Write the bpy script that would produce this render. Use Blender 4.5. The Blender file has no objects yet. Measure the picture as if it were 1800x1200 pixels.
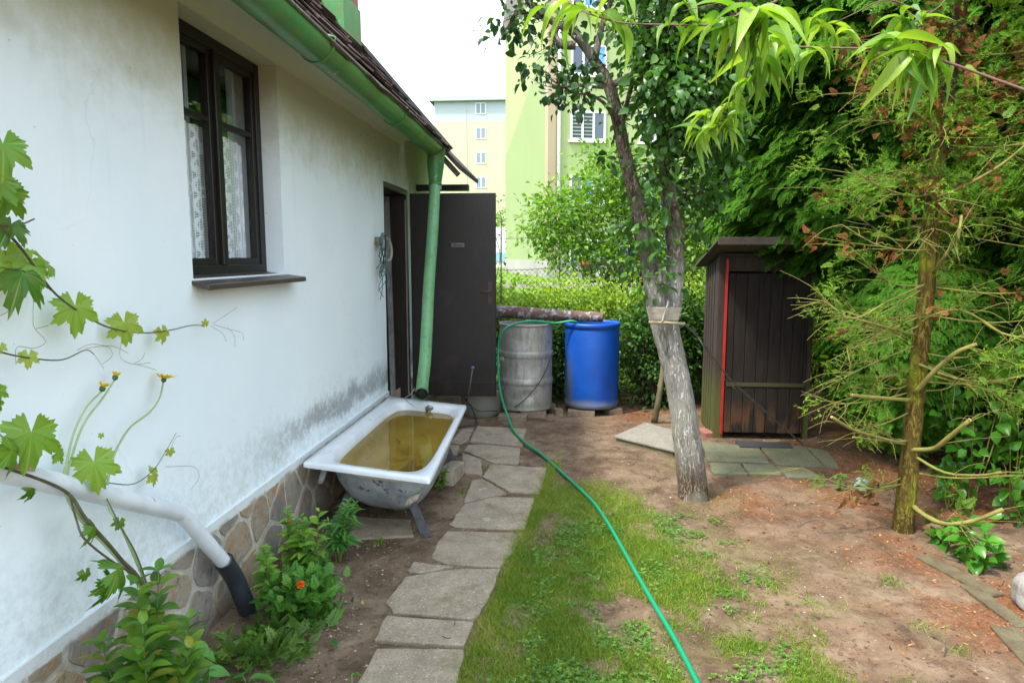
import bpy, math, random
import numpy as np
from math import sin, cos, pi, radians
from mathutils import Vector, Matrix, Euler
rng = np.random.default_rng(7)
random.seed(7)
sc = bpy.context.scene
col = sc.collection

# ---------------------------------------------------------------- camera
F_PX = 1200.0                      # focal length in pixels of the 1800 px wide photograph
PITCH = math.atan(150 / F_PX)
YAW = math.atan(100 * math.cos(PITCH) / F_PX)
CAMH = 1.7
cam = bpy.data.cameras.new('camera'); camo = bpy.data.objects.new('camera', cam); col.objects.link(camo)
cam.sensor_width = 36; cam.lens = 24; cam.clip_start = 0.05; cam.clip_end = 2000
camo.location = (0, 0, CAMH); camo.rotation_euler = (pi / 2 - PITCH, 0, YAW)
sc.camera = camo

# ---------------------------------------------------------------- world, sun, exposure
SUN_EL, SUN_AZ = radians(58), radians(-127)    # direction towards the sun; azimuth clockwise from +Y
sun_dir = Vector((sin(SUN_AZ) * cos(SUN_EL), cos(SUN_AZ) * cos(SUN_EL), sin(SUN_EL)))
w = bpy.data.worlds.new('World'); sc.world = w; w.use_nodes = True
nt = w.node_tree; nt.nodes.clear()
sky = nt.nodes.new('ShaderNodeTexSky'); sky.sky_type = 'NISHITA'; sky.sun_disc = False
sky.sun_elevation = SUN_EL; sky.sun_rotation = SUN_AZ; sky.air_density = 1.3; sky.dust_density = 3.0; sky.ozone_density = 1.0
bg = nt.nodes.new('ShaderNodeBackground'); bg.inputs[1].default_value = 0.13
bg2 = nt.nodes.new('ShaderNodeBackground'); bg2.inputs[1].default_value = 0.75
cn = nt.nodes.new('ShaderNodeTexNoise'); cn.inputs['Scale'].default_value = 1.6; cn.inputs['Detail'].default_value = 3
cr = nt.nodes.new('ShaderNodeValToRGB'); cr.color_ramp.elements[0].color = (.74, .87, 1, 1); cr.color_ramp.elements[1].color = (.93, .97, 1, 1)
cr.color_ramp.elements[0].position = .3; cr.color_ramp.elements[1].position = .6
tc = nt.nodes.new('ShaderNodeTexCoord')
ad = nt.nodes.new('ShaderNodeAddShader'); wo = nt.nodes.new('ShaderNodeOutputWorld')
nt.links.new(tc.outputs['Generated'], cn.inputs['Vector'])
nt.links.new(cn.outputs['Fac'], cr.inputs[0]); nt.links.new(cr.outputs[0], bg2.inputs[0])
nt.links.new(sky.outputs[0], bg.inputs[0]); nt.links.new(bg.outputs[0], ad.inputs[0]); nt.links.new(bg2.outputs[0], ad.inputs[1])
nt.links.new(ad.outputs[0], wo.inputs[0])
sd = bpy.data.lights.new('sun', 'SUN'); sd.energy = 2.4; sd.angle = radians(5); sd.color = (1, .94, .84)
so = bpy.data.objects.new('sun', sd); col.objects.link(so); so.rotation_euler = sun_dir.to_track_quat('Z', 'Y').to_euler()
sc.view_settings.view_transform = 'Standard'; sc.view_settings.look = 'None'
sc.view_settings.exposure = 1.2; sc.view_settings.gamma = 1; sc.view_settings.use_curve_mapping = False
sc.cycles.max_bounces = 8; sc.cycles.transparent_max_bounces = 16; sc.cycles.caustics_reflective = False; sc.cycles.caustics_refractive = False

# ---------------------------------------------------------------- measuring: a photo pixel on a known plane gives a world point
_R = np.array(camo.rotation_euler.to_matrix()); _C = np.array([0, 0, CAMH])
def _ray(x, y): return _R @ np.array([(x - 900) / F_PX, -(y - 600) / F_PX, -1.0])
def PY(x, y, Y): d = _ray(x, y); return _C + d * Y / d[1]
def PZ(x, y, z=0.0): d = _ray(x, y); return _C + d * (z - CAMH) / d[2]
def PX(x, y, X): d = _ray(x, y); return _C + d * X / d[0]

# ---------------------------------------------------------------- object helpers
def wloc(o):
    v = Vector((0, 0, 0))
    while o is not None: v += o.location; o = o.parent
    return v
def tag(o, label=None, cat=None, group=None, kind=None):
    if label: o['label'] = label
    if cat: o['category'] = cat
    if group: o['group'] = group
    if kind: o['kind'] = kind
    return o
def thing(name, label, cat, loc, group=None):
    o = bpy.data.objects.new(name, None); col.objects.link(o); o.location = Vector([float(a) for a in loc]); o.empty_display_size = .1
    return tag(o, label, cat, group)
def mesh_np(name, V, faces_flat, counts, mat, parent=None, loc=None, attrs=None, smooth=True, face_mats=None, mats=None):
    V = np.asarray(V, dtype=np.float64).reshape(-1, 3)
    if parent is not None: base = np.array(wloc(parent)); oloc = None
    elif loc is not None: base = np.array([float(a) for a in loc]); oloc = base
    else:
        lo, hi = V.min(0), V.max(0); base = np.array([(lo[0] + hi[0]) / 2, (lo[1] + hi[1]) / 2, lo[2]]); oloc = base
    Vl = (V - base).astype(np.float32)
    me = bpy.data.meshes.new(name)
    faces_flat = np.asarray(faces_flat, dtype=np.int32); counts = np.asarray(counts, dtype=np.int32)
    me.vertices.add(len(Vl)); me.vertices.foreach_set('co', Vl.ravel())
    me.loops.add(len(faces_flat)); me.loops.foreach_set('vertex_index', faces_flat)
    me.polygons.add(len(counts)); starts = np.concatenate([[0], np.cumsum(counts)[:-1]]).astype(np.int32)
    me.polygons.foreach_set('loop_start', starts)
    me.polygons.foreach_set('use_smooth', np.full(len(counts), smooth, dtype=bool))
    if attrs:
        for k, a in attrs.items():
            at = me.attributes.new(k, 'FLOAT', 'POINT'); at.data.foreach_set('value', np.asarray(a, dtype=np.float32).ravel())
    if mats:
        for m in mats: me.materials.append(m)
        if face_mats is not None: me.polygons.foreach_set('material_index', np.asarray(face_mats, dtype=np.int32))
    elif mat: me.materials.append(mat)
    me.update(calc_edges=True); me.validate()
    o = bpy.data.objects.new(name, me); col.objects.link(o)
    if parent is not None: o.parent = parent
    if oloc is not None: o.location = Vector(oloc)
    return o

class MB:
    """collects shapes and links them as one mesh object"""
    def __init__(s): s.v = []; s.f = []; s.sm = []; s.n = 0
    def add(s, V, F, smooth=False):
        V = np.asarray(V, float).reshape(-1, 3); s.v.append(V)
        for f in F: s.f.append([int(i) + s.n for i in f]); s.sm.append(smooth)
        s.n += len(V); return s
    def box(s, c, size, rot=None, taper=1.0):
        x, y, z = [a / 2 for a in size]
        V = np.array([[-x, -y, -z], [x, -y, -z], [x, y, -z], [-x, y, -z], [-x * taper, -y * taper, z], [x * taper, -y * taper, z], [x * taper, y * taper, z], [-x * taper, y * taper, z]])
        if rot is not None:
            M = np.array(Euler(rot).to_matrix()); V = V @ M.T
        return s.add(V + np.array(c), [(0, 3, 2, 1), (4, 5, 6, 7), (0, 1, 5, 4), (1, 2, 6, 5), (2, 3, 7, 6), (3, 0, 4, 7)])
    def span(s, a, b):   # axis box between two corners
        a = np.array(a, float); b = np.array(b, float); return s.box((a + b) / 2, np.abs(b - a))
    def beam(s, a, b, wd, ht, up=(0, 0, 1)):
        a = np.array(a, float); b = np.array(b, float); d = b - a; L = np.linalg.norm(d); d /= L
        r = np.cross(d, up); r /= np.linalg.norm(r); u = np.cross(r, d)
        V = []
        for p in (a, b):
            for sx, sz in ((-1, -1), (1, -1), (1, 1), (-1, 1)): V.append(p + r * sx * wd / 2 + u * sz * ht / 2)
        return s.add(V, [(0, 1, 2, 3), (7, 6, 5, 4), (0, 4, 5, 1), (1, 5, 6, 2), (2, 6, 7, 3), (3, 7, 4, 0)])
    def tube(s, pts, rad, n=8, caps=True, wob=0.0, squash=None):
        P = np.asarray(pts, float); m = len(P)
        R = np.full(m, rad, float) if np.isscalar(rad) else np.asarray(rad, float)
        T = np.gradient(P, axis=0); T /= np.linalg.norm(T, axis=1)[:, None] + 1e-12
        a = np.array([0, 0, 1.0]) if abs(T[0][2]) < .9 else np.array([1.0, 0, 0])
        u = np.cross(T[0], a); u /= np.linalg.norm(u); V = []
        th = np.arange(n) * 2 * pi / n
        for i in range(m):
            u = u - T[i] * (u @ T[i]); u /= np.linalg.norm(u) + 1e-12; v = np.cross(T[i], u)
            rr = R[i] * (1 + (wob * rng.normal(size=n) if wob else 0))
            V.append(P[i] + (np.cos(th) * rr)[:, None] * u + (np.sin(th) * rr)[:, None] * v)
        F = []
        for i in range(m - 1):
            for j in range(n):
                k = (j + 1) % n; F.append((i * n + j, i * n + k, (i + 1) * n + k, (i + 1) * n + j))
        if caps: F.append(tuple(range(n - 1, -1, -1))); F.append(tuple((m - 1) * n + j for j in range(n)))
        return s.add(np.vstack(V), F, True)
    def lathe(s, prof, c, n=48, axis='z', tilt=None):
        V = []
        for r, z in prof:
            for j in range(n):
                t = 2 * pi * j / n; V.append((r * cos(t), r * sin(t), z))
        V = np.array(V)
        if tilt is not None: V = V @ np.array(Euler(tilt).to_matrix()).T
        F = []
        for i in range(len(prof) - 1):
            for j in range(n):
                k = (j + 1) % n; F.append((i * n + j, i * n + k, (i + 1) * n + k, (i + 1) * n + j))
        return s.add(V + np.array(c), F, True)
    def prism(s, poly, z0, z1, jit=0):
        """poly of world points (ccw or cw); thickness z0..z1"""
        n = len(poly); A = [(p[0], p[1], z0) for p in poly]; B = [(p[0], p[1], z1) for p in poly]
        area = sum(poly[i][0] * poly[(i + 1) % n][1] - poly[(i + 1) % n][0] * poly[i][1] for i in range(n))
        F = [tuple(range(n, 2 * n)), tuple(range(n - 1, -1, -1))] + [(i, (i + 1) % n, n + (i + 1) % n, n + i) for i in range(n)]
        if area < 0: F = [f[::-1] for f in F]
        return s.add(A + B, F)
    def build(s, name, mat, parent=None, loc=None, bevel=0, seg=1, **kw):
        V = np.vstack(s.v); flat = [i for f in s.f for i in f]; cnt = [len(f) for f in s.f]
        o = mesh_np(name, V, flat, cnt, mat, parent, loc, smooth=False, **kw)
        o.data.polygons.foreach_set('use_smooth', s.sm)
        if bevel:
            b = o.modifiers.new('bevel', 'BEVEL'); b.width = bevel; b.segments = seg; b.limit_method = 'ANGLE'; b.angle_limit = radians(40)
        return o

def smooth_path(pts, k=6):
    P = np.asarray(pts, float); n = len(P); out = []
    E = np.vstack([2 * P[0] - P[1], P, 2 * P[-1] - P[-2]])
    for i in range(n - 1):
        p0, p1, p2, p3 = E[i], E[i + 1], E[i + 2], E[i + 3]
        for t in np.linspace(0, 1, k, endpoint=False):
            out.append(.5 * (2 * p1 + (p2 - p0) * t + (2 * p0 - 5 * p1 + 4 * p2 - p3) * t * t + (3 * p1 - p0 - 3 * p2 + p3) * t ** 3))
    out.append(P[-1]); return np.array(out)
def rresample(vals, k=6):
    v = np.asarray(vals, float); return smooth_path(v.reshape(-1, 1).repeat(3, 1), k)[:, 0]

# ---------------------------------------------------------------- leaf instancing into one mesh
def frames(along, normal):
    a = along / (np.linalg.norm(along, axis=1)[:, None] + 1e-9)
    s_ = np.cross(a, normal); s_ /= np.linalg.norm(s_, axis=1)[:, None] + 1e-9
    n_ = np.cross(s_, a); return np.stack([s_, a, n_], axis=2)
def inst(name, tmpl, pos, along, normal, scale, mat, parent=None, loc=None, rnd=None, kind=None):
    TV, TF, TA = tmpl; N = len(pos); TV = np.asarray(TV, float); nv = len(TV)
    Fm = frames(np.asarray(along, float), np.asarray(normal, float))
    sc_ = np.asarray(scale, float).reshape(-1, 1, 1) if np.ndim(scale) <= 1 else np.asarray(scale, float).reshape(-1, 1, 3)
    L = TV[None] * sc_
    V = np.einsum('nij,nkj->nki', Fm, L) + np.asarray(pos)[:, None, :]
    flat = np.array([i for f in TF for i in f]); cnt = np.array([len(f) for f in TF])
    FF = (flat[None] + (np.arange(N) * nv)[:, None]).ravel(); CC = np.tile(cnt, N)
    if rnd is None: rnd = rng.random(N)
    attrs = {'rnd': np.repeat(rnd, nv), 'tip': np.tile(np.asarray(TA, float), N)}
    o = mesh_np(name, V.reshape(-1, 3), FF, CC, mat, parent, loc, attrs, smooth=True)
    if kind: o['kind'] = kind
    return o
def leaf_tmpl(segs=3, width=.5, droop=.25, fold=.12, shape=None, wave=0):
    """leaf along +y from 0 to 1, width relative"""
    V = []; A = []
    for i in range(segs + 1):
        t = i / segs
        wd = width / 2 * (shape(t) if shape else (sin(pi * t ** .8) ** .8 if 0 < t < 1 else 0.02))
        z = -droop * t * t; y = t - .25 * droop * t * t
        wv = wave * sin(t * 9)
        V += [(-wd, y, z + fold * wd * 2 + wv), (0, y, z), (wd, y, z + fold * wd * 2 - wv)]; A += [.6, 0, .6]
    F = []
    for i in range(segs):
        b = i * 3; F += [(b, b + 1, b + 4, b + 3), (b + 1, b + 2, b + 5, b + 4)]
    return V, F, A
LEAF = leaf_tmpl(3, .62, .3, .15)
LEAF_Q = leaf_tmpl(2, .6, .25, .15)
def rdirs(n, up=0.0):
    d = rng.normal(size=(n, 3)); d[:, 2] += up; return d / (np.linalg.norm(d, axis=1)[:, None] + 1e-9)
def blob_points(blobs, n, shell=.45):
    """points in ellipsoids (cx,cy,cz,rx,ry,rz,weight); biased to the outside"""
    B = np.array(blobs, float); wgt = B[:, 6] / B[:, 6].sum(); idx = rng.choice(len(B), n, p=wgt)
    d = rdirs(n); r = (rng.random(n) * (1 - shell) + shell) ** .8
    return B[idx, :3] + d * r[:, None] * B[idx, 3:6], d
def leafy(name, centers, per, spread, size, mat, parent, tmpl=LEAF_Q, down=.35, flat=.6, outward=None, szvar=.3):
    N = len(centers) * per; c = np.repeat(centers, per, axis=0)
    off = rng.normal(size=(N, 3)) * spread * np.array([1, 1, .8]); pos = c + off
    al = off / (np.linalg.norm(off, axis=1)[:, None] + 1e-6) + rng.normal(size=(N, 3)) * .5
    if outward is not None: al += np.repeat(outward, per, axis=0) * .5
    al[:, 2] -= down
    nm = rng.normal(size=(N, 3)) * flat + np.array([0, 0, 1.0])
    crnd = np.repeat(rng.random(len(centers)), per)
    return inst(name, tmpl, pos, al, nm, size * (1 + szvar * rng.normal(size=N)).clip(.4, 1.7), mat, parent, rnd=.5 * crnd + .5 * rng.random(N))

# ---------------------------------------------------------------- materials
def nmat(name):
    m = bpy.data.materials.new(name); m.use_nodes = True; return m, m.node_tree, m.node_tree.nodes['Principled BSDF'], m.node_tree.nodes['Material Output']
def nd(nt, t, **kw):
    n = nt.nodes.new(t)
    for k, v in kw.items():
        if k in n.inputs: n.inputs[k].default_value = v
        else: setattr(n, k, v)
    return n
def ocoord(nt, scale=None, world=False):
    if world: o = nd(nt, 'ShaderNodeNewGeometry').outputs['Position']
    else: o = nd(nt, 'ShaderNodeTexCoord').outputs['Object']
    if scale is None: return o
    m = nd(nt, 'ShaderNodeMapping'); m.inputs['Scale'].default_value = scale; nt.links.new(o, m.inputs[0]); return m.outputs[0]
def noise(nt, co, scale, detail=4, rough=.55, dist=0):
    n = nd(nt, 'ShaderNodeTexNoise', Scale=scale, Detail=detail, Roughness=rough, Distortion=dist); nt.links.new(co, n.inputs['Vector']); return n.outputs['Fac']
def ramp(nt, fac, stops, interp='LINEAR'):
    r = nd(nt, 'ShaderNodeValToRGB'); e = r.color_ramp.elements; r.color_ramp.interpolation = interp
    while len(e) < len(stops): e.new(.5)
    for i, (p, c) in enumerate(stops):
        e[i].position = p; e[i].color = (c, c, c, 1) if np.isscalar(c) else (*c, 1)
    if fac is not None: nt.links.new(fac, r.inputs[0])
    return r.outputs[0]
def mix(nt, fac, a, b, mode='MIX'):
    m = nd(nt, 'ShaderNodeMix', data_type='RGBA', blend_type=mode)
    for v, k in ((fac, 0), (a, 6), (b, 7)):
        if hasattr(v, 'node'): nt.links.new(v, m.inputs[k])
        elif k == 0: m.inputs[0].default_value = v
        else: m.inputs[k].default_value = (*v, 1) if len(v) == 3 else v
    return m.outputs[2]
def mth(nt, op, a, b=0.0, clamp=False):
    m = nd(nt, 'ShaderNodeMath', operation=op); m.use_clamp = clamp
    for v, k in ((a, 0), (b, 1)):
        if hasattr(v, 'node'): nt.links.new(v, m.inputs[k])
        else: m.inputs[k].default_value = v
    return m.outputs[0]
def bump(nt, bsdf, h, strength=.4, dist=.01):
    b = nd(nt, 'ShaderNodeBump', Strength=strength, Distance=dist); nt.links.new(h, b.inputs['Height']); nt.links.new(b.outputs[0], bsdf.inputs['Normal']); return b
def attr(nt, name): return nd(nt, 'ShaderNodeAttribute', attribute_name=name).outputs['Fac']
def sep(nt, co):
    s = nd(nt, 'ShaderNodeSeparateXYZ'); nt.links.new(co, s.inputs[0]); return s.outputs
def mrange(nt, v, a, b, c=0.0, d=1.0):
    m = nd(nt, 'ShaderNodeMapRange'); m.inputs[1].default_value = a; m.inputs[2].default_value = b; m.inputs[3].default_value = c; m.inputs[4].default_value = d
    m.interpolation_type = 'SMOOTHSTEP'; nt.links.new(v, m.inputs[0]); return m.outputs[0]

def plain(name, c1, c2=None, rough=.6, nscale=8, bstr=.2, bdist=.004, metal=0, detail=5, spec=None, world=False, stretch=None):
    m, nt, b, o = nmat(name); co = ocoord(nt, stretch, world)
    c2 = c2 or tuple(x * .75 for x in c1); f = noise(nt, co, nscale, detail)
    nt.links.new(ramp(nt, f, [(.3, c2), (.7, c1)]), b.inputs['Base Color'])
    b.inputs['Roughness'].default_value = rough; b.inputs['Metallic'].default_value = metal
    if spec is not None: b.inputs['Specular IOR Level'].default_value = spec
    if bstr: bump(nt, b, noise(nt, co, nscale * 6, 4), bstr, bdist)
    return m
def leafmat(name, stops, trans=.35, rough=.45, vein=None, spec=.4, tipc=None, spots=0):
    m, nt, b, o = nmat(name)
    c = ramp(nt, attr(nt, 'rnd'), stops)
    if vein: c = mix(nt, ramp(nt, attr(nt, 'tip'), [(0, .6), (.09, 0)]), c, vein)
    if tipc: c = mix(nt, mth(nt, 'MULTIPLY', attr(nt, 'tip'), .8), c, tipc)
    if spots: c = mix(nt, ramp(nt, noise(nt, ocoord(nt), spots, 4, .6), [(.64, 0), (.68, .8)]), c, (.20, .12, .03)); c = mix(nt, ramp(nt, noise(nt, ocoord(nt), spots * .35, 3), [(.4, .0), (.7, .35)]), c, (.26, .30, .05))
    nt.links.new(c, b.inputs['Base Color']); b.inputs['Roughness'].default_value = rough; b.inputs['Specular IOR Level'].default_value = spec
    t = nd(nt, 'ShaderNodeBsdfTranslucent'); c2 = mix(nt, 1.0, c, (1.5, 1.45, .5), 'MULTIPLY'); nt.links.new(c2, t.inputs[0])
    mx = nd(nt, 'ShaderNodeMixShader'); mx.inputs[0].default_value = trans
    nt.links.new(b.outputs[0], mx.inputs[1]); nt.links.new(t.outputs[0], mx.inputs[2]); nt.links.new(mx.outputs[0], o.inputs[0])
    return m
def barkmat(name, c1, c2, c3=None, scale=14, stretch=(1, 1, .25), bstr=.9, bdist=.012):
    m, nt, b, o = nmat(name); co = ocoord(nt, stretch)
    n_a = noise(nt, co, scale, 6, .65, .6); n_b = noise(nt, co, scale * 2.6, 6, .7, 1.2); g = noise(nt, ocoord(nt), 3.5, 4)
    rid = mth(nt, 'ABSOLUTE', mth(nt, 'SUBTRACT', n_b, .5)); f = mth(nt, 'ADD', mth(nt, 'MULTIPLY', n_a, .6), mth(nt, 'MINIMUM', mth(nt, 'MULTIPLY', rid, 5.0), .4))
    c = ramp(nt, f, [(.36, c2), (.52, c1), (.75, tuple(min(1, x * 1.2) for x in c1))])
    if c3: c = mix(nt, ramp(nt, g, [(.48, 0), (.6, .85)]), c, c3)
    nt.links.new(c, b.inputs['Base Color']); b.inputs['Roughness'].default_value = .9; b.inputs['Specular IOR Level'].default_value = .2
    bump(nt, b, f, bstr, bdist); return m
# ---------------------------------------------------------------- ground
def vnoise(x, y, s, seed=0):
    x = np.asarray(x, float) / s + 100 + seed * 17.3; y = np.asarray(y, float) / s + 100 + seed * 9.1
    xi, yi = np.floor(x).astype(int), np.floor(y).astype(int); fx, fy = x - xi, y - yi
    fx = fx * fx * (3 - 2 * fx); fy = fy * fy * (3 - 2 * fy)
    def h(a, b): v = np.sin(a * 127.1 + b * 311.7 + seed * 74.7) * 43758.5453; return v - np.floor(v)
    return (h(xi, yi) * (1 - fx) + h(xi + 1, yi) * fx) * (1 - fy) + (h(xi, yi + 1) * (1 - fx) + h(xi + 1, yi + 1) * fx) * fy
def fbm(x, y, s, seed=0, o=4): return sum(vnoise(x, y, s / 2 ** i, seed + i) * .5 ** i for i in range(o)) / sum(.5 ** i for i in range(o))
def sst(v, a, b): t = np.clip((np.asarray(v, float) - a) / (b - a), 0, 1); return t * t * (3 - 2 * t)
def gz(x, y):
    x = np.asarray(x, float); y = np.asarray(y, float)
    z = .04 * (fbm(x, y, .6, 3) - .5) + .02 * (fbm(x, y, .14, 8) - .5)
    z = z * sst(x, -1.0, -.3) * (1 - .7 * sst(y, 5, 6)) + .02 * (fbm(x, y, .2, 5) - .5) * (x < -.6)
    z = z + .05 * sst(x, 2.0, 3.2) * sst(y, 2, 3)
    return z + .034 * np.clip(y - 9.5, 0, 21)
def path_right(y): return -.39 + (y - 2.53) * .105
def grass_d(x, y):
    x = np.asarray(x, float); y = np.asarray(y, float)
    xr = np.interp(y, [1, 2.5, 3.2, 4.0, 4.8, 5.4], [1.5, 1.2, .92, .68, .5, .1])
    d = sst(x, path_right(y) - .10, path_right(y) + .01) * (1 - sst(x, xr - .22, xr + .12)) * (1 - sst(y, 4.6, 5.4))
    n = fbm(x, y, .45, 21)
    return np.clip(d * (1.15 - sst(y, 3.4, 5.2) * .5) * sst(n, .30, .52) * (1 - .75 * sst(fbm(x, y, .16, 24), .54, .68)), 0, 1)
def sparse_d(x, y):
    x = np.asarray(x, float); y = np.asarray(y, float)
    d = sst(x, .5, .8) * (1 - sst(x, 1.1, 1.8)) * (1 - sst(y, 3.0, 4.2)); d = np.maximum(d, .35 * sst(x, -.2, .2) * (1 - sst(x, .9, 1.5)) * (1 - sst(y, 4.8, 6.2)))
    return d * sst(fbm(x, y, .3, 41), .5, .68)
def litter_d(x, y):
    x = np.asarray(x, float); y = np.asarray(y, float)
    a = (.14 * sst(x, .7, 1.3) + .70 * sst(x, 1.3, 2.2)) * (1 - sst(y, 6.6, 7.4)) * sst(fbm(x, y, .35, 51, 5), .34, .58)
    b = .8 * (.4 + .6 * sst(fbm(x, y, .12, 55), .35, .6)) * np.exp(-(((x - 1.22) / .26) ** 2 + ((y - 4.75) / .38) ** 2))
    c = .7 * sst(x, .15, .8) * sst(y, 6.3, 6.9) * (1 - sst(y, 7.6, 8.1)) * sst(fbm(x, y, .3, 52), .4, .6)
    return np.clip(np.maximum(np.maximum(a, b), c), 0, 1)
def axis(parts): return np.concatenate([np.arange(a, b, s) for a, b, s in parts])
gx = axis([(-400, -60, 40), (-60, -12, 6), (-12, -3, 1), (-3, 3.6, .035), (3.6, 8, .3), (8, 30, 3), (30, 400, 40)])
gy = axis([(-60, -4, 8), (-4, 1.4, .6), (1.4, 7.6, .035), (7.6, 12, .2), (12, 36, 2), (36, 500, 40)])
GX, GY = np.meshgrid(gx, gy); nx_, ny_ = len(gx), len(gy)
ii = np.arange(nx_ * ny_).reshape(ny_, nx_)
gf = np.stack([ii[:-1, :-1], ii[:-1, 1:], ii[1:, 1:], ii[1:, :-1]], -1).reshape(-1)
m, nt, b, o = nmat('soil'); co = ocoord(nt, world=True)
n1 = noise(nt, co, 2.2, 6, .6); n2 = noise(nt, co, 34, 5, .7); n3 = noise(nt, co, 9, 5)
c = ramp(nt, n1, [(.30, (.088, .056, .033)), (.5, (.175, .120, .077)), (.70, (.255, .190, .128))])
n4 = noise(nt, co, 5.5, 7, .7, .4); n5 = noise(nt, co, 75, 4, .7)
c = mix(nt, ramp(nt, n4, [(.36, .75), (.50, 0)]), c, (.07, .045, .028))
c = mix(nt, ramp(nt, n4, [(.54, 0), (.68, .6)]), c, (.30, .235, .165))
c = mix(nt, mth(nt, 'MULTIPLY', ramp(nt, n2, [(.36, .9), (.46, 0)]), ramp(nt, n3, [(.4, 0), (.6, 1)])), c, (.045, .028, .018))
c = mix(nt, ramp(nt, n5, [(.60, 0), (.70, .55)]), c, (.30, .24, .18))
lit = mth(nt, 'MULTIPLY', attr(nt, 'litter'), ramp(nt, n3, [(.3, .5), (.6, 1)]))
c = mix(nt, lit, c, ramp(nt, noise(nt, co, 60, 5, .7), [(.3, (.07, .028, .013)), (.55, (.22, .085, .036)), (.72, (.32, .16, .08))]))
c = mix(nt, mth(nt, 'MULTIPLY', attr(nt, 'grass'), .75), c, ramp(nt, n3, [(.3, (.075, .10, .018)), (.7, (.14, .15, .035))]))
c = mix(nt, attr(nt, 'meadow'), c, ramp(nt, n3, [(.3, (.10, .19, .02)), (.7, (.16, .26, .04))]))
nt.links.new(c, b.inputs['Base Color']); b.inputs['Roughness'].default_value = .95; b.inputs['Specular IOR Level'].default_value = .15
hh = mth(nt, 'ADD', mth(nt, 'ADD', mth(nt, 'MULTIPLY', n2, .3), n4), mth(nt, 'MULTIPLY', n5, .15)); bump(nt, b, hh, .8, .03)
M_SOIL = m
GV = np.stack([GX, GY, gz(GX, GY)], -1).reshape(-1, 3)
g = mesh_np('ground', GV, gf, np.full((nx_ - 1) * (ny_ - 1), 4), M_SOIL, loc=(0, 0, 0), attrs={
    'grass': np.maximum(grass_d(GX, GY), .7 * sparse_d(GX, GY)).ravel(), 'litter': litter_d(GX, GY).ravel(), 'meadow': sst(GY, 8.4, 9.4).ravel()})
tag(g, kind='structure')

# ---------------------------------------------------------------- concrete paving slabs
def slabmat(name, c1, c2, moss):
    m, nt, b, o = nmat(name); co = ocoord(nt, world=True)
    n = noise(nt, co, 6, 8, .72); f = noise(nt, co, 90, 3, .6)
    c = ramp(nt, n, [(.3, c2), (.7, c1)])
    c = mix(nt, ramp(nt, f, [(.34, .8), (.44, 0)]), c, tuple(x * .45 for x in c1))
    c = mix(nt, ramp(nt, f, [(.62, 0), (.7, .8)]), c, tuple(min(1, x * 1.7) for x in c1))
    c = mix(nt, ramp(nt, noise(nt, co, 3.1, 7, .7), [(.56, 0), (.68, .75)]), c, moss)
    c = mix(nt, ramp(nt, noise(nt, co, 11, 3, .5, 1), [(.70, 0), (.73, .8)]), c, (.42, .42, .38))
    nt.links.new(c, b.inputs['Base Color']); b.inputs['Roughness'].default_value = .9; b.inputs['Specular IOR Level'].default_value = .25
    bump(nt, b, mth(nt, 'ADD', n, mth(nt, 'MULTIPLY', f, .4)), .8, .01); return m
M_SLAB = slabmat('path_concrete', (.39, .32, .235), (.21, .168, .12), (.16, .135, .06))
M_SLAB2 = slabmat('mossy_concrete', (.20, .20, .13), (.12, .12, .065), (.12, .14, .035))
def slab(poly, label, mat, h=.014, group='weathered concrete slabs of the garden path', z0=-.05, cat='paving slab', name='paving_slab'):
    P = [PZ(x, y, h) for x, y in poly]; pts = []
    n = len(P)
    for i in range(n):      # subdivide and roughen the edges
        a, c = P[i][:2], P[(i + 1) % n][:2]; L = np.linalg.norm(c - a); k = max(1, int(L / .05))
        for j in range(k):
            q = a + (c - a) * j / k
            pts.append(q + (rng.normal(size=2) * .0035 if j else rng.normal(size=2) * .003))
    hh = h + rng.normal() * .003
    o = MB().prism(pts, z0, hh).build(name, mat, bevel=.006, seg=2)
    o.rotation_euler = (rng.normal() * .006, rng.normal() * .006, 0)
    return tag(o, label, cat, group)
for poly, label in [
    ([(612, 1262), (627, 1200), (665, 1137), (817, 1139), (803, 1200), (788, 1262)], 'pale concrete path slab cut off by the bottom edge of the photo'),
    ([(657, 1124), (680, 1081), (832, 1092), (815, 1133)], 'short plain path slab, second from the bottom of the photo, carrying a small twig'),
    ([(677, 1057), (713, 1013), (738, 1009), (800, 999), (880, 998), (857, 1057), (833, 1087), (692, 1074)], 'large path slab with a round pale lichen spot near its lower edge'),
    ([(717, 1003), (727, 987), (797, 995), (735, 1006)], 'thin dark broken sliver of concrete above the lichen spotted path slab'),
    ([(757, 980), (770, 950), (787, 931), (920, 934), (903, 967), (880, 995), (787, 989)], 'path slab flecked with white lichen, right of the near leg of the bathtub'),
    ([(790, 920), (817, 884), (867, 872), (940, 874), (922, 930), (800, 925)], 'smooth grey path slab just above the white flecked one'),
    ([(848, 836), (863, 815), (962, 822), (950, 867), (895, 862), (868, 847)], 'dark path slab with a cracked lower left corner, where the green hose passes'),
    ([(815, 882), (830, 843), (848, 840), (866, 850), (892, 866), (866, 870)], 'mossy triangular slab fragment beside the cracked corner of the path'),
    ([(811, 793), (847, 806), (847, 834), (816, 829)], 'small square path piece beside the upright brick under the bathtub rim'),
    ([(816, 791), (823, 781), (848, 780), (915, 787), (912, 815), (865, 812), (848, 804)], 'wide path slab right of the brick, below the crack line'),
    ([(827, 775), (838, 748), (925, 752), (918, 783), (852, 777)], 'far path slab in front of the metal drum'),
    ([(790, 776), (812, 753), (833, 750), (822, 773), (810, 779)], 'narrow dark slab squeezed against the far right rim of the bathtub'),
    ([(768, 800), (785, 781), (808, 782), (803, 797)], 'small dark slab half hidden under the right rim of the bathtub')]:
    slab(poly, label, M_SLAB)
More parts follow.
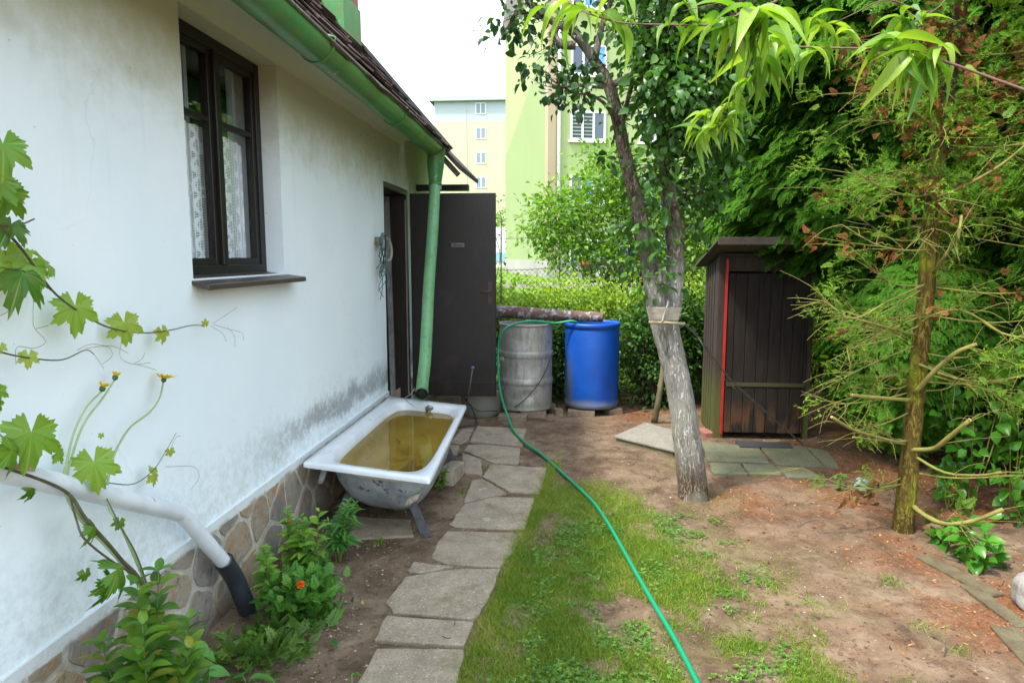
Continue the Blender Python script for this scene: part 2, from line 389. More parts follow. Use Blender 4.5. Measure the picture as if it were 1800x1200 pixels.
slab([(600, 905), (722, 912), (728, 940), (600, 946)], 'dirty concrete slab on the soil under the near end of the bathtub', M_SLAB, .012, 'weathered concrete slabs of the garden path')
OG = 'mossy slabs in front of the outhouse'
for poly, label in [
    ([(1234, 776), (1332, 784), (1353, 813), (1242, 809)], 'large mossy slab at the left foot of the outhouse, beside the fruit tree'),
    ([(1336, 785), (1415, 784), (1449, 820), (1363, 815)], 'large mossy slab in front of the right half of the outhouse door'),
    ([(1246, 812), (1300, 814), (1314, 833), (1254, 831)], 'small square slab nearest to the trunk of the fruit tree'),
    ([(1305, 815), (1359, 817), (1376, 834), (1318, 833)], 'middle one of the three small front slabs by the outhouse'),
    ([(1363, 818), (1415, 822), (1445, 839), (1384, 838)], 'rightmost of the three small front slabs by the outhouse'),
    ([(1420, 786), (1455, 793), (1477, 822), (1452, 821)], 'narrow mossy slab at the right end of the outhouse paving')]:
    slab(poly, label, M_SLAB2, .018, OG)
M_MAT = plain('door_mat_rubber', (.05, .05, .055), rough=.9)
slab([(1292, 774), (1388, 777), (1395, 787), (1300, 784)], 'flat dark grey doormat in front of the outhouse door', M_MAT, .03, None, .019, 'doormat', 'doormat')
# ---------------------------------------------------------------- the white cottage
WX = -1.638
house = thing('cottage', 'white rendered garden cottage with green gutter, dark window and stone clad plinth', 'house', (WX - 2, 3, 0))
# render: white limewash, damp and flaking above the plinth
m, nt, b, o = nmat('limewash_render'); co = ocoord(nt, world=True); s_ = sep(nt, co)
n1 = noise(nt, co, 1.3, 5); n2 = noise(nt, co, 7, 7, .65); n3 = noise(nt, co, 26, 6, .7)
c = ramp(nt, n1, [(.3, (.79, .89, .93)), (.7, (.86, .93, .96))])
zw = mth(nt, 'ADD', s_[2], mth(nt, 'MULTIPLY', mth(nt, 'SUBTRACT', n2, .5), .55))
far = mrange(nt, s_[1], 3.0, 4.5)
zb = mth(nt, 'ADD', s_[2], mth(nt, 'MULTIPLY', mth(nt, 'SUBTRACT', noise(nt, co, 3.2, 5, .6), .5), .30)); band = mth(nt, 'MULTIPLY', mth(nt, 'MULTIPLY', mrange(nt, zb, .79, .66), mrange(nt, zb, .53, .61)), far)
grime = mth(nt, 'MULTIPLY', band, ramp(nt, mth(nt, 'ADD', mth(nt, 'MULTIPLY', n3, .6), mth(nt, 'MULTIPLY', n2, .4)), [(.43, 0), (.52, 1)]))
c = mix(nt, mth(nt, 'MULTIPLY', band, .6), c, (.46, .47, .45))
c = mix(nt, mth(nt, 'MULTIPLY', grime, .7), c, (.22, .235, .24))
b2 = mth(nt, 'MULTIPLY', mrange(nt, zw, 1.0, .5), ramp(nt, n3, [(.42, 0), (.62, .45)]))
c = mix(nt, b2, c, (.50, .56, .56))
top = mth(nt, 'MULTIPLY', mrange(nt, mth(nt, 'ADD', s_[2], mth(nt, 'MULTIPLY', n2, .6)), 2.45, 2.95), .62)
c = mix(nt, top, c, (.40, .40, .21))  # olive eave shade and bounce painted into the wall top, along with some stain
c = mix(nt, mth(nt, 'MULTIPLY', mth(nt, 'MULTIPLY', mrange(nt, s_[1], 4.6, 5.4), mrange(nt, s_[2], 2.2, 2.6)), ramp(nt, n3, [(.60, 0), (.66, .7)])), c, (.24, .22, .16))
c = mix(nt, ramp(nt, noise(nt, co, 60, 2), [(.76, 0), (.78, .7)]), c, (.2, .2, .18))
dn_ = nd(nt, 'ShaderNodeTexNoise', Scale=4.0, Detail=5.0); nt.links.new(co, dn_.inputs['Vector']); va_ = nd(nt, 'ShaderNodeVectorMath', operation='MULTIPLY_ADD'); nt.links.new(dn_.outputs['Color'], va_.inputs[0]); va_.inputs[1].default_value = (.5, .5, .5); nt.links.new(co, va_.inputs[2])
ck = nd(nt, 'ShaderNodeTexVoronoi', feature='DISTANCE_TO_EDGE', Scale=1.1); nt.links.new(va_.outputs[0], ck.inputs['Vector']); crk = mth(nt, 'MULTIPLY', ramp(nt, ck.outputs['Distance'], [(.0, 1), (.006, 0)]), ramp(nt, noise(nt, co, 1.1, 3), [(.52, 0), (.62, .16)]))
c = mix(nt, crk, c, (.30, .32, .32)); drp = mth(nt, 'MULTIPLY', ramp(nt, noise(nt, ocoord(nt, (1, 7, .35), True), 2.2, 5, .6), [(.55, 0), (.72, .14)]), mrange(nt, s_[2], 1.2, 2.6)); c = mix(nt, drp, c, (.42, .44, .36))
nt.links.new(c, b.inputs['Base Color']); b.inputs['Roughness'].default_value = .85; b.inputs['Specular IOR Level'].default_value = .2
bump(nt, b, mth(nt, 'ADD', mth(nt, 'ADD', mth(nt, 'MULTIPLY', noise(nt, co, 3, 3), 1.6), mth(nt, 'MULTIPLY', n2, .5)), mth(nt, 'MULTIPLY', noise(nt, co, 90, 4, .6), .22)), .34, .016); M_RENDER = m
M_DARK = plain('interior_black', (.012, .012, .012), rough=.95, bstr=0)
M_WOOD = plain('dark_brown_wood', (.028, .018, .014), (.014, .009, .007), .45, 6, .3, .003, stretch=(6, 6, 1))
WT = .30; XI = WX - WT
wy0, wy1, wz0, wz1 = 2.875, 3.845, 1.60, 2.755
dy0, dy1, dz0, dz1 = 6.03, 6.965, .22, 2.36
Y0, Y1, ZT = -3.0, 8.3, 2.95
wl = MB()
for a, c_, z0, z1 in [(Y0, wy0, .478, ZT), (wy0, wy1, .478, wz0), (wy0, wy1, wz1, ZT), (wy1, dy0, .478, ZT), (dy0, dy1, dz1, ZT), (dy1, Y1, .478, ZT)]:
    wl.span((XI, a, z0), (WX, c_, z1))
XB = -6.2
wl.span((XB, Y0, 0), (XB + .3, Y1, ZT))                 # back wall
wl.span((XB + .3, Y0, 0), (XI, Y0 + .3, ZT))
wl.span((XB + .3, Y1 - .25, 0), (XI, Y1, ZT))
RIDX = (WX + XB) / 2; SL = math.tan(radians(49)); RZ = ZT + (WX - RIDX) * SL
for yy in (Y0 + .1, Y1 - .1):                            # gables
    wl.add([(WX - .02, yy - .1, ZT), (XB + .02, yy - .1, ZT), (RIDX, yy - .1, RZ - .1), (WX - .02, yy + .1, ZT), (XB + .02, yy + .1, ZT), (RIDX, yy + .1, RZ - .1)],
           [(0, 1, 2), (5, 4, 3), (0, 2, 5, 3), (1, 4, 5, 2)])
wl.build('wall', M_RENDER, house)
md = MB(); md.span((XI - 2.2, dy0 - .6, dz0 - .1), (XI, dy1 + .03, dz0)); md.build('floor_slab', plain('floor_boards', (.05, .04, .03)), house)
# crazy paved stone plinth
m, nt, b, o = nmat('crazy_paving_stone'); co0 = ocoord(nt, world=True)
dn = nd(nt, 'ShaderNodeTexNoise', Scale=3.0, Detail=2.0); nt.links.new(co0, dn.inputs['Vector'])
vm = nd(nt, 'ShaderNodeVectorMath', operation='MULTIPLY_ADD'); nt.links.new(dn.outputs['Color'], vm.inputs[0]); vm.inputs[1].default_value = (.10, .10, .10); nt.links.new(co0, vm.inputs[2])
mp = nd(nt, 'ShaderNodeMapping'); mp.inputs['Scale'].default_value = (1.0, 4.2, 6.2); mp.inputs['Rotation'].default_value = (.5, 0, 0); nt.links.new(vm.outputs[0], mp.inputs[0])
ve = nd(nt, 'ShaderNodeTexVoronoi', feature='DISTANCE_TO_EDGE', Scale=1.0); vc = nd(nt, 'ShaderNodeTexVoronoi', feature='F1', Scale=1.0)
nt.links.new(mp.outputs[0], ve.inputs['Vector']); nt.links.new(mp.outputs[0], vc.inputs['Vector'])
cs = sep(nt, vc.outputs['Color'])
base = ramp(nt, cs[0], [(0, (.20, .185, .16)), (.3, (.33, .26, .17)), (.5, (.17, .165, .155)), (.75, (.36, .22, .11)), (1, (.27, .26, .24))])
base = mix(nt, ramp(nt, noise(nt, co0, 14, 6, .7), [(.42, .0), (.62, .8)]), base, (.40, .37, .30))
base = mix(nt, ramp(nt, noise(nt, co0, 5, 5, .6), [(.58, 0), (.70, .5)]), base, (.38, .21, .09))
base = mix(nt, ramp(nt, noise(nt, co0, 9, 6, .7), [(.30, .8), (.42, 0)]), base, (.12, .11, .10))
edge = ramp(nt, mth(nt, 'ADD', ve.outputs['Distance'], mth(nt, 'MULTIPLY', mth(nt, 'SUBTRACT', noise(nt, co0, 30, 4), .5), .05)), [(.03, 1), (.055, 0)])
c = mix(nt, mth(nt, 'MULTIPLY', edge, ramp(nt, noise(nt, co0, 8, 4), [(.32, .35), (.5, 1)])), base, (.44, .42, .36))
zz = sep(nt, co0)[2]
c = mix(nt, mrange(nt, mth(nt, 'ADD', zz, mth(nt, 'MULTIPLY', mth(nt, 'SUBTRACT', noise(nt, co0, 12, 3), .5), .06)), .43, .455), c, (.70, .72, .70))
c = mix(nt, mth(nt, 'MULTIPLY', mrange(nt, zz, .16, .0), .7), c, (.18, .13, .09))
nt.links.new(c, b.inputs['Base Color']); b.inputs['Roughness'].default_value = .85
bump(nt, b, mth(nt, 'ADD', ramp(nt, ve.outputs['Distance'], [(.02, 0), (.07, 1)]), mth(nt, 'MULTIPLY', noise(nt, co0, 30, 5), .8)), .6, .012); M_STONE = m
pl = MB(); pl.span((XI, Y0, -.1), (WX + .012, dy0, .478)); pl.span((XI, dy1, -.1), (WX + .012, Y1, .478)); pl.span((XI, dy0, -.1), (WX + .012, dy1, dz0 - .002))
M_MORT = M_STONE
m, nt, b, o = nmat('rough_mortar'); co0 = ocoord(nt, world=True); c = ramp(nt, noise(nt, co0, 12, 6, .7), [(.3, (.34, .31, .26)), (.65, (.62, .59, .50))]); zz = sep(nt, co0)[2]
c = mix(nt, mrange(nt, mth(nt, 'ADD', zz, mth(nt, 'MULTIPLY', mth(nt, 'SUBTRACT', noise(nt, co0, 12, 3), .5), .06)), .425, .45), c, (.74, .78, .79)); c = mix(nt, mth(nt, 'MULTIPLY', mrange(nt, mth(nt, 'ADD', zz, mth(nt, 'MULTIPLY', noise(nt, co0, 8, 4), .1)), .20, .04), .85), c, (.13, .09, .06))
nt.links.new(c, b.inputs['Base Color']); b.inputs['Roughness'].default_value = .95; bump(nt, b, noise(nt, co0, 45, 6, .7), .8, .01)
pn = pl.build('plinth', m, house)
m, nt, b, o = nmat('split_fieldstone'); co0 = ocoord(nt, world=True); zz = sep(nt, co0)[2]
c = ramp(nt, attr(nt, 'rnd'), [(0, (.22, .20, .17)), (.25, (.38, .29, .18)), (.45, (.18, .18, .17)), (.65, (.42, .25, .12)), (.85, (.31, .29, .25)), (1, (.44, .33, .20))])
c = mix(nt, ramp(nt, noise(nt, co0, 11, 7, .7, .5), [(.42, 0), (.60, .75)]), c, (.33, .30, .25)); c = mix(nt, ramp(nt, noise(nt, co0, 6, 6, .65, .8), [(.52, 0), (.64, .7)]), c, (.36, .19, .08)); c = mix(nt, ramp(nt, noise(nt, co0, 16, 7, .75), [(.32, .8), (.44, 0)]), c, (.08, .075, .07))
c = mix(nt, ramp(nt, noise(nt, co0, 40, 4, .6), [(.62, 0), (.70, .5)]), c, (.55, .53, .48)); c = mix(nt, mth(nt, 'MULTIPLY', mrange(nt, mth(nt, 'ADD', zz, mth(nt, 'MULTIPLY', noise(nt, co0, 8, 4), .1)), .20, .04), .75), c, (.13, .09, .06))
nt.links.new(c, b.inputs['Base Color']); b.inputs['Roughness'].default_value = .8; bump(nt, b, mth(nt, 'ADD', noise(nt, co0, 9, 6, .7), mth(nt, 'MULTIPLY', noise(nt, co0, 50, 5), .3)), .9, .02)
rs = np.random.default_rng(12); sites = [(y_ + rs.normal() * .06, z_ + rs.normal() * .045) for i_, z_ in enumerate((-.10, .10, .29, .47, .66)) for y_ in np.arange(.5 + .13 * (i_ % 2), 6.2, .26)]
def clip(P, n_, c_):
    out = []
    for k in range(len(P)):
        a, b_ = P[k], P[(k + 1) % len(P)]; da, db = a @ n_ - c_, b_ @ n_ - c_
        if da <= 0: out.append(a)
        if da * db < 0: out.append(a + (b_ - a) * da / (da - db))
    return out
Vs, Fs, Rn, nv = [], [], [], 0
for i_, s0_ in enumerate(sites):
    s0_ = np.array(s0_); P = [np.array(p) for p in ((s0_[0] - .4, -.05), (s0_[0] + .4, -.05), (s0_[0] + .4, .432), (s0_[0] - .4, .432))]; g_ = .010 + .004 * rs.random()
    for j_, s1_ in enumerate(sites):
        if j_ == i_: continue
        d_ = np.array(s1_) - s0_; L_ = np.linalg.norm(d_)
        if L_ < .7 and P: d_ = d_ / L_; P = clip(P, d_, d_ @ s0_ + L_ / 2 - g_)
    if len(P) < 3: continue
    P = np.array(P); 
    if P[:, 1].max() - P[:, 1].min() < .04 or P[:, 1].max() < .0: continue
    Q = []
    for k in range(len(P)):
        a, b_ = P[k], P[(k + 1) % len(P)]; m_ = max(1, int(np.linalg.norm(b_ - a) / .03))
        for t_ in range(m_):
            if m_ > 1 and t_ == 0: q0 = a + (b_ - a) * .10 / m_; q0 = q0 + (P.mean(0) - q0) * .05
            else: q0 = a + (b_ - a) * t_ / m_
            Q.append(q0 + rs.normal(size=2) * .0018)
    Q = np.array(Q); c0_ = Q.mean(0); dep = .004 + .007 * rs.random(); tl = rs.normal(size=2) * .02; K_ = len(Q); L3 = []
    for sc_k, dx_ in ((1.0, -.002), (.99, dep * .8), (.965, dep)):
        for q_ in Q: r_ = c0_ + (q_ - c0_) * sc_k; L3.append((WX + .012 + dx_ + (tl @ (r_ - c0_) if sc_k < 1 else 0), r_[0], r_[1]))
    Vs += L3
    for l_ in range(2):
        for k in range(K_): Fs.append((nv + l_ * K_ + k, nv + l_ * K_ + (k + 1) % K_, nv + (l_ + 1) * K_ + (k + 1) % K_, nv + (l_ + 1) * K_ + k))
    Fs.append(tuple(nv + 2 * K_ + k for k in range(K_)))
    Rn += [rs.random()] * len(L3); nv += len(L3)
mesh_np('stone_facing', np.array(Vs), [i for f in Fs for i in f], [len(f) for f in Fs], m, pn, attrs={'rnd': Rn}, smooth=False)
# window: frame, casement rails, panes, lace curtain, sill
fx = -1.74
M_FR = plain('window_frame_paint', (.013, .009, .008), (.007, .005, .004), .5, 10, .35, .003, stretch=(3, 3, 1))
wf = MB(); t = .055
def fr(mb, y0, y1, z0, z1, wd, x0, dp): # rectangular frame of bars butted end to end
    mb.span((x0 - dp, y0, z0), (x0, y0 + wd, z1)); mb.span((x0 - dp, y1 - wd, z0), (x0, y1, z1))
    mb.span((x0 - dp, y0 + wd, z0), (x0, y1 - wd, z0 + wd)); mb.span((x0 - dp, y0 + wd, z1 - wd), (x0, y1 - wd, z1))
fr(wf, wy0 + .002, wy1 - .002, wz0 + .002, wz1 - .002, t, fx, .07)
wyc = (wy0 + wy1) / 2
wf.span((fx - .07, wyc - .024, wz0 + t), (fx + .008, wyc + .024, wz1 - t))
win = wf.build('window', M_FR, house, bevel=.004)
ztr = 2.36
for y0, y1 in ((wy0 + t, wyc - .026), (wyc + .026, wy1 - t)):
    q = MB(); fr(q, y0 + .002, y1 - .002, wz0 + t + .001, wz1 - t - .001, .034, fx - .010, .04); q.span((fx - .048, y0 + .036, ztr - .014), (fx - .013, y1 - .036, ztr + .014)); q.build('sash', M_FR, win, bevel=.003)
m, nt, b, o = nmat('window_glass'); g1 = nd(nt, 'ShaderNodeBsdfGlossy', Roughness=.02); tr = nd(nt, 'ShaderNodeBsdfTransparent'); tr.inputs[0].default_value = (.96, .98, .98, 1)
fz = nd(nt, 'ShaderNodeLayerWeight'); mx = nd(nt, 'ShaderNodeMixShader'); nt.links.new(mth(nt, 'ADD', mth(nt, 'MULTIPLY', mth(nt, 'POWER', fz.outputs['Facing'], 4.0), .6), .03), mx.inputs[0]); nt.links.new(tr.outputs[0], mx.inputs[1]); nt.links.new(g1.outputs[0], mx.inputs[2]); nt.links.new(mx.outputs[0], o.inputs[0]); M_GLASS = m
for y0, y1 in ((wy0 + t, wyc - .03), (wyc + .03, wy1 - t)):
    for z0, z1 in ((wz0 + t + .036, ztr - .015), (ztr + .015, wz1 - t - .036)):
        q = MB(); q.span((fx - .034, y0 + .037, z0), (fx - .031, y1 - .037, z1)); q.build('pane', M_GLASS, win)
# inner casement, pale blue grey, seen through the panes
q = MB(); M_INNER = plain('pale_inner_frame', (.42, .52, .56), rough=.5, bstr=0)
for yy in (wyc - .03 - .085, wy1 - t - .07): q.span((fx - .13, yy, wz0 + .05), (fx - .10, yy + .03, wz1 - .06))
q.build('inner_frame', M_INNER, win)
# lace curtain: openwork net with scrolls
m, nt, b, o = nmat('white_lace'); co = ocoord(nt, world=True); ss = sep(nt, co)
def stripes(v, freq, duty): return mth(nt, 'LESS_THAN', mth(nt, 'FRACT', mth(nt, 'MULTIPLY', v, freq)), duty)
netm = mth(nt, 'MAXIMUM', stripes(ss[2], 130, .58), stripes(ss[1], 60, .25))
ph = mth(nt, 'MULTIPLY', ss[2], 2 * pi / .19)
def scroll(yc, amp, sgn, wd):
    yy = mth(nt, 'ADD', mth(nt, 'MULTIPLY', mth(nt, 'SINE', mth(nt, 'MULTIPLY', ph, sgn)), amp), yc)
    return mth(nt, 'LESS_THAN', mth(nt, 'ABSOLUTE', mth(nt, 'SUBTRACT', ss[1], yy)), wd)
pat = netm
for yc in (3.0, 3.14, 3.27, 3.46, 3.57, 3.70):
    for sg in (1, -1): pat = mth(nt, 'MAXIMUM', pat, scroll(yc, .035, sg, .010))
vv = nd(nt, 'ShaderNodeTexVoronoi', feature='F1', Scale=1); mp = nd(nt, 'ShaderNodeMapping'); mp.inputs['Scale'].default_value = (0.01, 8, 10.4); nt.links.new(co, mp.inputs[0]); nt.links.new(mp.outputs[0], vv.inputs['Vector'])
ringm = mth(nt, 'LESS_THAN', mth(nt, 'ABSOLUTE', mth(nt, 'SUBTRACT', vv.outputs['Distance'], .24)), .07)
pat = mth(nt, 'MAXIMUM', pat, ringm)
b.inputs['Base Color'].default_value = (.92, .94, 1, 1); b.inputs['Roughness'].default_value = .9; nt.links.new(pat, b.inputs['Alpha']); M_LACE = m
V = []; ny = 90
for k in range(ny + 1):
    y = wy0 + .06 + (wy1 - .10 - wy0 - .06) * k / ny; x = fx - .072 + .008 * sin(y * 62) + .004 * sin(y * 151)
    V += [(x, y, wz0 + .07), (x, y, ztr - .03 - .03 * sst(y, 3.35, 3.85))]
F = [(2 * k, 2 * k + 2, 2 * k + 3, 2 * k + 1) for k in range(ny)]
cu = MB().add(V, F, True).build('curtain', M_LACE, win)
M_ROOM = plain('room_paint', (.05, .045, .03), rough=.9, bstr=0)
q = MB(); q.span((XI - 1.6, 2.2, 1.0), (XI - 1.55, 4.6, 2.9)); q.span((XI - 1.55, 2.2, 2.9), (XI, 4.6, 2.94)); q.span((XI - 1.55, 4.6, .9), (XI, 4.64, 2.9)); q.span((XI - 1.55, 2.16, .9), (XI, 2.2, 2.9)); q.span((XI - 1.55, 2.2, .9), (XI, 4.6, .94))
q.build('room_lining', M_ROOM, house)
M_SILL = plain('brown_sheet_sill', (.085, .065, .055), (.055, .042, .036), .4, 12, .2, .002)
q = MB(); sx0, sx1 = fx - .001, WX + .085
q.add([(sx0, wy0 + .003, wz0 + .012), (sx1, wy0 - .03, wz0 - .022), (sx1, wy1 + .11, wz0 - .022), (sx0, wy1 - .003, wz0 + .012),
       (sx0, wy0 + .003, wz0 + .004), (sx1, wy0 - .03, wz0 - .05), (sx1, wy1 + .11, wz0 - .05), (sx0, wy1 - .003, wz0 + .003)],
      [(0, 1, 2, 3), (7, 6, 5, 4), (1, 5, 6, 2), (0, 4, 5, 1), (3, 2, 6, 7), (0, 3, 7, 4)]); q.build('window_sill', M_SILL, win, bevel=.004)
# doorway and door leaf
M_JAMB = plain('grey_jamb', (.33, .34, .34), (.2, .2, .2), .8, 9, .4)
q = MB(); q.span((XI - .02, dy1 - .06, dz0), (WX - .004, dy1 - .002, dz1 - .052)); q.span((XI - .02, dy0 + .002, dz1 - .05), (WX - .004, dy1 - .002, dz1 - .002)); q.span((XI - .02, dy0 + .002, dz0), (WX - .06, dy0 + .03, dz1 - .052))
df = q.build('door_frame', M_WOOD, house, bevel=.004)
q = MB(); V = []; q.box((WX - .19, dy1 - .075, (dz0 + dz1) / 2 - .03), (.05, .03, dz1 - dz0 - .07), (0, -.012, 0)); q.build('grey_post', M_JAMB, df)
q = MB(); q.span((WX - .022, dy1 - .066, dz0 + .05), (WX - .008, dy1 - .061, dz1 - .1)); q.build('metal_strip', plain('worn_steel', (.4, .38, .34), metal=.6, rough=.4), df)
q = MB(); q.span((WX - .5, dy0 + .2, dz0 + .0), (WX - .3, dy0 + .6, 2.3)); q.build('dark_interior_block', M_DARK, house)  # black block stands in for the unlit depth behind the doorway
m, nt, b, o = nmat('door_board'); co = ocoord(nt, world=True); n1 = noise(nt, co, 2.5, 5); n2 = noise(nt, ocoord(nt, (20, 20, 2), True), 4, 5)
c = ramp(nt, n2, [(.3, (.013, .009, .008)), (.7, (.026, .019, .016))]); c = mix(nt, ramp(nt, n1, [(.58, 0), (.7, .5)]), c, (.055, .03, .028))
c = mix(nt, ramp(nt, noise(nt, co, 40, 3), [(.73, 0), (.76, .6)]), c, (.2, .2, .2))
nt.links.new(c, b.inputs['Base Color']); b.inputs['Roughness'].default_value = .42; bump(nt, b, n2, .15, .003); M_DOOR = m
DY = 6.90; dx0, dx1, ddz0, ddz1 = -1.607, -.735, .262, 2.325
q = MB(); q.span((dx0, DY, ddz0), (dx1, DY + .038, ddz1)); door = q.build('door', M_DOOR, house, bevel=.004)
q = MB(); q.span((dx0 + .01, DY - .007, ddz0 + .01), (dx1 - .01, DY - .001, ddz0 + .15)); q.build('kick_board', M_DOOR, door, bevel=.002)
M_RUST = plain('rusty_steel', (.14, .075, .05), (.07, .05, .045), .55, 30, .3, .002, metal=.4)
hp = PY(862, 516, DY); q = MB(); q.span((hp[0] - .024, DY - .008, hp[2] - .115), (hp[0] + .02, DY, hp[2] + .115)); hd = q.build('handle', M_RUST, door, bevel=.002)
q = MB(); q.tube([(hp[0], DY - .008, hp[2] + .02), (hp[0], DY - .05, hp[2] + .02)], .008); q.tube([(hp[0] + .01, DY - .05, hp[2] + .02), (hp[0] - .05, DY - .052, hp[2] + .021), (hp[0] - .10, DY - .05, hp[2] + .018)], [.009, .008, .007]); q.build('lever', M_RUST, hd)
npp = PY(805, 431, DY); q = MB(); q.span((npp[0] - .066, DY - .007, npp[2] - .022), (npp[0] + .066, DY - .0005, npp[2] + .022)); npl = q.build('name_plate', plain('dull_metal_plate', (.20, .19, .18), metal=.3, rough=.45, nscale=40), door, bevel=.003)
q = MB(); q.lathe([(.014, 0), (.014, .003), (.009, .003), (.009, 0)], (npp[0] - .035, DY - .0075, npp[2]), 20, tilt=(pi / 2, 0, 0))
for k, wd in enumerate((.008, .006, .009, .005, .008, .006)): q.span((npp[0] - .012 + k * .011, DY - .0095, npp[2] - .006), (npp[0] - .012 + k * .011 + wd, DY - .0075, npp[2] + .006 - .004 * (k % 2)))
q.build('plate_lettering', M_DARK, npl)
# roof: sheathing, shingles, verge strip, chimney
M_SHING = plain('bitumen_shingle', (.105, .062, .052), (.045, .03, .028), .95, 9, .9, .008)
ex, ez = -1.20, 2.735         # eave edge
RL = (ex - RIDX) / cos(radians(49)); ux, uz = -cos(radians(49)), sin(radians(49))
RY0, RY1 = -3.3, 6.72
def rp(s, y, off=0.0): return (ex + ux * s + uz * off, y, ez + uz * s - ux * off)
q = MB(); A = [rp(0, RY0, -.03), rp(0, RY1, -.03), rp(RL, RY1, -.03), rp(RL, RY0, -.03)]; Bq = [rp(0, RY0, 0), rp(0, RY1, 0), rp(RL, RY1, 0), rp(RL, RY0, 0)]
q.add(A + Bq, [(0, 1, 2, 3), (7, 6, 5, 4), (0, 4, 5, 1), (1, 5, 6, 2), (2, 6, 7, 3), (3, 7, 4, 0)])
mx_ = lambda P: [(2 * RIDX - p[0], p[1], p[2]) for p in P]
q.add(mx_(A + Bq), [(3, 2, 1, 0), (4, 5, 6, 7), (1, 5, 4, 0), (2, 6, 5, 1), (3, 7, 6, 2), (0, 4, 7, 3)])
roof = q.build('roof', plain('roof_boards', (.06, .045, .035)), house)
q = MB(); L = .235
for r in range(19):
    y = RY0 - .1 * (r % 2)
    while y < RY1:
        wd = .27 + rng.normal() * .03; y2 = min(y + wd - .008, RY1 + .01); y1_ = max(y, RY0)
        if y2 > y1_ + .03:
            s0 = r * .21 - .03 + rng.normal() * .012; o0 = .018 + abs(rng.normal()) * .007; tt = .012
            P = [rp(s0, y1_, o0), rp(s0, y2, o0 + rng.normal() * .004), rp(s0 + L, y2, .004), rp(s0 + L, y1_, .004), rp(s0, y1_, o0 + tt), rp(s0, y2, o0 + tt + rng.normal() * .004), rp(s0 + L, y2, .014), rp(s0 + L, y1_, .014)]
            q.add(P, [(0, 1, 2, 3), (7, 6, 5, 4), (0, 4, 5, 1), (1, 5, 6, 2), (2, 6, 7, 3), (3, 7, 4, 0)])
        y += wd
q.build('shingles', M_SHING, roof)
q = MB(); q.add([rp(-.04, RY1 + .012, -.05), rp(-.04, RY1 + .03, -.05), rp(RL, RY1 + .03, -.05), rp(RL, RY1 + .012, -.05), rp(-.04, RY1 + .012, .055), rp(-.04, RY1 + .03, .055), rp(RL, RY1 + .03, .055), rp(RL, RY1 + .012, .055)], [(0, 3, 2, 1), (4, 5, 6, 7), (0, 1, 5, 4), (1, 2, 6, 5), (2, 3, 7, 6), (3, 0, 4, 7)])
q.build('verge_strip', plain('grey_flashing', (.13, .13, .12), rough=.7, nscale=20), roof)
cv_ = [(WX + .001, 2.762), (WX + .02, 2.79), (WX + .06, 2.812), (WX + .13, 2.82), (WX + .24, 2.805), (ex - .04, 2.765), (ex - .04, 2.80), (WX + .1, 2.87), (WX + .001, 2.87)]; q = MB(); nc = len(cv_)
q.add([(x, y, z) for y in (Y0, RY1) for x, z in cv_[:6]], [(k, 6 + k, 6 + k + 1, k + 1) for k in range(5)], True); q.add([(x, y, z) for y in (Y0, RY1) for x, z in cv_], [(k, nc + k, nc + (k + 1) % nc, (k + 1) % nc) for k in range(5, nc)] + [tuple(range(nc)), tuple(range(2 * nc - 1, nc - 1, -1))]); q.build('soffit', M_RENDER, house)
q = MB(); q.span((ex - .028, RY0, ez - .07), (ex - .008, RY1, ez + .0)); q.build('fascia', M_WOOD, house)
q = MB(); q.span((ex - .02, RY0, ez + .085), (ex + .004, RY1 + .01, ez + .095)); 
q.add([(ex - .005, RY0, ez + .02), (ex + .03, RY0, ez + .055), (ex + .034, RY0, ez + .05), (ex, RY0, ez + .014), (ex - .005, RY1, ez + .02), (ex + .03, RY1, ez + .055), (ex + .034, RY1, ez + .05), (ex, RY1, ez + .014)], [(0, 1, 5, 4), (1, 2, 6, 5), (2, 3, 7, 6), (3, 0, 4, 7), (0, 3, 2, 1), (4, 5, 6, 7)])
chm = PY(612, 10, 6.2)
q = MB(); q.span((chm[0] - .42, 5.95, chm[2] - 1.1), (chm[0] + .03, 6.4, chm[2] + 1.3)); ch = q.build('chimney', plain('orange_brick', (.42, .17, .09), (.25, .11, .07), .9, 12, .6), roof)
M_GREEN = None
m, nt, b, o = nmat('green_gutter_paint'); co = ocoord(nt, world=True); n1 = noise(nt, co, 4, 5); n2 = noise(nt, co, 22, 6, .7)
c = ramp(nt, n1, [(.3, (.045, .20, .055)), (.7, (.085, .29, .09))]); c = mix(nt, ramp(nt, n2, [(.52, 0), (.62, .6)]), c, (.17, .20, .06))
c = mix(nt, ramp(nt, noise(nt, co, 1.7, 5, .6), [(.50, 0), (.62, .55)]), c, (.11, .15, .04))
c = mix(nt, ramp(nt, noise(nt, co, 13, 6, .7), [(.665, 0), (.69, .9)]), c, (.06, .05, .035))
c = mix(nt, ramp(nt, noise(nt, co, 9, 6, .7), [(.645, 0), (.67, .8)]), c, (.34, .42, .30))
nt.links.new(c, b.inputs['Base Color']); b.inputs['Roughness'].default_value = .38; bump(nt, b, n2, .25, .003); M_GREEN = m
q = MB(); q.span((chm[0] + .031, 5.93, chm[2] - 1.1), (chm[0] + .045, 6.42, chm[2] + .02)); q.span((chm[0] - .42, 5.93, chm[2] - 1.1), (chm[0] + .031, 5.948, chm[2] - .02)); q.build('green_flashing', M_GREEN, ch)
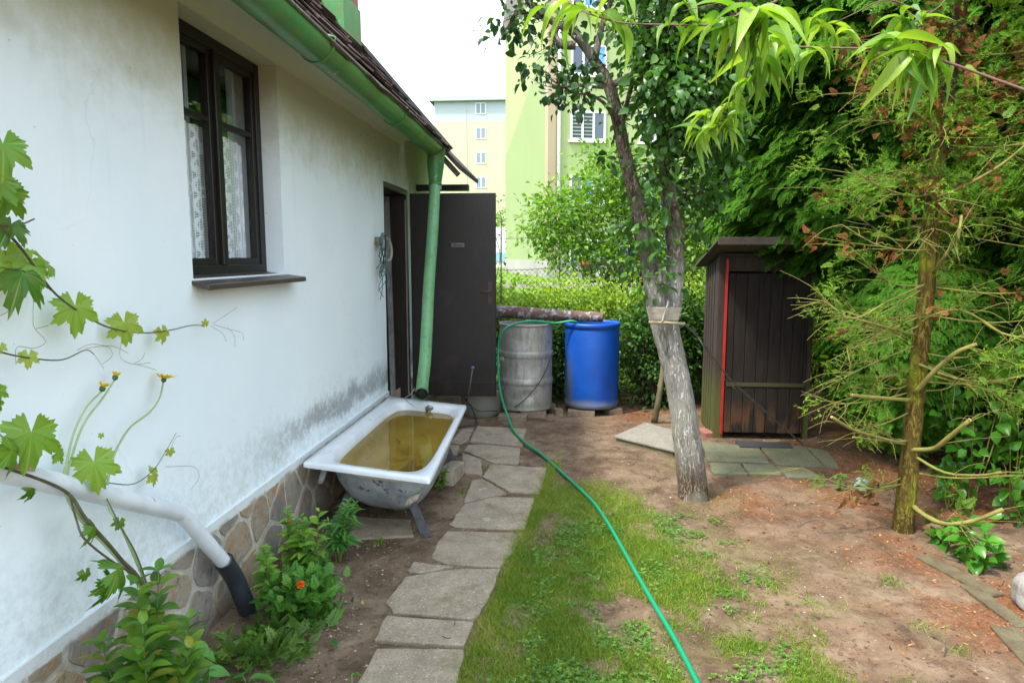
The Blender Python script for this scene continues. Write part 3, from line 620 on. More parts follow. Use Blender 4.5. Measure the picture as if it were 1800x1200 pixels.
# gutter: half round shell with outer bead, joints, straps
def gut_axis(y): return np.array([-1.245 - .010 * (y - 3), y, 2.735 - .004 * (y - 3)])
GR = .088
q = MB(); ys = np.linspace(RY0, 6.70, 60); nn = 15; V = []
for y in ys:
    c0 = gut_axis(y)
    for rr in (GR, GR - .005):
        for k in range(nn):
            a = pi + pi * k / (nn - 1); V.append(c0 + np.array([rr * cos(a), 0, rr * sin(a)]))
F = []; R2 = 2 * nn
for i in range(len(ys) - 1):
    for k in range(nn - 1):
        F.append((i * R2 + k, (i + 1) * R2 + k, (i + 1) * R2 + k + 1, i * R2 + k + 1)); F.append((i * R2 + nn + k, i * R2 + nn + k + 1, (i + 1) * R2 + nn + k + 1, (i + 1) * R2 + nn + k))
q.add(V, F, True)
for yy, fl in ((ys[0], 0), (ys[-1], 1)):
    c0 = gut_axis(yy); V = [c0] + [c0 + np.array([GR * cos(pi + pi * k / 14), 0, GR * sin(pi + pi * k / 14)]) for k in range(15)]; q.add(V, [(0, k, k + 1) for k in range(1, 15)])
gut = q.build('gutter', M_GREEN, house)
q = MB(); q.tube([gut_axis(y) + np.array([GR + .004, 0, .002]) for y in (RY0, 0, 3, 6.7)], .009, 8); q.build('gutter_bead', plain('weathered_bead', (.20, .18, .12), (.08, .07, .05), .6, 30), gut)
for y in (1.9, 3.42, 5.0): 
    q = MB(); V = []
    for yy in (y - .012, y + .012):
        c0 = gut_axis(yy)
        for rr in (GR + .006, GR + .001):
            for k in range(nn): a = pi + pi * k / (nn - 1); V.append(c0 + np.array([rr * cos(a), 0, rr * sin(a)]))
    F = [(k, R2 + k, R2 + k + 1, k + 1) for k in range(nn - 1)] + [(k, k + 1, nn + k + 1, nn + k) for k in range(nn - 1)] + [(R2 + k, R2 + nn + k, R2 + nn + k + 1, R2 + k + 1) for k in range(nn - 1)]
    q.add(V, F); q.tube([gut_axis(y) + np.array([GR + .006, 0, 0]), gut_axis(y) + np.array([GR + .01, 0, .03]), gut_axis(y) + np.array([GR - .06, 0, .05])], .005, 6); q.build('gutter_strap', M_GREEN, gut)
# downspout
t0 = PY(766, 262, 6.55); t1 = PY(765, 322, 6.52); t2 = PY(754, 500, 6.05); t3 = PY(748, 620, 5.72); t4 = PY(743, 672, 5.6); t5 = PY(741, 693, 5.36)
q = MB(); q.tube([t0 + (0, 0, .03), t0, t0 * .5 + t1 * .5, t1], [.088, .086, .080, .060], 20, caps=False); q.tube([t1, t1 + (0, 0, -.02)], [.064, .064], 20)
q.build('outlet_funnel', M_GREEN, gut)
pp = smooth_path([t1, t1 * .5 + t2 * .5 + (.004, 0, 0), t2, t3, t4, t5], 5)
m2 = M_GREEN.copy(); m2.name = 'pale_green_pipe_paint'
for n_ in m2.node_tree.nodes:
    if n_.type == 'VALTORGB' and abs(n_.color_ramp.elements[0].color[1] - .20) < .001: n_.color_ramp.elements[0].color = (.13, .34, .15, 1); n_.color_ramp.elements[1].color = (.20, .44, .21, 1)
q = MB(); q.tube(pp, [.052] * (len(pp)), 20, caps=False); q.tube(pp, [.048] * len(pp), 20, caps=False); dsp = q.build('downspout', m2, house)
q = MB(); q.tube([pp[-2], pp[-1]], [.056, .056], 20, caps=False); q.build('spout_lip', m2, dsp); q = MB(); d_ = pp[-1] - pp[-2]; d_ /= np.linalg.norm(d_); q.tube([pp[-1] - d_ * .016, pp[-1] - d_ * .012], [.0475, .0475], 20); q.build('dark_mouth', M_DARK, dsp)  # black disc put in for the shade inside the spout opening
q = MB(); q.tube([t1 + (0, 0, -.02), t1 + (0, 0, -.06)], [.060, .060], 20, caps=False); q.build('pipe_collar', plain('zinc', (.35, .4, .33), metal=.3, rough=.5), dsp)
wr = smooth_path([pp[-2] + (-.06, 0, .03), pp[-1] + (-.09, 0, -.0), pp[-1] + (-.14, .0, -.04), pp[-1] + (-.05, -.05, -.09)], 4)
q = MB(); q.tube(wr, .0035, 5); q.build('wire_loop', plain('wire', (.4, .4, .4), metal=.6), dsp)
# porch roof behind the gable end
M_OLDW = plain('old_grey_wood', (.13, .11, .085), (.06, .05, .04), .9, 5, .6, .006, stretch=(1, 8, 8))
q = MB(); a = PY(778, 262, 7.0); b_ = PY(812, 302, 7.0)
q.add([(a[0] - .5, 6.8, a[2] + .50), (b_[0], 6.8, b_[2]), (b_[0], 8.2, b_[2]), (a[0] - .5, 8.2, a[2] + .50), (a[0] - .5, 6.8, a[2] + .545), (b_[0] + .01, 6.8, b_[2] + .045), (b_[0] + .01, 8.2, b_[2] + .045), (a[0] - .5, 8.2, a[2] + .545)], [(3, 2, 1, 0), (4, 5, 6, 7), (0, 1, 5, 4), (1, 2, 6, 5), (2, 3, 7, 6), (3, 0, 4, 7)]); por = q.build('porch_roof', M_SHING, house)
q = MB(); q.beam((a[0] - .45, 6.84, a[2] + .41), (b_[0] - .01, 6.84, b_[2] - .05), .05, .06, (0, 1, 0)); q.build('rafter', M_OLDW, por)
c1 = PY(786, 331, 7.4); c2 = PY(824, 331, 7.4); q = MB(); q.span((c1[0] - .6, 7.35, c1[2] - .03), (c2[0], 7.45, c1[2] + .035)); q.build('porch_beam', M_WOOD, house)
# ---------------------------------------------------------------- bathtub
NL, NR, FL, FR_ = [np.array(p) for p in ((-1.585, 3.86, .468), (-.765, 3.66, .452), (-1.575, 5.86, .462), (-.845, 5.60, .452))]
def bt(s, t, z):     # s -1..1 across (left..right), t -1..1 near..far
    u, v = (s + 1) / 2, (t + 1) / 2; P = (NL * (1 - u) + NR * u) * (1 - v) + (FL * (1 - u) + FR_ * u) * v
    return P + np.array([0, 0, z])
def ring(s0, s1, t0, t1, n, z, N=144):
    out = []
    for k in range(N):
        a = 2 * pi * k / N; ca, sa = cos(a), sin(a)
        x = abs(ca) ** (2 / n) * (1 if ca >= 0 else -1); y = abs(sa) ** (2 / n) * (1 if sa >= 0 else -1)
        out.append(bt((s0 + s1) / 2 + (s1 - s0) / 2 * x, (t0 + t1) / 2 + (t1 - t0) / 2 * y, z))
    return out
def rings(mb, R):
    N = len(R[0]); V = np.array([p for r in R for p in r]); F = []
    for i in range(len(R) - 1):
        for j in range(N): k = (j + 1) % N; F.append((i * N + j, i * N + k, (i + 1) * N + k, (i + 1) * N + j))
    mb.add(V, F, True); return N
bath = thing('bathtub', 'old white enamel bathtub full of murky rainwater standing by the house wall', 'bathtub', (-1.19, 4.7, 0))
def enam(name, c1, c2, rust=.62, rough=.18, dirty=0):
    m, nt, b, o = nmat(name); co = ocoord(nt, world=True); n = noise(nt, co, 6, 6, .65)
    c = ramp(nt, n, [(.35, c2), (.6, c1)]); c = mix(nt, ramp(nt, noise(nt, co, 21, 5, .6), [(rust, 0), (rust + .03, .9)]), c, (.13, .06, .03))
    if dirty:
        zz = sep(nt, co)[2]; c = mix(nt, mth(nt, 'MULTIPLY', mrange(nt, zz, .41, .38), .65), c, (.64, .54, .25))
        c = mix(nt, mth(nt, 'MULTIPLY', mrange(nt, zz, .16, .09), ramp(nt, n, [(.35, .95), (.6, .5)])), c, (.16, .11, .03))
    nt.links.new(c, b.inputs['Base Color']); b.inputs['Roughness'].default_value = rough; bump(nt, b, n, .12, .004); return m
q = MB()
R = [ring(-1, 1, -1, 1, 60, -.026), ring(-1.0, 1.0, -1, 1, 60, -.006), ring(-.988, .988, -.994, .994, 55, .001), ring(-.86, .93, -.96, .94, 14, .003), ring(-.74, .88, -.925, .865, 6.5, .001), ring(-.72, .865, -.915, .85, 6, -.010),
     ring(-.69, .835, -.89, .825, 5.6, -.05), ring(-.67, .80, -.85, .80, 5, -.14), ring(-.66, .72, -.74, .76, 4.6, -.24), ring(-.58, .64, -.66, .71, 4.2, -.32), ring(-.44, .50, -.52, .62, 3.6, -.358), ring(-.2, .24, -.3, .3, 3, -.365)]
N_ = rings(q, R); q.add([p for p in R[-1]], [tuple(range(N_))], True)
q.build('basin', enam('bath_enamel', (.80, .82, .84), (.70, .73, .76), .70, .16, 1), bath)
q = MB(); R = [ring(-.99, .99, -.99, .99, 24, -.027), ring(-.80, .87, -.89, .88, 7, -.03), ring(-.79, .86, -.885, .87, 6, -.05), ring(-.76, .83, -.855, .85, 5, -.15), ring(-.68, .76, -.78, .80, 4.2, -.27), ring(-.56, .64, -.66, .72, 3.6, -.345), ring(-.36, .42, -.45, .55, 3, -.378), ring(-.1, .14, -.2, .2, 2.5, -.383)]
R = [r[::-1] for r in R]; rings(q, R); q.add(list(R[-1]), [tuple(range(N_))], True)
q.build('outer_shell', enam('bath_outside_paint', (.42, .46, .48), (.22, .25, .27), .61, .5), bath)
M_IRON = plain('bath_leg_iron', (.16, .17, .19), (.09, .08, .08), .55, 25, .3, metal=.5)
for s_, t_ in ((.58, -.70), (-.5, -.70), (.62, .62), (-.52, .62)):
    p = bt(s_, t_, 0); dx = .09 * (1 if s_ > 0 else -1); q = MB()
    top = np.array([p[0], p[1], .19]); bot = np.array([p[0] + dx, p[1] - .03, -.01])
    q.beam(top, bot, .055, .006, (0, 1, 0)); q.beam(top + (0, .03, 0), bot + (0, .03, 0), .006, .055, (0, 1, 0)); q.beam(bot + (-.03, .0, .012), bot + (.035, 0, .012), .07, .006)
    q.build('leg', M_IRON, bath)
p = bt(.14, .85, -.032); q = MB(); q.lathe([(.001, .012), (.03, .012), (.036, .006), (.038, 0)], p + (0, -.014, 0), 24, tilt=(pi / 2 + .3, 0, 0))
for a in range(6): q.box(p + (.019 * cos(a * pi / 3), -.028, .019 * sin(a * pi / 3)), (.011, .004, .007), (.3, -a * pi / 3, 0))
q.lathe([(.0, .02), (.009, .018), (.01, .012)], p + (0, -.016, 0), 12, tilt=(pi / 2 + .3, 0, 0))
q.build('overflow_grille', plain('chromed_grille', (.45, .45, .43), (.1, .09, .08), .25, 60, .1, metal=.9), bath)
a_ = bt(.70, -.885, -.155); q = MB(); q.add([a_ + v for v in ((-.045, -.012, -.045), (.03, -.02, .0), (.045, -.02, .045), (-.02, -.012, .01), (-.05, -.035, -.05), (.03, -.045, -.005), (.045, -.04, .04), (-.03, -.035, .0))], [(0, 1, 2, 3), (7, 6, 5, 4), (0, 4, 5, 1), (1, 5, 6, 2), (2, 6, 7, 3), (3, 7, 4, 0)])
q.build('side_lug', plain('chipped_lug_paint', (.5, .47, .38), (.16, .09, .05), .7, 25), bath, bevel=.004)
a_ = bt(-.80, -.86, -.13); q = MB(); q.tube([a_ + (0, .12, .1), a_ + (-.005, .03, .03), a_ + (-.01, -.02, -.02)], [.02, .02, .018], 10, caps=False); q.build('side_tube', plain('pale_tube', (.4, .41, .4), rough=.5), bath)
# water
m, nt, b, o = nmat('murky_rainwater'); co = ocoord(nt, world=True)
tr = nd(nt, 'ShaderNodeBsdfTransparent'); tr.inputs[0].default_value = (.97, .83, .36, 1)
df_ = nd(nt, 'ShaderNodeBsdfDiffuse'); nt.links.new(ramp(nt, noise(nt, co, 5, 5), [(.35, (.38, .23, .025)), (.7, (.60, .42, .10))]), df_.inputs[0])
ma = nd(nt, 'ShaderNodeMixShader'); ma.inputs[0].default_value = .27; nt.links.new(tr.outputs[0], ma.inputs[1]); nt.links.new(df_.outputs[0], ma.inputs[2])
gl = nd(nt, 'ShaderNodeBsdfGlossy', Roughness=.015); fr_ = nd(nt, 'ShaderNodeFresnel', IOR=1.33)
bp = nd(nt, 'ShaderNodeBump', Strength=.06, Distance=.01); nt.links.new(noise(nt, co, 7, 2), bp.inputs['Height']); nt.links.new(bp.outputs[0], gl.inputs['Normal'])
mb_ = nd(nt, 'ShaderNodeMixShader'); nt.links.new(fr_.outputs[0], mb_.inputs[0]); nt.links.new(ma.outputs[0], mb_.inputs[1]); nt.links.new(gl.outputs[0], mb_.inputs[2]); nt.links.new(mb_.outputs[0], o.inputs[0])
WZ = -.112
q = MB(); rr = ring(-.695, .838, -.895, .83, 5.5, WZ); rr = [np.array([p[0], p[1], .402]) for p in rr]; q.add(rr, [tuple(range(len(rr)))])
wt_ = q.build('rainwater', m); tag(wt_, 'murky yellow brown rainwater filling the white bathtub', 'water')
q = MB(); V = []; n_s = 40
for rr_, zz in ((0, .006), (.5, .005), (.85, .003), (1, -.004)):
    for k in range(n_s):
        a = 2 * pi * k / n_s; rad = rr_ * (1 + .25 * sin(3 * a + 1) + .15 * sin(7 * a)); p = bt(.12 + .27 * rad * cos(a), .05 + .34 * rad * sin(a), -.358 + zz); V.append(p)
F = [(i * n_s + j, i * n_s + (j + 1) % n_s, (i + 1) * n_s + (j + 1) % n_s, (i + 1) * n_s + j) for i in range(3) for j in range(n_s)]
q.add(V, F, True); q.build('sediment', plain('bath_sediment', (.05, .035, .01), (.02, .015, .005), .95, 30, .5), bath)
# floating specks
nsp = 90; a = rng.random(nsp) * 2 * pi; rr_ = rng.random(nsp) ** .5 * .72
pos = np.array([bt(.03 + .8 * r_ * cos(t_), .97 * r_ * sin(t_), 0) for r_, t_ in zip(rr_, a)]); pos[:, 2] = .4035
fl = inst('floating_specks', ([(-.5, 0, 0), (.5, 0, 0), (.5, 1, 0), (-.5, 1, 0)], [(0, 1, 2, 3)], [0, 0, 0, 0]), pos, rng.normal(size=(nsp, 3)) * (1, 1, 0), np.tile([0, 0, 1.0], (nsp, 1)), .003 + .005 * rng.random(nsp), plain('plant_specks', (.12, .09, .03)), None, kind='stuff')
tag(fl, 'tiny plant specks floating on the bathtub water', 'debris')

# ---------------------------------------------------------------- drums
m, nt, b, o = nmat('dented_galvanised_steel'); co = ocoord(nt); n1 = noise(nt, co, 5, 6, .65); n2 = noise(nt, ocoord(nt, (6, 6, 1)), 4, 5, .7); zz = sep(nt, co)[2]
c = ramp(nt, n1, [(.3, (.30, .295, .28)), (.65, (.52, .515, .49))]); c = mix(nt, ramp(nt, n2, [(.48, 0), (.66, .75)]), c, (.27, .235, .185)); c = mix(nt, mth(nt, 'MULTIPLY', mrange(nt, zz, .3, .02), .5), c, (.26, .25, .17))
c = mix(nt, ramp(nt, noise(nt, co, 17, 5, .7), [(.62, 0), (.70, .7)]), c, (.10, .09, .08))
nt.links.new(c, b.inputs['Base Color']); b.inputs['Metallic'].default_value = .4; nt.links.new(ramp(nt, n1, [(.3, .62), (.7, .45)]), b.inputs['Roughness']); bump(nt, b, n1, .35, .03); M_GALV = m
m, nt, b, o = nmat('blue_plastic'); co = ocoord(nt); n1 = noise(nt, co, 6, 5); n2 = noise(nt, ocoord(nt, (5, 5, .8)), 5, 5); zz = mth(nt, 'ADD', sep(nt, co)[2], mth(nt, 'MULTIPLY', mth(nt, 'SUBTRACT', n1, .5), .12)); xx = sep(nt, co)[0]
c = ramp(nt, n1, [(.3, (.002, .062, .36)), (.7, (.003, .09, .48))]); c = mix(nt, mth(nt, 'MULTIPLY', mrange(nt, zz, .14, .05), .85), c, (.12, .14, .16))
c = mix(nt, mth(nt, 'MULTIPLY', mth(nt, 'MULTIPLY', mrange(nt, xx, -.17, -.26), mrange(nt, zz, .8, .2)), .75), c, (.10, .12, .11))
nt.links.new(c, b.inputs['Base Color']); b.inputs['Roughness'].default_value = .48; bump(nt, b, n2, .08, .004); M_BLUE = m
BZ = .062
sdx, sdy = -.455, 7.36
dr = thing('metal_drum', 'dented grey metal drum with two ribs beside the open door', 'barrel', (sdx, sdy, BZ))
RR = .287; prof = [(.0, .004), (RR - .01, .004), (RR, 0), (RR + .004, .012), (RR - .002, .024)]
for z in np.linspace(.05, .90, 60):
    r = RR - .002 + .013 * sum(math.exp(-((z - zc) / .011) ** 2) for zc in (.292, .318, .585, .611))
    prof.append((r, z))
prof += [(RR + .004, .905), (RR + .008, .915), (RR + .004, .925), (RR - .004, .925), (RR - .010, .905), (RR - .012, .5), (RR - .012, .12)]
q = MB(); n_l = 64; q.lathe(prof, (0, 0, 0), n_l); Vv = q.v[0]
for V_ in range(len(Vv)):      # dents
    x, y, z = Vv[V_]; a = math.atan2(y, x); r = math.hypot(x, y)
    if r > .2:
        d = sum(dd * math.exp(-((((a - aa + pi) % (2 * pi) - pi) * .29 / sa) ** 2) - ((z - zz_) / sz) ** 2) for aa, zz_, dd, sa, sz in ((-1.62, .60, .012, .03, .03), (-1.45, .17, .02, .07, .05), (-1.75, .75, .010, .08, .10), (-1.2, .45, .007, .1, .1), (-2.2, .4, .008, .08, .12), (-1.9, .13, .014, .09, .04)))
        Vv[V_] = (x * (r - d) / r, y * (r - d) / r, z)
q.v[0] = Vv + np.array([sdx, sdy, BZ]); q.build('drum_body', M_GALV, dr)
q = MB(); q.lathe([(0, .86), (RR - .013, .86)], (sdx, sdy, BZ), 48); q.build('drum_contents', plain('dark_compost', (.06, .045, .03), (.03, .02, .015), .95, 20, .8, .02), dr)
q = MB(); q.lathe([(.0, .03), (.022, .03), (.024, 0), (.034, 0), (.034, -.01)], (sdx - RR * .86 , sdy - RR * .52, BZ + .54), 18, tilt=(pi / 2, 0, -1.0)); q.build('bung', M_GALV, dr)
bdx, bdy = .262, 7.47
bl = thing('plastic_barrel', 'tall bright blue plastic barrel right of the metal drum', 'barrel', (bdx, bdy, BZ))
RB = .292; prof = [(.0, .003), (RB - .03, .003), (RB - .004, .01), (RB + .006, .03), (RB + .004, .06), (RB - .004, .075), (RB + .002, .12), (RB + .004, .45), (RB + .002, .85), (RB - .003, .872), (RB + .010, .877), (RB + .013, .905), (RB + .010, .925), (RB - .006, .928), (RB - .012, .9), (RB - .013, .3)]
q = MB(); q.lathe(prof, (bdx, bdy, BZ), 72); q.build('barrel_body', M_BLUE, bl)
q = MB(); q.lathe([(0, .80), (RB - .014, .80)], (bdx, bdy, BZ), 48); q.build('barrel_water', plain('dark_water', (.01, .02, .02), rough=.05, bstr=0), bl)
M_BRICK = plain('earthy_brick', (.30, .23, .16), (.16, .11, .075), .95, 14, .7, .006)
def brick(c, size, rz, label, grp='bricks carrying the barrels', mat=None, tilt=0, nm='brick', cat='brick'):
    q = MB(); q.box(c, size, (tilt, 0, rz)); o_ = q.build(nm, mat or M_BRICK, bevel=.006, seg=2)
    mo = o_.modifiers.new('s', 'SUBSURF') if 0 else None
    return tag(o_, label, cat, grp)
brick((-.36, 7.13, .022), (.27, .12, .075), .02, 'brick under the front of the metal drum')
brick((-.60, 7.24, .022), (.12, .12, .075), .1, 'brick under the left edge of the metal drum, at the foot of the door')
brick((-.095, 7.22, .028), (.085, .10, .085), .25, 'small broken brick wedged between the metal drum and the blue barrel')
brick((.15, 7.24, .022), (.29, .12, .075), -.03, 'long brick under the front left of the blue barrel')
brick((.50, 7.36, .025), (.16, .13, .07), .5, 'brick sticking out at the right of the blue barrel base')
brick((-.25, 7.55, .018), (.22, .12, .07), .3, 'brick at the back of the metal drum, mostly hidden')
brick((-.565, 6.98, .02), (.30, .16, .07), -.05, 'flat brick in front of the bucket below the door')
# bucket behind / below the door
q = MB(); q.lathe([(0, 0), (.19, 0), (.205, .01), (.225, .26), (.235, .27), (.235, .285), (.222, .285), (.2, .03)], (-.93, 7.22, .0), 40)
tag(q.build('tub', plain('grey_plastic_tub', (.33, .33, .28), (.22, .22, .18), .6, 6)), 'low pale grey tub standing behind the bottom of the open door', 'tub')
# rod and cable
r0 = PZ(822, 708, .05); r0 = PY(820, 716, 6.45); r1 = PY(831, 646, 6.35); q = MB(); q.tube([r0, r1], .008, 6); rod = thing('metal_rod', 'thin dark rod with blue tip leaning behind the far corner of the bathtub', 'rod', r0)
q.build('shaft', plain('dark_rod', (.12, .10, .10), rough=.4), rod); q = MB(); q.lathe([(0, -.016), (.013, -.01), (.016, 0), (.013, .01), (0, .016)], r1, 12); q.build('tip', plain('blue_tip', (.10, .2, .4), rough=.3, bstr=0), rod)
q = MB(); q.tube(smooth_path([PZ(818, 700, .2), PZ(832, 722, .12), PZ(836, 738, .03), PZ(838, 747, .03), PZ(822, 748, .03), PZ(806, 752, .03)]), .007, 6); q.tube(smooth_path([PZ(826, 710, .2), PZ(840, 722, .15), PZ(862, 722, .15), PZ(885, 722, .12), PZ(905, 724, .10)] ), .004, 6)
q.tube(smooth_path([PY(905, 716, 7.06), PY(925, 700, 7.05), PY(948, 672, 7.08), PY(962, 645, 7.12), PY(972, 618, 7.2)]), .005, 6)
tag(q.build('cable', plain('black_cable', (.02, .02, .02), rough=.5, bstr=0)), 'thin black cable looping from the bathtub corner across the metal drum', 'cable')
# peeling pipe resting on the blue barrel
m, nt, b, o = nmat('peeling_pipe'); co = ocoord(nt); n2 = noise(nt, co, 12, 6, .7, .5)
c = ramp(nt, noise(nt, co, 9, 5), [(.3, (.09, .045, .035)), (.7, (.20, .12, .095))]); c = mix(nt, ramp(nt, n2, [(.53, 0), (.56, 1)]), c, ramp(nt, noise(nt, co, 30, 4), [(.3, (.22, .27, .30)), (.7, (.42, .46, .48))]))
nt.links.new(c, b.inputs['Base Color']); b.inputs['Roughness'].default_value = .8; bump(nt, b, n2, .8, .01); M_PEEL = m
p0 = PY(780, 532, 7.7); p1 = PY(875, 547, 7.62); p2 = PY(1060, 575, 7.45); p2[2] = BZ + .928 + .05
q = MB(); q.tube([p1 + (p1 - p2) * t for t in (.6, .3, 0)] + [p1 + (p2 - p1) * t for t in (.25, .5, .75, 1)], [.074, .073, .070, .066, .062, .057, .052], 18, caps=False, wob=.012); 
tag(q.build('old_pipe', M_PEEL), 'brown pipe with peeling grey paint sloping down onto the blue barrel', 'pipe')
# garden hose
m, nt, b, o = nmat('green_hose'); b.inputs['Base Color'].default_value = (.005, .24, .11, 1); b.inputs['Roughness'].default_value = .35
hpx = [(950, 797), (985, 828), (1020, 860), (1045, 885), (1068, 918), (1092, 960), (1120, 1010), (1150, 1062), (1180, 1112), (1207, 1162), (1232, 1212), (1262, 1275)]
hp_ = [PY(1003, 577, 7.22)]
hp_ = [(bdx - .12, bdy - .10, .86), (bdx - .19, bdy - .24, BZ + .95), PY(975, 568, 7.25), PY(935, 565, 7.1), PY(900, 571, 6.98), PY(881, 586, 6.95), PY(876, 612, 6.95), PY(876, 650, 6.90), PY(880, 690, 6.80), PY(890, 725, 6.70), PZ(903, 757, .03), PZ(925, 780, .03)]
for x, y in hpx:
    p = PZ(x, y, .02); p[2] = float(gz(p[0], p[1])) + .022; p = PZ(x, y, p[2]); hp_.append(p)
hpath = smooth_path(hp_, 8); q = MB(); q.tube(hpath, .0125, 12)
tag(q.build('garden_hose', m), 'green garden hose running from the blue barrel across the grass', 'hose')
# upright brick beside the tub, stones, cover, pipe stub, rock
b1 = PZ(790, 850, 0); M_CB = plain('pale_concrete_block', (.40, .34, .26), (.24, .19, .14), .95, 12, .6)
brick((b1[0] + .0, b1[1] + .12, .045), (.115, .34, .13), -.12, 'pale concrete block lying beside the right rim of the bathtub', None, M_CB, -.12, 'concrete_block', 'block')
cv = [PZ(x, y, .07) for x, y in ((1079, 763), (1134, 746), (1190, 757), (1186, 790))]
lid = thing('inspection_cover', 'square pale concrete cover tilted on the ground beside the fruit tree trunk', 'cover', (*(sum(cv) / 4)[:2], 0))
def sheet(P, th):
    P = [np.array(p) for p in P]; n = len(P); return [p for p in P] + [p - (0, 0, th) for p in P], [tuple(range(n)), tuple(range(2 * n - 1, n - 1, -1))] + [(i, n + i, n + (i + 1) % n, (i + 1) % n) for i in range(n)]
cv[0][2] = .055; cv[3][2] = .06; cv[1][2] = .095
V, F = sheet(cv[::-1], .018); q = MB(); q.add(V, F); q.build('lid', slabmat('pale_lid_concrete', (.29, .27, .225), (.20, .185, .15), (.17, .17, .11)), lid, bevel=.003)
cc = sum(cv) / 4; V, F = sheet([(p - cc) * .93 * (1, 1, 0) + (cc[0], cc[1], .035) for p in cv[::-1]], .06); q = MB(); q.add(V, F); q.build('cover_frame', M_SLAB2, lid)
s0 = PZ(1510, 872, 0); stb = thing('pipe_stub', 'short grey capped pipe standing in the ground near the conifer trunk', 'pipe', s0)
q = MB(); q.tube([s0 + (-.005, 0, -.03), s0 + (0, 0, .06)], .028, 14); q.build('pipe_neck', plain('brown_pipe_neck', (.12, .08, .06)), stb)
q = MB(); q.lathe([(0, .105), (.035, .10), (.042, .09), (.044, .04), (.046, .035), (.046, .02), (.03, .02)], (0, 0, 0), 20, tilt=(.1, .15, 0)); q.v[0] = q.v[0] + s0 + (0, 0, .03); q.build('cap', plain('grey_plastic_cap', (.30, .34, .37), rough=.5), stb)
rk = PZ(1800, 1078, 0); import bmesh
bm = bmesh.new(); bmesh.ops.create_icosphere(bm, subdivisions=4, radius=1); rv = np.array([v.co for v in bm.verts])
dsp_ = np.array([.10 * sin(3.1 * v[0] + 1) * cos(2.3 * v[1]) + .06 * sin(5 * v[2] + 2 * v[0]) + .03 * sin(11 * v[0] + 7 * v[1]) for v in rv])
rv2 = rv * (1 + dsp_[:, None]) * (.16, .15, .115) + (rk[0] + .14, rk[1] + .05, .06); Fr = [[v.index for v in f.verts] for f in bm.faces]; bm.free()
q = MB(); q.add(rv2, Fr, True); tag(q.build('rock', plain('pale_boulder', (.36, .35, .33), (.20, .19, .18), .9, 9, .7, .01)), 'rounded pale grey rock at the right edge of the photo', 'rock')
# weathered edging boards
def board(px, wd, th, label, z=-.002):
    P = [PZ(x, y, z) for x, y in px]; q = MB()
    q.beam(P[0], P[1], wd, th); o_ = q.build('edging_board', plain('mossy_board', (.15, .13, .07), (.085, .06, .035), .95, 5, .8, .012, stretch=(3, 3, 3)), bevel=.004); return tag(o_, label, 'board', 'rotten edging boards under the conifers')
board([(1622, 978), (1752, 1048)], .10, .022, 'long mossy rotten board lying below the thin conifer trunk')
board([(1700, 1030), (1800, 1105)], .08, .03, 'rotten board half buried left of the pale rock')
board([(1660, 975), (1725, 1000)], .07, .02, 'short split board behind the long rotten one')
board([(1765, 1105), (1830, 1175)], .12, .03, 'yellowish worn board at the bottom right edge of the photo')
# white waste pipe with black socket
WPX = WX + .075
a0 = PX(-260, 765, WPX + .01); a1 = PX(0, 826, WPX + .01); a2 = PX(160, 864, WPX + .01); a3 = PX(306, 899, WPX + .01); a4 = PX(328, 913, WPX + .012); a5 = PX(402, 998, WPX + .03)
pv = thing('drain_pipe', 'white plastic drain pipe sloping along the wall into a black socket', 'pipe', (a5[0], a5[1], 0))
m, nt, b, o = nmat('white_pvc'); co = ocoord(nt, world=True); c = ramp(nt, noise(nt, co, 8, 4), [(.3, (.60, .65, .69)), (.6, (.74, .79, .83))]); c = mix(nt, ramp(nt, noise(nt, ocoord(nt, (1, 1, 1), True), 16, 3), [(.70, 0), (.72, .8)]), c, (.35, .06, .10))
nt.links.new(c, b.inputs['Base Color']); b.inputs['Roughness'].default_value = .3
q = MB(); q.tube(list(smooth_path([a0, a1, a2, a3], 4)) + list(smooth_path([a3, a4, a5], 5)[1:]), .033, 18); q.build('white_pipe', m, pv)
m2_ = plain('purple_smudge', (.35, .04, .09), (.45, .2, .25), .5, 30, 0)
q = MB(); d_ = (a2 - a1) / np.linalg.norm(a2 - a1); pc = a1 + d_ * .035; nn_ = np.array([.0, 0, 1.0]);
V = []
for k in range(7):
    for j in range(4):
        t_ = -.05 + .10 * k / 6; an = .1 + .5 * j / 3 + .25 * k / 6; u_ = np.cross(d_, (1, 0, 0)); u_ /= np.linalg.norm(u_); u_ = u_ * (1 if u_[2] > 0 else -1); e_ = np.cross(u_, d_); e_ = e_ if e_[0] > 0 else -e_
        V.append(pc + d_ * t_ + .0365 * (e_ * cos(an) + u_ * sin(an)))
q.add(V, [(k * 4 + j, k * 4 + j + 1, k * 4 + j + 5, k * 4 + j + 4) for k in range(6) for j in range(3)], True); q.build('red_smear', m2_, pv)
b5 = PX(393, 985, WPX + .03); b6 = PX(412, 1015, WPX + .04); b7 = PX(425, 1045, WPX + .06); b8 = PX(436, 1072, WPX + .07)
q = MB(); q.tube(smooth_path([b5, b6, b7, b8], 4), .042, 18, caps=False); q.tube(smooth_path([b5, b6, b7, b8], 4), .038, 18); q.build('black_socket', plain('black_plastic', (.03, .035, .045), rough=.4), pv)
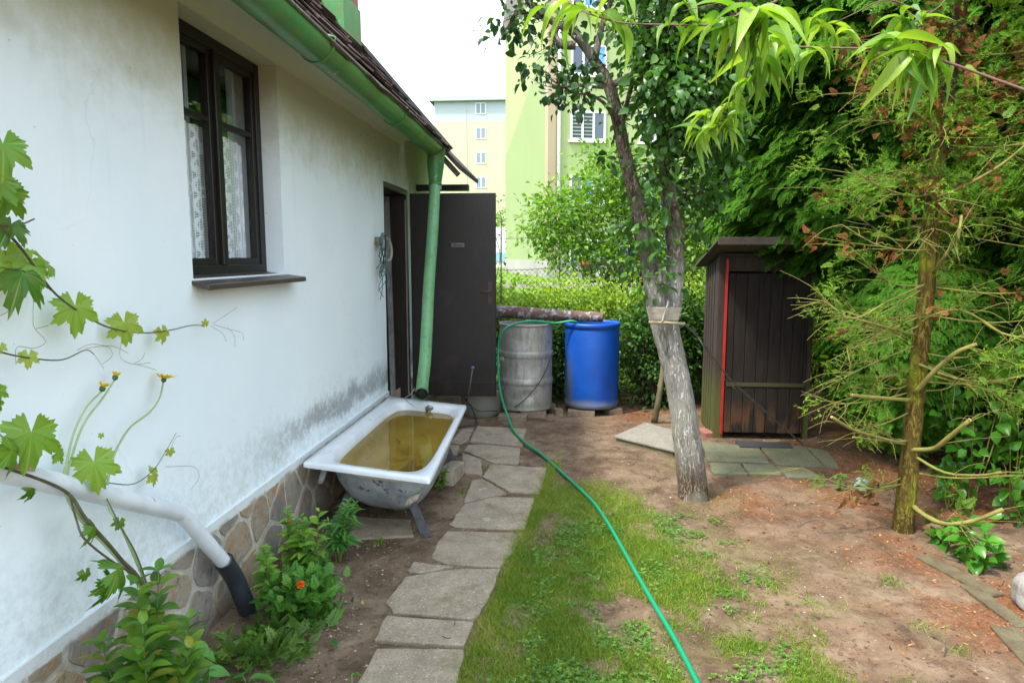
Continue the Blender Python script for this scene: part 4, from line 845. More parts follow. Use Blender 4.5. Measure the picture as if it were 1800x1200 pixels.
# junction box with dangling wires
jb = PX(666, 424, WX + .02); jx = thing('junction_box', 'old beige junction box with tangled loose wires beside the doorway', 'junction box', jb)
q = MB(); q.box(jb, (.05, .13, .07)); q.build('box_body', plain('mossy_beige_plastic', (.25, .26, .18), (.13, .14, .09), .7, 30), jx, bevel=.008, seg=2)
q = MB(); q.tube(smooth_path([jb + (.0, .06, .02), jb + (.03, .20, .02), jb + (.04, .26, -.07), jb + (.04, .22, -.15), jb + (.03, .14, -.17)]), .013, 8); q.build('conduit_loop', plain('beige_conduit', (.36, .36, .26)), jx)
wm = [plain('teal_wire', (.10, .30, .30), bstr=0), plain('brown_wire', (.08, .05, .04), bstr=0), plain('grey_wire', (.2, .2, .2), bstr=0), plain('black_wire', (.015, .015, .015), bstr=0)]
for k in range(16):
    L_ = .12 + .38 * rng.random(); y_ = -.16 + .26 * rng.random(); P = [jb + (.02, -.03 + .06 * rng.random(), .02), jb + (.06, y_ * .8, .04 + .03 * rng.random()), jb + (.06, y_, -.05), jb + (.05, y_ * .6 + .04 * rng.normal(), -L_ * .5), jb + (.03, y_ * .5 + .07 * rng.normal(), -L_ * .8), jb + (.03, y_ * .5 + .08 * rng.normal(), -L_)]
    q = MB(); q.tube(smooth_path(P, 4), .0035, 5); q.build('wire', wm[k % 4], jx)

# ---------------------------------------------------------------- outhouse
OX0, OX1, OYF, OYB = 1.372, 2.235, 6.42, 7.02
oh = thing('outhouse', 'narrow dark brown wooden outhouse with mossy foot and red painted corner strip', 'outhouse', (1.8, 6.9, 0))
m, nt, b, o = nmat('outhouse_boards'); co = ocoord(nt, world=True); st_ = ocoord(nt, (12, 12, 1.2), True); n1 = noise(nt, st_, 2.5, 6, .65); n2 = noise(nt, co, 3, 4); s3 = sep(nt, co)
c = ramp(nt, n1, [(.3, (.014, .011, .009)), (.7, (.032, .025, .021))])
zz = mth(nt, 'ADD', s3[2], mth(nt, 'MULTIPLY', mth(nt, 'SUBTRACT', n1, .5), .5))
wear = mth(nt, 'MULTIPLY', mrange(nt, zz, .42, .18), ramp(nt, noise(nt, ocoord(nt, (7, 7, 2), True), 2, 4), [(.48, 0), (.58, 1)]))
c = mix(nt, mth(nt, 'MULTIPLY', wear, .6), c, (.13, .06, .025))
nt.links.new(c, b.inputs['Base Color']); b.inputs['Roughness'].default_value = .8; b.inputs['Specular IOR Level'].default_value = .2
vs = mth(nt, 'ABSOLUTE', mth(nt, 'SUBTRACT', mth(nt, 'FRACT', mth(nt, 'MULTIPLY', s3[0], 9.5)), .5)); bump(nt, b, mth(nt, 'ADD', ramp(nt, vs, [(.0, 0), (.06, 1)]), mth(nt, 'MULTIPLY', n1, .2)), .8, .01); M_OH = m
m, nt, b, o = nmat('outhouse_side_boards'); co = ocoord(nt, world=True); s3 = sep(nt, co); n1 = noise(nt, ocoord(nt, (12, 12, 1.2), True), 2.5, 6, .65)
c = ramp(nt, n1, [(.3, (.026, .018, .013)), (.7, (.055, .040, .030))]); c = mix(nt, mrange(nt, mth(nt, 'ADD', s3[2], mth(nt, 'MULTIPLY', n1, .4)), .95, .45), c, (.075, .085, .016))
nt.links.new(c, b.inputs['Base Color']); b.inputs['Roughness'].default_value = .85; bump(nt, b, n1, .5, .006); M_OHS = m
q = MB(); HT = 1.69
zt = lambda y: 1.79 - (y - OYF + .38) * .225
for xa in (OX0, OX1 - .03):
    q.add([(x, y, z) for x in (xa, xa + .03) for y, z in ((OYF + .04, .02), (OYB, .02), (OYB, zt(OYB)), (OYF + .04, zt(OYF + .04)))], [(0, 3, 2, 1), (4, 5, 6, 7), (0, 1, 5, 4), (1, 2, 6, 5), (2, 3, 7, 6), (3, 0, 4, 7)])
q.span((OX0 + .03, OYB - .03, .02), (OX1 - .03, OYB, zt(OYB)))
for k in range(1, 5): yk = OYF + .04 + k * (OYB - OYF - .04) / 5; q.span((OX0 - .008, yk - .012, .02), (OX0, yk + .012, zt(yk + .012)))
q.build('wall', M_OHS, oh)
q = MB(); q.span((OX0, OYF, 0), (OX0 + .09, OYF + .038, HT)); q.span((OX1 - .05, OYF, 0), (OX1, OYF + .038, HT)); q.span((OX0 + .09, OYF + .002, 1.56), (OX1 - .05, OYF + .038, HT)); q.build('front_frame', M_OHS, oh, bevel=.003)
q = MB(); q.span((OX0 + .093, OYF - .018, .06), (OX1 - .053, OYF + .008, 1.545)); od = q.build('door', M_OH, oh, bevel=.003)
q = MB(); q.span((OX0 + .10, OYF - .026, .50), (OX1 - .06, OYF - .0185, .535)); q.build('cross_rail', M_OHS, od)
q = MB(); q.span((OX0 + .058, OYF - .024, .04), (OX0 + .083, OYF - .002, 1.675)); q.build('red_strip', plain('red_paint', (.46, .02, .012), (.30, .012, .01), .5, 9), oh, bevel=.003)
q = MB(); rz0, rz1 = 1.83, 1.594; rx0, rx1 = OX0 - .10, OX1 + .12
for a_, t_, nm, mt in ((0, .022, 'roof', plain('mossy_roof_felt', (.085, .085, .045), (.045, .04, .03), .95, 9, .7)),):
    ya, yb = OYF - .38, OYB + .05
    V = [(rx0, ya, rz0), (rx1, ya, rz0), (rx1, yb, rz1), (rx0, yb, rz1)]; V = V + [(x, y, z + t_) for x, y, z in V]
    q = MB(); q.add(V, [(3, 2, 1, 0), (4, 5, 6, 7), (0, 1, 5, 4), (1, 2, 6, 5), (2, 3, 7, 6), (3, 0, 4, 7)]); rf = q.build(nm, mt, oh)
q = MB(); q.span((rx0, OYF - .402, rz0 - .035), (rx1, OYF - .381, rz0 + .03)); q.build('roof_fascia', plain('grey_brown_fascia', (.11, .09, .07), (.07, .055, .045), .9, 8), rf, bevel=.003)
q = MB(); q.span((OX0 + .001, OYF + .004, HT + .001), (OX1 - .001, OYF + .036, 1.722)); q.build('eaves_board', M_OHS, oh)
brick((1.32, 6.52, .02), (.10, .2, .05), .3, 'reddish brick at the left foot of the outhouse', None, plain('red_brick', (.34, .13, .09), (.22, .10, .07), .95, 16))
# ---------------------------------------------------------------- chain link fence
FY = 8.05
fe = thing('chain_link_fence', 'rusty chain link fence behind the barrels and the outhouse', 'fence', (1.5, FY, 0))
M_FW = plain('rusty_wire', (.10, .085, .07), (.05, .04, .035), .6, 30, 0, metal=.5)
fx0, fx1, fh = -2.2, 6.2, 1.60; q = MB(); dm = .062; cnt = int((fx1 - fx0 + fh) / dm)
V = []; 
for k in range(cnt):
    for sgn in (1, -1):
        if sgn == 1: xa, za = fx0 + k * dm - fh, 0; xb, zb = xa + fh, fh
        else: xa, za = fx0 + k * dm, 0; xb, zb = xa - fh, fh
        P = []
        for t in np.linspace(0, 1, 7):
            x = xa + (xb - xa) * t; z = fh * t
            if fx0 <= x <= fx1: P.append((x, FY + .004 * sgn + .05 * sin(x * 1.3) * sin(z * 2), z + .03 * sin(x * 2.1) * z))
        if len(P) > 1: q.tube(P, .0019, 3, caps=False)
q.build('wire_mesh', M_FW, fe)
q = MB()
for z in (.05, .85, 1.58, 1.95): q.tube([(x, FY + .05 * sin(x * 1.3) * sin(min(z, 1.6) * 2) + .002, z + .03 * sin(x * 2.1) * min(z, 1.6)) for x in np.linspace(fx0, fx1, 40)], .0028, 4)
q.build('strand_wire', M_FW, fe)
for x in (-.80, 1.28, 3.3, 5.3):
    q = MB(); q.tube([(x, FY - .02, -.1), (x + .01, FY - .02, 2.15 if x < 0 else 1.75)], .008 if x < 0 else .018, 8); q.build('post', plain('rusty_post', (.12, .09, .07), (.07, .05, .04)), fe)
# ---------------------------------------------------------------- vegetation
def B(px, py, Y, rx, rz, ry, w=1.0):
    c = PY(px, py, Y); k = Y / F_PX; return (c[0], c[1], c[2], rx * k, ry, rz * k, w)
def twigs(name, starts, ends, r0, mat, parent, sag=.05, n=4, sub=0):
    q = MB()
    for a, b_ in zip(starts, ends):
        a = np.array(a); b_ = np.array(b_); L = np.linalg.norm(b_ - a); mid = (a + b_) / 2 + rng.normal(size=3) * L * .08 + (0, 0, sag * L)
        P = smooth_path([a, mid, b_], 3); q.tube(P, np.linspace(r0, r0 * .3, len(P)), n, caps=False)
    return q.build(name, mat, parent)
def nearest_on(path, pts):
    P = np.asarray(path); out = []
    for p in pts: out.append(P[np.argmin(((P - p) ** 2).sum(1) + .6 * np.maximum(0, P[:, 2] - p[2]) ** 2)])
    return out
ML_PEAR = leafmat('fruit_tree_leaf', [(0, (.022, .075, .016)), (.5, (.055, .15, .024)), (.85, (.09, .22, .04)), (1, (.15, .28, .06))], .3, .35)
ML_PEACH = leafmat('peach_leaf', [(0, (.08, .22, .02)), (.5, (.17, .35, .03)), (1, (.32, .48, .07))], .42, .35, vein=(.34, .48, .12), spots=45)
ML_THUJA = leafmat('thuja_scale', [(0, (.016, .06, .006)), (.5, (.05, .16, .012)), (.9, (.09, .23, .02)), (1, (.14, .27, .025))], .25, .75, spec=.12, tipc=(.13, .32, .03))
ML_THUJA_Y = leafmat('sunny_thuja_scale', [(0, (.03, .10, .008)), (.6, (.07, .20, .014)), (1, (.15, .28, .02))], .25, .55, spec=.25, tipc=(.20, .30, .03))
ML_CON = leafmat('conifer_tuft', [(0, (.08, .18, .015)), (.6, (.17, .34, .025)), (1, (.30, .46, .04))], .25, .55, spec=.25)
ML_DEAD = leafmat('dead_brown_sprays', [(0, (.06, .025, .010)), (.5, (.16, .065, .022)), (1, (.30, .14, .05))], .15, .8, spec=.1)
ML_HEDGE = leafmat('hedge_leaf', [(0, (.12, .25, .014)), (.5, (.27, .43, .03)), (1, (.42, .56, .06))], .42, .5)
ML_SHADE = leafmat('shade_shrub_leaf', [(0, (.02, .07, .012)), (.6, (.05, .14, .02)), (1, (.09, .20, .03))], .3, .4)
ML_ELDER = leafmat('elder_leaf', [(0, (.05, .14, .015)), (.5, (.13, .28, .025)), (.9, (.24, .40, .04)), (1, (.36, .46, .07))], .38, .45)
BK_PEAR = barkmat('fruit_tree_bark', (.20, .155, .11), (.06, .042, .030), (.30, .29, .22), 18, (1, 1, .22), 1.0, .022)
def _lime(m, lo, hi, c):
    nt = m.node_tree; b = nt.nodes['Principled BSDF']; old = b.inputs['Base Color'].links[0].from_socket; co = ocoord(nt, world=True)
    k = mth(nt, 'MULTIPLY', mth(nt, 'MULTIPLY', mrange(nt, sep(nt, co)[2], hi, lo), mrange(nt, sep(nt, co)[2], .12, .42)), ramp(nt, noise(nt, ocoord(nt, (1, 1, .3), True), 22, 6, .7), [(.36, .1), (.50, .8)])); nt.links.new(mix(nt, k, old, c), b.inputs['Base Color'])
_lime(BK_PEAR, 1.5, 1.72, (.56, .54, .49))
BK_MOSS = barkmat('mossy_conifer_bark', (.15, .11, .022), (.06, .042, .010), (.24, .27, .018), 12)
_m = BK_MOSS; _nt = _m.node_tree; _b = _nt.nodes['Principled BSDF']; _old = _b.inputs['Base Color'].links[0].from_socket; _nt.links.new(mix(_nt, mrange(_nt, sep(_nt, ocoord(_nt, world=True))[2], 1.9, 2.7), _old, (.070, .055, .026)), _b.inputs['Base Color'])
BK_DARK = barkmat('dark_bark', (.08, .06, .045), (.035, .025, .02), (.07, .08, .02), 10)
BK_TWIG = plain('mossy_twig', (.24, .24, .05), (.14, .12, .03), .85, 14, .3)
# --- fruit tree with the plank clamp
def pt(l, Y0, dY=0): return [PY(x, y, Y0 + dY * i / max(1, len(l) - 1)) for i, (x, y, *_) in enumerate(l)]
base = PZ(1218, 876, 0)
ft = thing('fruit_tree', 'leaning fruit tree with pale fissured forked trunk at the edge of the lawn', 'tree', base)
tr_px = [(1219, 880, 29), (1217, 850, 26), (1207, 770, 24), (1195, 690, 22.5), (1180, 620, 22), (1168, 570, 24), (1166, 545, 27)]
P = [base + (.005, 0, -.12)] + [PY(x, y, 4.78) for x, y, _ in tr_px[1:]]; R = [w_ * 4.78 / F_PX for *_, w_ in tr_px]
q = MB(); P1 = smooth_path(P, 6); R1 = rresample(R, 6); q.tube(P1, R1, 28, wob=.018)
lf = [(1155, 550, 20), (1147, 500, 19), (1135, 430, 17), (1118, 350, 15.5), (1100, 280, 14), (1086, 210, 13), (1070, 150, 12), (1044, 105, 10), (1012, 62, 8.5), (985, 45, 7), (940, 15, 5), (905, -20, 3)]
Pl = smooth_path([PY(x, y, 4.78 - .02 * i) for i, (x, y, _) in enumerate(lf)], 5); q.tube(Pl, rresample([w_ * 3.9 / F_PX for *_, w_ in lf], 5), 16, wob=.03)
rt = [(1178, 550, 18), (1186, 500, 15.5), (1187, 430, 15), (1177, 350, 14.5), (1171, 280, 13.5), (1165, 200, 12), (1160, 100, 10), (1166, 0, 8), (1175, -120, 6), (1180, -260, 3)]
Pr = smooth_path([PY(x, y, 4.82 + .02 * i) for i, (x, y, _) in enumerate(rt)], 5); q.tube(Pr, rresample([w_ * 4.8 / F_PX for *_, w_ in rt], 5), 16, wob=.03)
extra = []
for l, Y, dY in [([(1012, 80, 7), (985, 78, 7), (974, 60, 7), (978, 44, 6.5), (960, 32, 5), (925, 25, 3)], 4.6, 0), ([(1060, 153, 4), (1020, 150, 3), (985, 153, 2)], 4.6, -.1), ([(1075, 150, 6), (1110, 135, 6), (1145, 135, 5), (1190, 120, 4), (1230, 110, 2)], 4.65, -.1),
                 ([(1087, 215, 5), (1060, 180, 3), (1030, 165, 2), (1000, 170, 1)], 4.65, -.2), ([(1045, 105, 6), (1060, 40, 5), (1090, -40, 3)], 4.6, .2), ([(1165, 470, 6), (1158, 500, 7)], 4.7, 0), ([(1150, 455, 2.5), (1163, 480, 4), (1172, 500, 6)], 4.7, 0),
                 ([(1168, 250, 5), (1210, 180, 4), (1260, 120, 3), (1300, 40, 2)], 4.7, -.4), ([(1090, 230, 4), (1110, 150, 4), (1130, 60, 3), (1150, -40, 2)], 4.7, .3), ([(1000, 60, 4), (1020, 10, 3.5), (1050, -60, 2)], 4.6, 0)]:
    Pe = smooth_path([PY(x, y, Y + dY * i / len(l)) for i, (x, y, _) in enumerate(l)], 4); extra.append(Pe); q.tube(Pe, rresample([w_ * 4.7 / F_PX for *_, w_ in l], 4), 8, wob=.05)
q.build('trunk', BK_PEAR, ft)
allp = np.vstack([Pl, Pr] + extra)
bl_ = [B(1160, 10, 4.75, 95, 80, .55, 2.4), B(1225, 70, 4.7, 60, 90, .4, 2.0), B(1195, 170, 4.65, 75, 80, .42, 2.4), B(1130, 80, 4.9, 40, 60, .3, .4), B(1143, 320, 4.72, 20, 100, .12, .45), B(1135, 400, 4.8, 24, 55, .2, .35), B(1250, 240, 4.9, 42, 60, .3, .9), B(1150, 480, 4.6, 22, 25, .12, .18), B(1120, 200, 4.8, 22, 40, .2, .2),
       B(1290, 60, 4.9, 70, 90, .5, 1.4), B(1180, -150, 4.8, 180, 130, .8, 3), B(960, -60, 4.7, 70, 50, .4, .5), B(1228, 340, 5.0, 26, 70, .15, .5), B(1165, 100, 4.6, 50, 75, .2, 1.3), B(1215, 200, 4.75, 45, 50, .2, .9)]
cen, dr_ = blob_points(bl_, 540, .3)
twigs('branches', nearest_on(allp, cen), cen, .006, BK_PEAR, ft)
leafy('crown', cen, 15, .085, .060, ML_PEAR, ft, LEAF, .45, .7, dr_)
bl2 = [B(930, 30, 4.6, 55, 45, .3, 1.2), B(955, 95, 4.6, 50, 35, .25, 1), B(945, 130, 4.6, 45, 22, .2, .6), B(990, 160, 4.6, 40, 15, .15, .6), B(890, 45, 4.6, 28, 20, .2, .35), B(1035, 135, 4.6, 35, 40, .2, .8), B(1030, 30, 4.6, 50, 40, .3, .9), B(1000, 140, 4.6, 50, 30, .3, .4), B(1070, 290, 4.6, 14, 40, .1, .12), B(1035, 180, 4.5, 30, 15, .1, .3)]
cen, dr_ = blob_points(bl2, 62, .2)
twigs('twigs', nearest_on(allp, cen), cen, .004, BK_PEAR, ft)
leafy('side_foliage', cen, 8, .055, .056, leafmat('dark_fruit_leaf', [(0, (.012, .04, .016)), (.6, (.03, .09, .02)), (1, (.06, .15, .025))], .25, .35), ft, LEAF, .7, .7)
# hanging lichen and bark scales
cl = nearest_on(allp, [allp[i] for i in rng.integers(20, 75, 260)]); cl = np.array(cl) + rng.normal(size=(260, 3)) * .018
inst('lichen', leaf_tmpl(2, .9, .4, .3), cl, rdirs(260), rdirs(260), .016 + .02 * rng.random(260), plain('grey_lichen', (.32, .34, .30), (.2, .2, .17), .95, 30), ft, kind='stuff')
# clamp board with rod and strap
c0 = PY(1167, 552, 4.62); cb = thing('clamp_board', 'short grey plank strapped across the fork of the fruit tree', 'board', c0)
q = MB(); q.add([c0 + v for v in ((-.118, 0, .045), (.118, 0, .045), (.098, 0, -.042), (-.096, 0, -.042), (-.118, .02, .045), (.118, .02, .045), (.098, .02, -.042), (-.096, .02, -.042))], [(3, 2, 1, 0), (4, 5, 6, 7), (0, 1, 5, 4), (1, 2, 6, 5), (2, 3, 7, 6), (3, 0, 4, 7)]); q.build('plank', plain('silvery_plank', (.36, .32, .26), (.20, .17, .13), .9, 6, .6, .004, stretch=(2, 8, 14)), cb, bevel=.003)
q = MB(); q.tube([c0 + (-.10, -.005, -.055), c0 + (.02, -.006, -.056), c0 + (.14, .0, -.064)], .0095, 8); q.build('rod', plain('pale_rod', (.36, .31, .18)), cb)
q = MB(); q.tube(smooth_path([c0 + (.035, .06, .08), c0 + (.02, -.012, .06), c0 + (.0, -.01, .0), c0 + (-.012, -.016, -.05)]), .006, 6); q.build('strap', plain('grey_strap', (.4, .38, .36)), cb)
w1 = PZ(1412, 782, .0); pts = [c0 + (.13, .01, -.055), PY(1225, 590, 4.85), PY(1262, 640, 5.2), PY(1290, 672, 5.45), PY(1345, 722, 5.8), w1]
q = MB(); sp = smooth_path(pts, 14); off = np.array([[cos(i * 1.3) * .006, 0, sin(i * 1.3) * .006] for i in range(len(sp))]); q.tube(sp + off, .0045, 5); q.tube(sp - off, .0035, 5)
sp2 = smooth_path([pts[1], pts[1] + (.06, 0, -.09), pts[2] + (-.01, 0, -.03), pts[3] + (-.03, 0, -.02), pts[3] + (.02, 0, -.05)], 6); q.tube(sp2, .003, 5)
tag(q.build('guy_wire', plain('twisted_grey_wire', (.2, .19, .18), metal=.5, rough=.5)), 'twisted grey wire stretched from the fruit tree down to the outhouse door', 'wire')
# --- peach tree: trunk stands right of the frame, boughs reach in
pe = thing('peach_tree', 'peach boughs with long drooping bright leaves hanging in at the top right', 'tree', (2.2, 1.35, 0))
PT = smooth_path([(2.2, 1.35, -.1), (2.18, 1.35, .8), (2.25, 1.4, 1.5), (2.0, 1.45, 2.2), (1.5, 1.6, 2.55)], 5); BK_PEACH = plain('reddish_twig', (.17, .075, .045), (.10, .06, .045), .6, 20, .3)
br = [([(2050, 245, 1.45), (1800, 158, 1.55), (1660, 108, 1.6), (1600, 93, 1.62), (1520, 86, 1.65), (1440, 84, 1.7), (1370, 80, 1.75), (1348, 70, 1.78)], .008),
      ([(1500, -120, 1.6), (1380, -10, 1.6), (1350, 8, 1.6), (1290, 30, 1.62), (1250, 44, 1.65), (1180, 44, 1.68), (1090, 40, 1.7), (1030, 22, 1.75), (1000, 5, 1.8)], .007),
      ([(1350, 5, 1.6), (1335, 60, 1.65), (1320, 110, 1.7), (1300, 160, 1.75), (1275, 185, 1.8), (1240, 205, 1.85)], .005), ([(1275, 185, 1.8), (1265, 220, 1.8), (1235, 235, 1.8)], .003),
      ([(1700, -60, 1.7), (1640, 20, 1.7), (1560, 0, 1.7), (1500, 25, 1.7), (1455, 45, 1.75), (1435, 35, 1.75)], .004), ([(1640, 20, 1.7), (1600, 40, 1.68), (1580, 30, 1.68)], .004), ([(1290, 0, 1.6), (1200, 20, 1.6)], .003)]
q = MB(); q.tube(PT, np.linspace(.07, .03, len(PT)), 12, wob=.03)
for l, r_ in br:
    Pb = smooth_path([PY(*t_) for t_ in l], 5); q.tube(Pb, np.linspace(r_ * .42, r_ * .22, len(Pb)), 7)
q.tube(smooth_path([PT[-6], PY(2050, 245, 1.45)], 3), .005, 7); q.tube(smooth_path([PT[-1], PY(1500, -120, 1.6)], 3), .005, 7); q.tube(smooth_path([PT[-1], PY(1700, -60, 1.7)], 3), .004, 7)
q.build('trunk', BK_PEACH, pe)
nodes = [(1000, 8, 1.8, 5, .12), (1025, 20, 1.75, 4, .13), (1060, 25, 1.72, 4, .11), (1090, 38, 1.7, 3, .10), (1180, 44, 1.68, 3, .08), (960, 15, 1.8, 2, .1), (1205, 5, 1.65, 3, .08), (1085, -10, 1.7, 3, .1),
         (1270, 36, 1.62, 6, .12), (1295, 28, 1.62, 7, .13), (1325, 15, 1.6, 7, .14), (1340, 50, 1.65, 7, .14), (1345, 68, 1.76, 6, .15), (1325, 100, 1.7, 6, .12), (1300, 60, 1.66, 5, .12), (1312, 140, 1.73, 5, .09), (1365, 20, 1.62, 3, .10), (1230, 40, 1.62, 3, .09),
         (1300, 165, 1.76, 5, .075), (1278, 185, 1.8, 6, .075), (1252, 198, 1.83, 6, .08), (1236, 206, 1.85, 6, .085), (1262, 222, 1.8, 6, .08), (1236, 235, 1.8, 7, .085), (1283, 210, 1.8, 4, .08), (1355, 110, 1.75, 4, .08),
         (1390, 82, 1.72, 3, .09), (1440, 84, 1.7, 5, .085), (1450, 45, 1.75, 7, .10), (1436, 36, 1.75, 5, .09), (1470, 60, 1.72, 3, .09), (1555, 86, 1.64, 3, .11), (1600, 90, 1.62, 7, .13), (1582, 70, 1.62, 6, .12), (1635, 98, 1.61, 5, .12), (1652, 82, 1.6, 4, .08), (1585, 30, 1.68, 6, .09), (1610, 38, 1.68, 5, .085), (1560, 62, 1.65, 3, .12), (1700, 120, 1.6, 0, .06)]
PEACH = leaf_tmpl(8, .25, .55, .35, lambda t: (sin(pi * min(1, t * 1.02) ** .75) ** .9 if 0 < t < .98 else .03), .012)
PEACH2 = leaf_tmpl(8, .26, .8, .5, lambda t: (sin(pi * min(1, t * 1.02) ** .75) ** .9 if 0 < t < .98 else .03), .02)
for tm, sel in ((PEACH, 0), (PEACH2, 1)):
    pos, al, nm, sc_ = [], [], [], []
    for i, (x, y, Y, n_, L_) in enumerate(nodes):
        for k in range(n_ + (1 if L_ < .1 else 0)):
            if (k + i) % 2 != sel or rng.random() < .06: continue
            a = rng.random() * 2 * pi; pos.append(PY(x + rng.normal() * 5, y + rng.normal() * 3, Y + rng.normal() * .01)); v = np.array([1.25 * cos(a), .7 * sin(a), -.05 - .75 * rng.random()]); v[2] += .8 * (rng.random() < .25)
            al.append(v); nm.append(np.array([.3 * rng.normal(), .3 * rng.normal() - .2, 1.0]) + .35 * v); sc_.append(L_ * (.62 + .5 * rng.random()))
    inst('leaves', tm, np.array(pos), np.array(al), np.array(nm), np.array(sc_) * 1.0, ML_PEACH, pe)

# --- thuja sprays
def spray_tmpl(seed=1):
    r = np.random.default_rng(seed); V = []; F = []; A = []
    def strip(p, d, L, wd, tip):
        d = np.array(d) / np.linalg.norm(d); s = np.array([d[1], -d[0], 0]); b_ = len(V); z0 = p[2]
        V.extend([p - s * wd * .5, p + s * wd * .5, p + d * L * .55 + s * wd * .6, p + d * L + np.array([0, 0, -.12 * L]), p + d * L * .55 - s * wd * .6]); F.append((b_, b_ + 1, b_ + 2, b_ + 3, b_ + 4)); A.extend([tip * .3, tip * .3, tip * .7, tip, tip * .7])
    for i in range(6):
        t = .10 + .84 * i / 5; z = -.2 * t * t; L = .62 * (1 - t * .62) * (.85 + .3 * r.random())
        for sg in (-1, 1):
            p = np.array([0, t, z]); an = sg * radians(48 - 12 * t); d = np.array([sin(an), cos(an), 0]); strip(p, d, L, .05, .6)
            for j in range(2):
                pj = p + d * L * (.32 + .28 * j); pj[2] -= .03; a2 = an - sg * radians(35); strip(pj, [sin(a2), cos(a2), 0], L * .42, .05, 1.0)
                a3 = an + sg * radians(38); strip(pj, [sin(a3), cos(a3), 0], L * .34, .05, .8)
    strip(np.array([0, 0, 0.]), [0, 1, 0], 1.0, .04, .5)
    V = np.array(V); V[:, 2] += -.25 * V[:, 1] ** 2; return V, F, A
SPRAY = spray_tmpl(1); 
def tuft_tmpl():
    r = np.random.default_rng(3); V = []; F = []; A = []
    for i in range(16):
        t = i / 16; an = r.random() * 2 * pi; d = np.array([cos(an) * .8, .9, sin(an) * .8]); d /= np.linalg.norm(d); s = np.cross(d, r.normal(size=3)); s /= np.linalg.norm(s); p = np.array([0, t, -.1 * t * t]); b_ = len(V); L = .3 * (1.1 - .5 * t)
        V.extend([p - s * .03, p + s * .03, p + d * L]); F.append((b_, b_ + 1, b_ + 2)); A.extend([.2, .2, 1])
    return np.array(V), F, A
TUFT = tuft_tmpl()
def thuja(name, label, center, surf, n_front, size, mats, trunk=None, group='big thujas forming the hedge on the right', inner=True, lump=.30, deadn=0):
    """surf: list of (z, radius) giving crown profile"""
    o_ = thing(name, label, 'tree', center, group); zs = np.array([s[0] for s in surf]); rs = np.array([s[1] for s in surf])
    q = MB(); H_ = zs[-1]; q.tube(smooth_path([(center[0], center[1], -.05), (center[0] + .05, center[1], H_ * .4), (center[0], center[1] + .03, H_ * .9)], 5), np.linspace(.12, .03, 11), 12, wob=.03); q.build('trunk', BK_DARK, o_)
    # fronds: each a drooping arching line of sprays
    wgt = np.interp(np.linspace(zs[0], zs[-1], 200), zs, rs); wgt = wgt / wgt.sum(); z = rng.choice(np.linspace(zs[0], zs[-1], 200), n_front, p=wgt) + rng.normal(size=n_front) * .03
    a = rng.random(n_front) * 2 * pi
    # keep mostly the half that can be seen from the garden side
    toward = math.atan2(-center[1] + .5, -center[0] + .3); da = (a - toward + pi) % (2 * pi) - pi; a = toward + da * np.where(rng.random(n_front) < .86, .58, 1.0)
    rad = np.interp(z, zs, rs) * (1 + lump * (2 * fbm(a * 1.6 + center[0], z * 1.3, .55, 61, 3) - 1) * 2); rad = rad * (1 - .35 * rng.random(n_front) ** 2)
    fp = np.stack([center[0] + np.cos(a) * rad, center[1] + np.sin(a) * rad, z], 1); outd = np.stack([np.cos(a), np.sin(a), np.zeros_like(a)], 1)
    K = 7; pos, al, nm, rn = [], [], [], []
    crn = .55 * fbm(a * 1.2, z, .25, 71) + .45 * rng.random(n_front)
    for k in range(K):
        t = k / (K - 1); sway = rng.normal(size=(n_front, 3)) * .02
        p = fp - outd * size * 1.6 * (1 - t) + sway; p[:, 2] += size * (.7 * t - .9 * t * t) ; side = np.cross(outd, [0, 0, 1.0])
        sg = (1 if k % 2 else -1) * (1 - t) * .9
        d = outd + side * sg + rng.normal(size=(n_front, 3)) * .18; d[:, 2] += .30 - .75 * t
        n_ = np.tile([0, 0, 1.0], (n_front, 1)) + outd * .55 + rng.normal(size=(n_front, 3)) * .3
        pos.append(p); al.append(d); nm.append(n_); rn.append(np.clip(crn + .12 * rng.normal(size=n_front), 0, 1))
    pos = np.vstack(pos); al = np.vstack(al); nm = np.vstack(nm); rn = np.concatenate(rn)
    inst('foliage', SPRAY, pos, al, nm, size * (.8 + .4 * rng.random(len(pos))), mats, o_, rnd=rn)
    if inner:   # inner twigs, so gaps read as dark wood
        st = [(center[0], center[1], zz_) for zz_ in z[:160]]; twigs('branches', st, fp[:160] - outd[:160] * .08, .012, BK_DARK, o_, .0)
    if deadn:
        idx = rng.integers(0, n_front, deadn); c_ = fp[idx]; Pn = np.repeat(c_, 9, axis=0) + rng.normal(size=(deadn * 9, 3)) * .05
        dd = np.repeat(outd[idx], 9, axis=0) + rng.normal(size=(deadn * 9, 3)) * .6; dd[:, 2] -= .5
        inst('dead_sprays', SPRAY, Pn, dd, rdirs(deadn * 9, .5), size * .6, ML_DEAD, o_)
    return o_
thuja('thuja', 'broad dark green thuja overhanging the right side of the outhouse', (3.02, 6.75, 0), [(1.45, .45), (1.62, 1.05), (2.1, 1.32), (2.8, 1.42), (3.8, 1.30), (5.2, .9), (6.4, .1)], 5200, .105, ML_THUJA)
thuja('thuja', 'low rounded fresh green thuja bush between the outhouse and the thin conifer trunk', (2.82, 5.8, 0), [(.22, .2), (.5, .5), (.9, .68), (1.35, .66), (1.6, .3)], 2200, .085, leafmat('fresh_thuja_scale', [(0, (.02, .09, .010)), (.5, (.05, .18, .018)), (1, (.09, .26, .03))], .25, .7, spec=.12, tipc=(.17, .40, .04)), deadn=2)
thuja('thuja', 'dark thuja with sunlit yellow green top behind the thin conifer', (4.15, 5.9, 0), [(.5, .9), (1.2, 1.05), (2.0, 1.15), (3.0, 1.2), (4.2, 1.0), (6.0, .15)], 3600, .11, ML_THUJA, deadn=26)
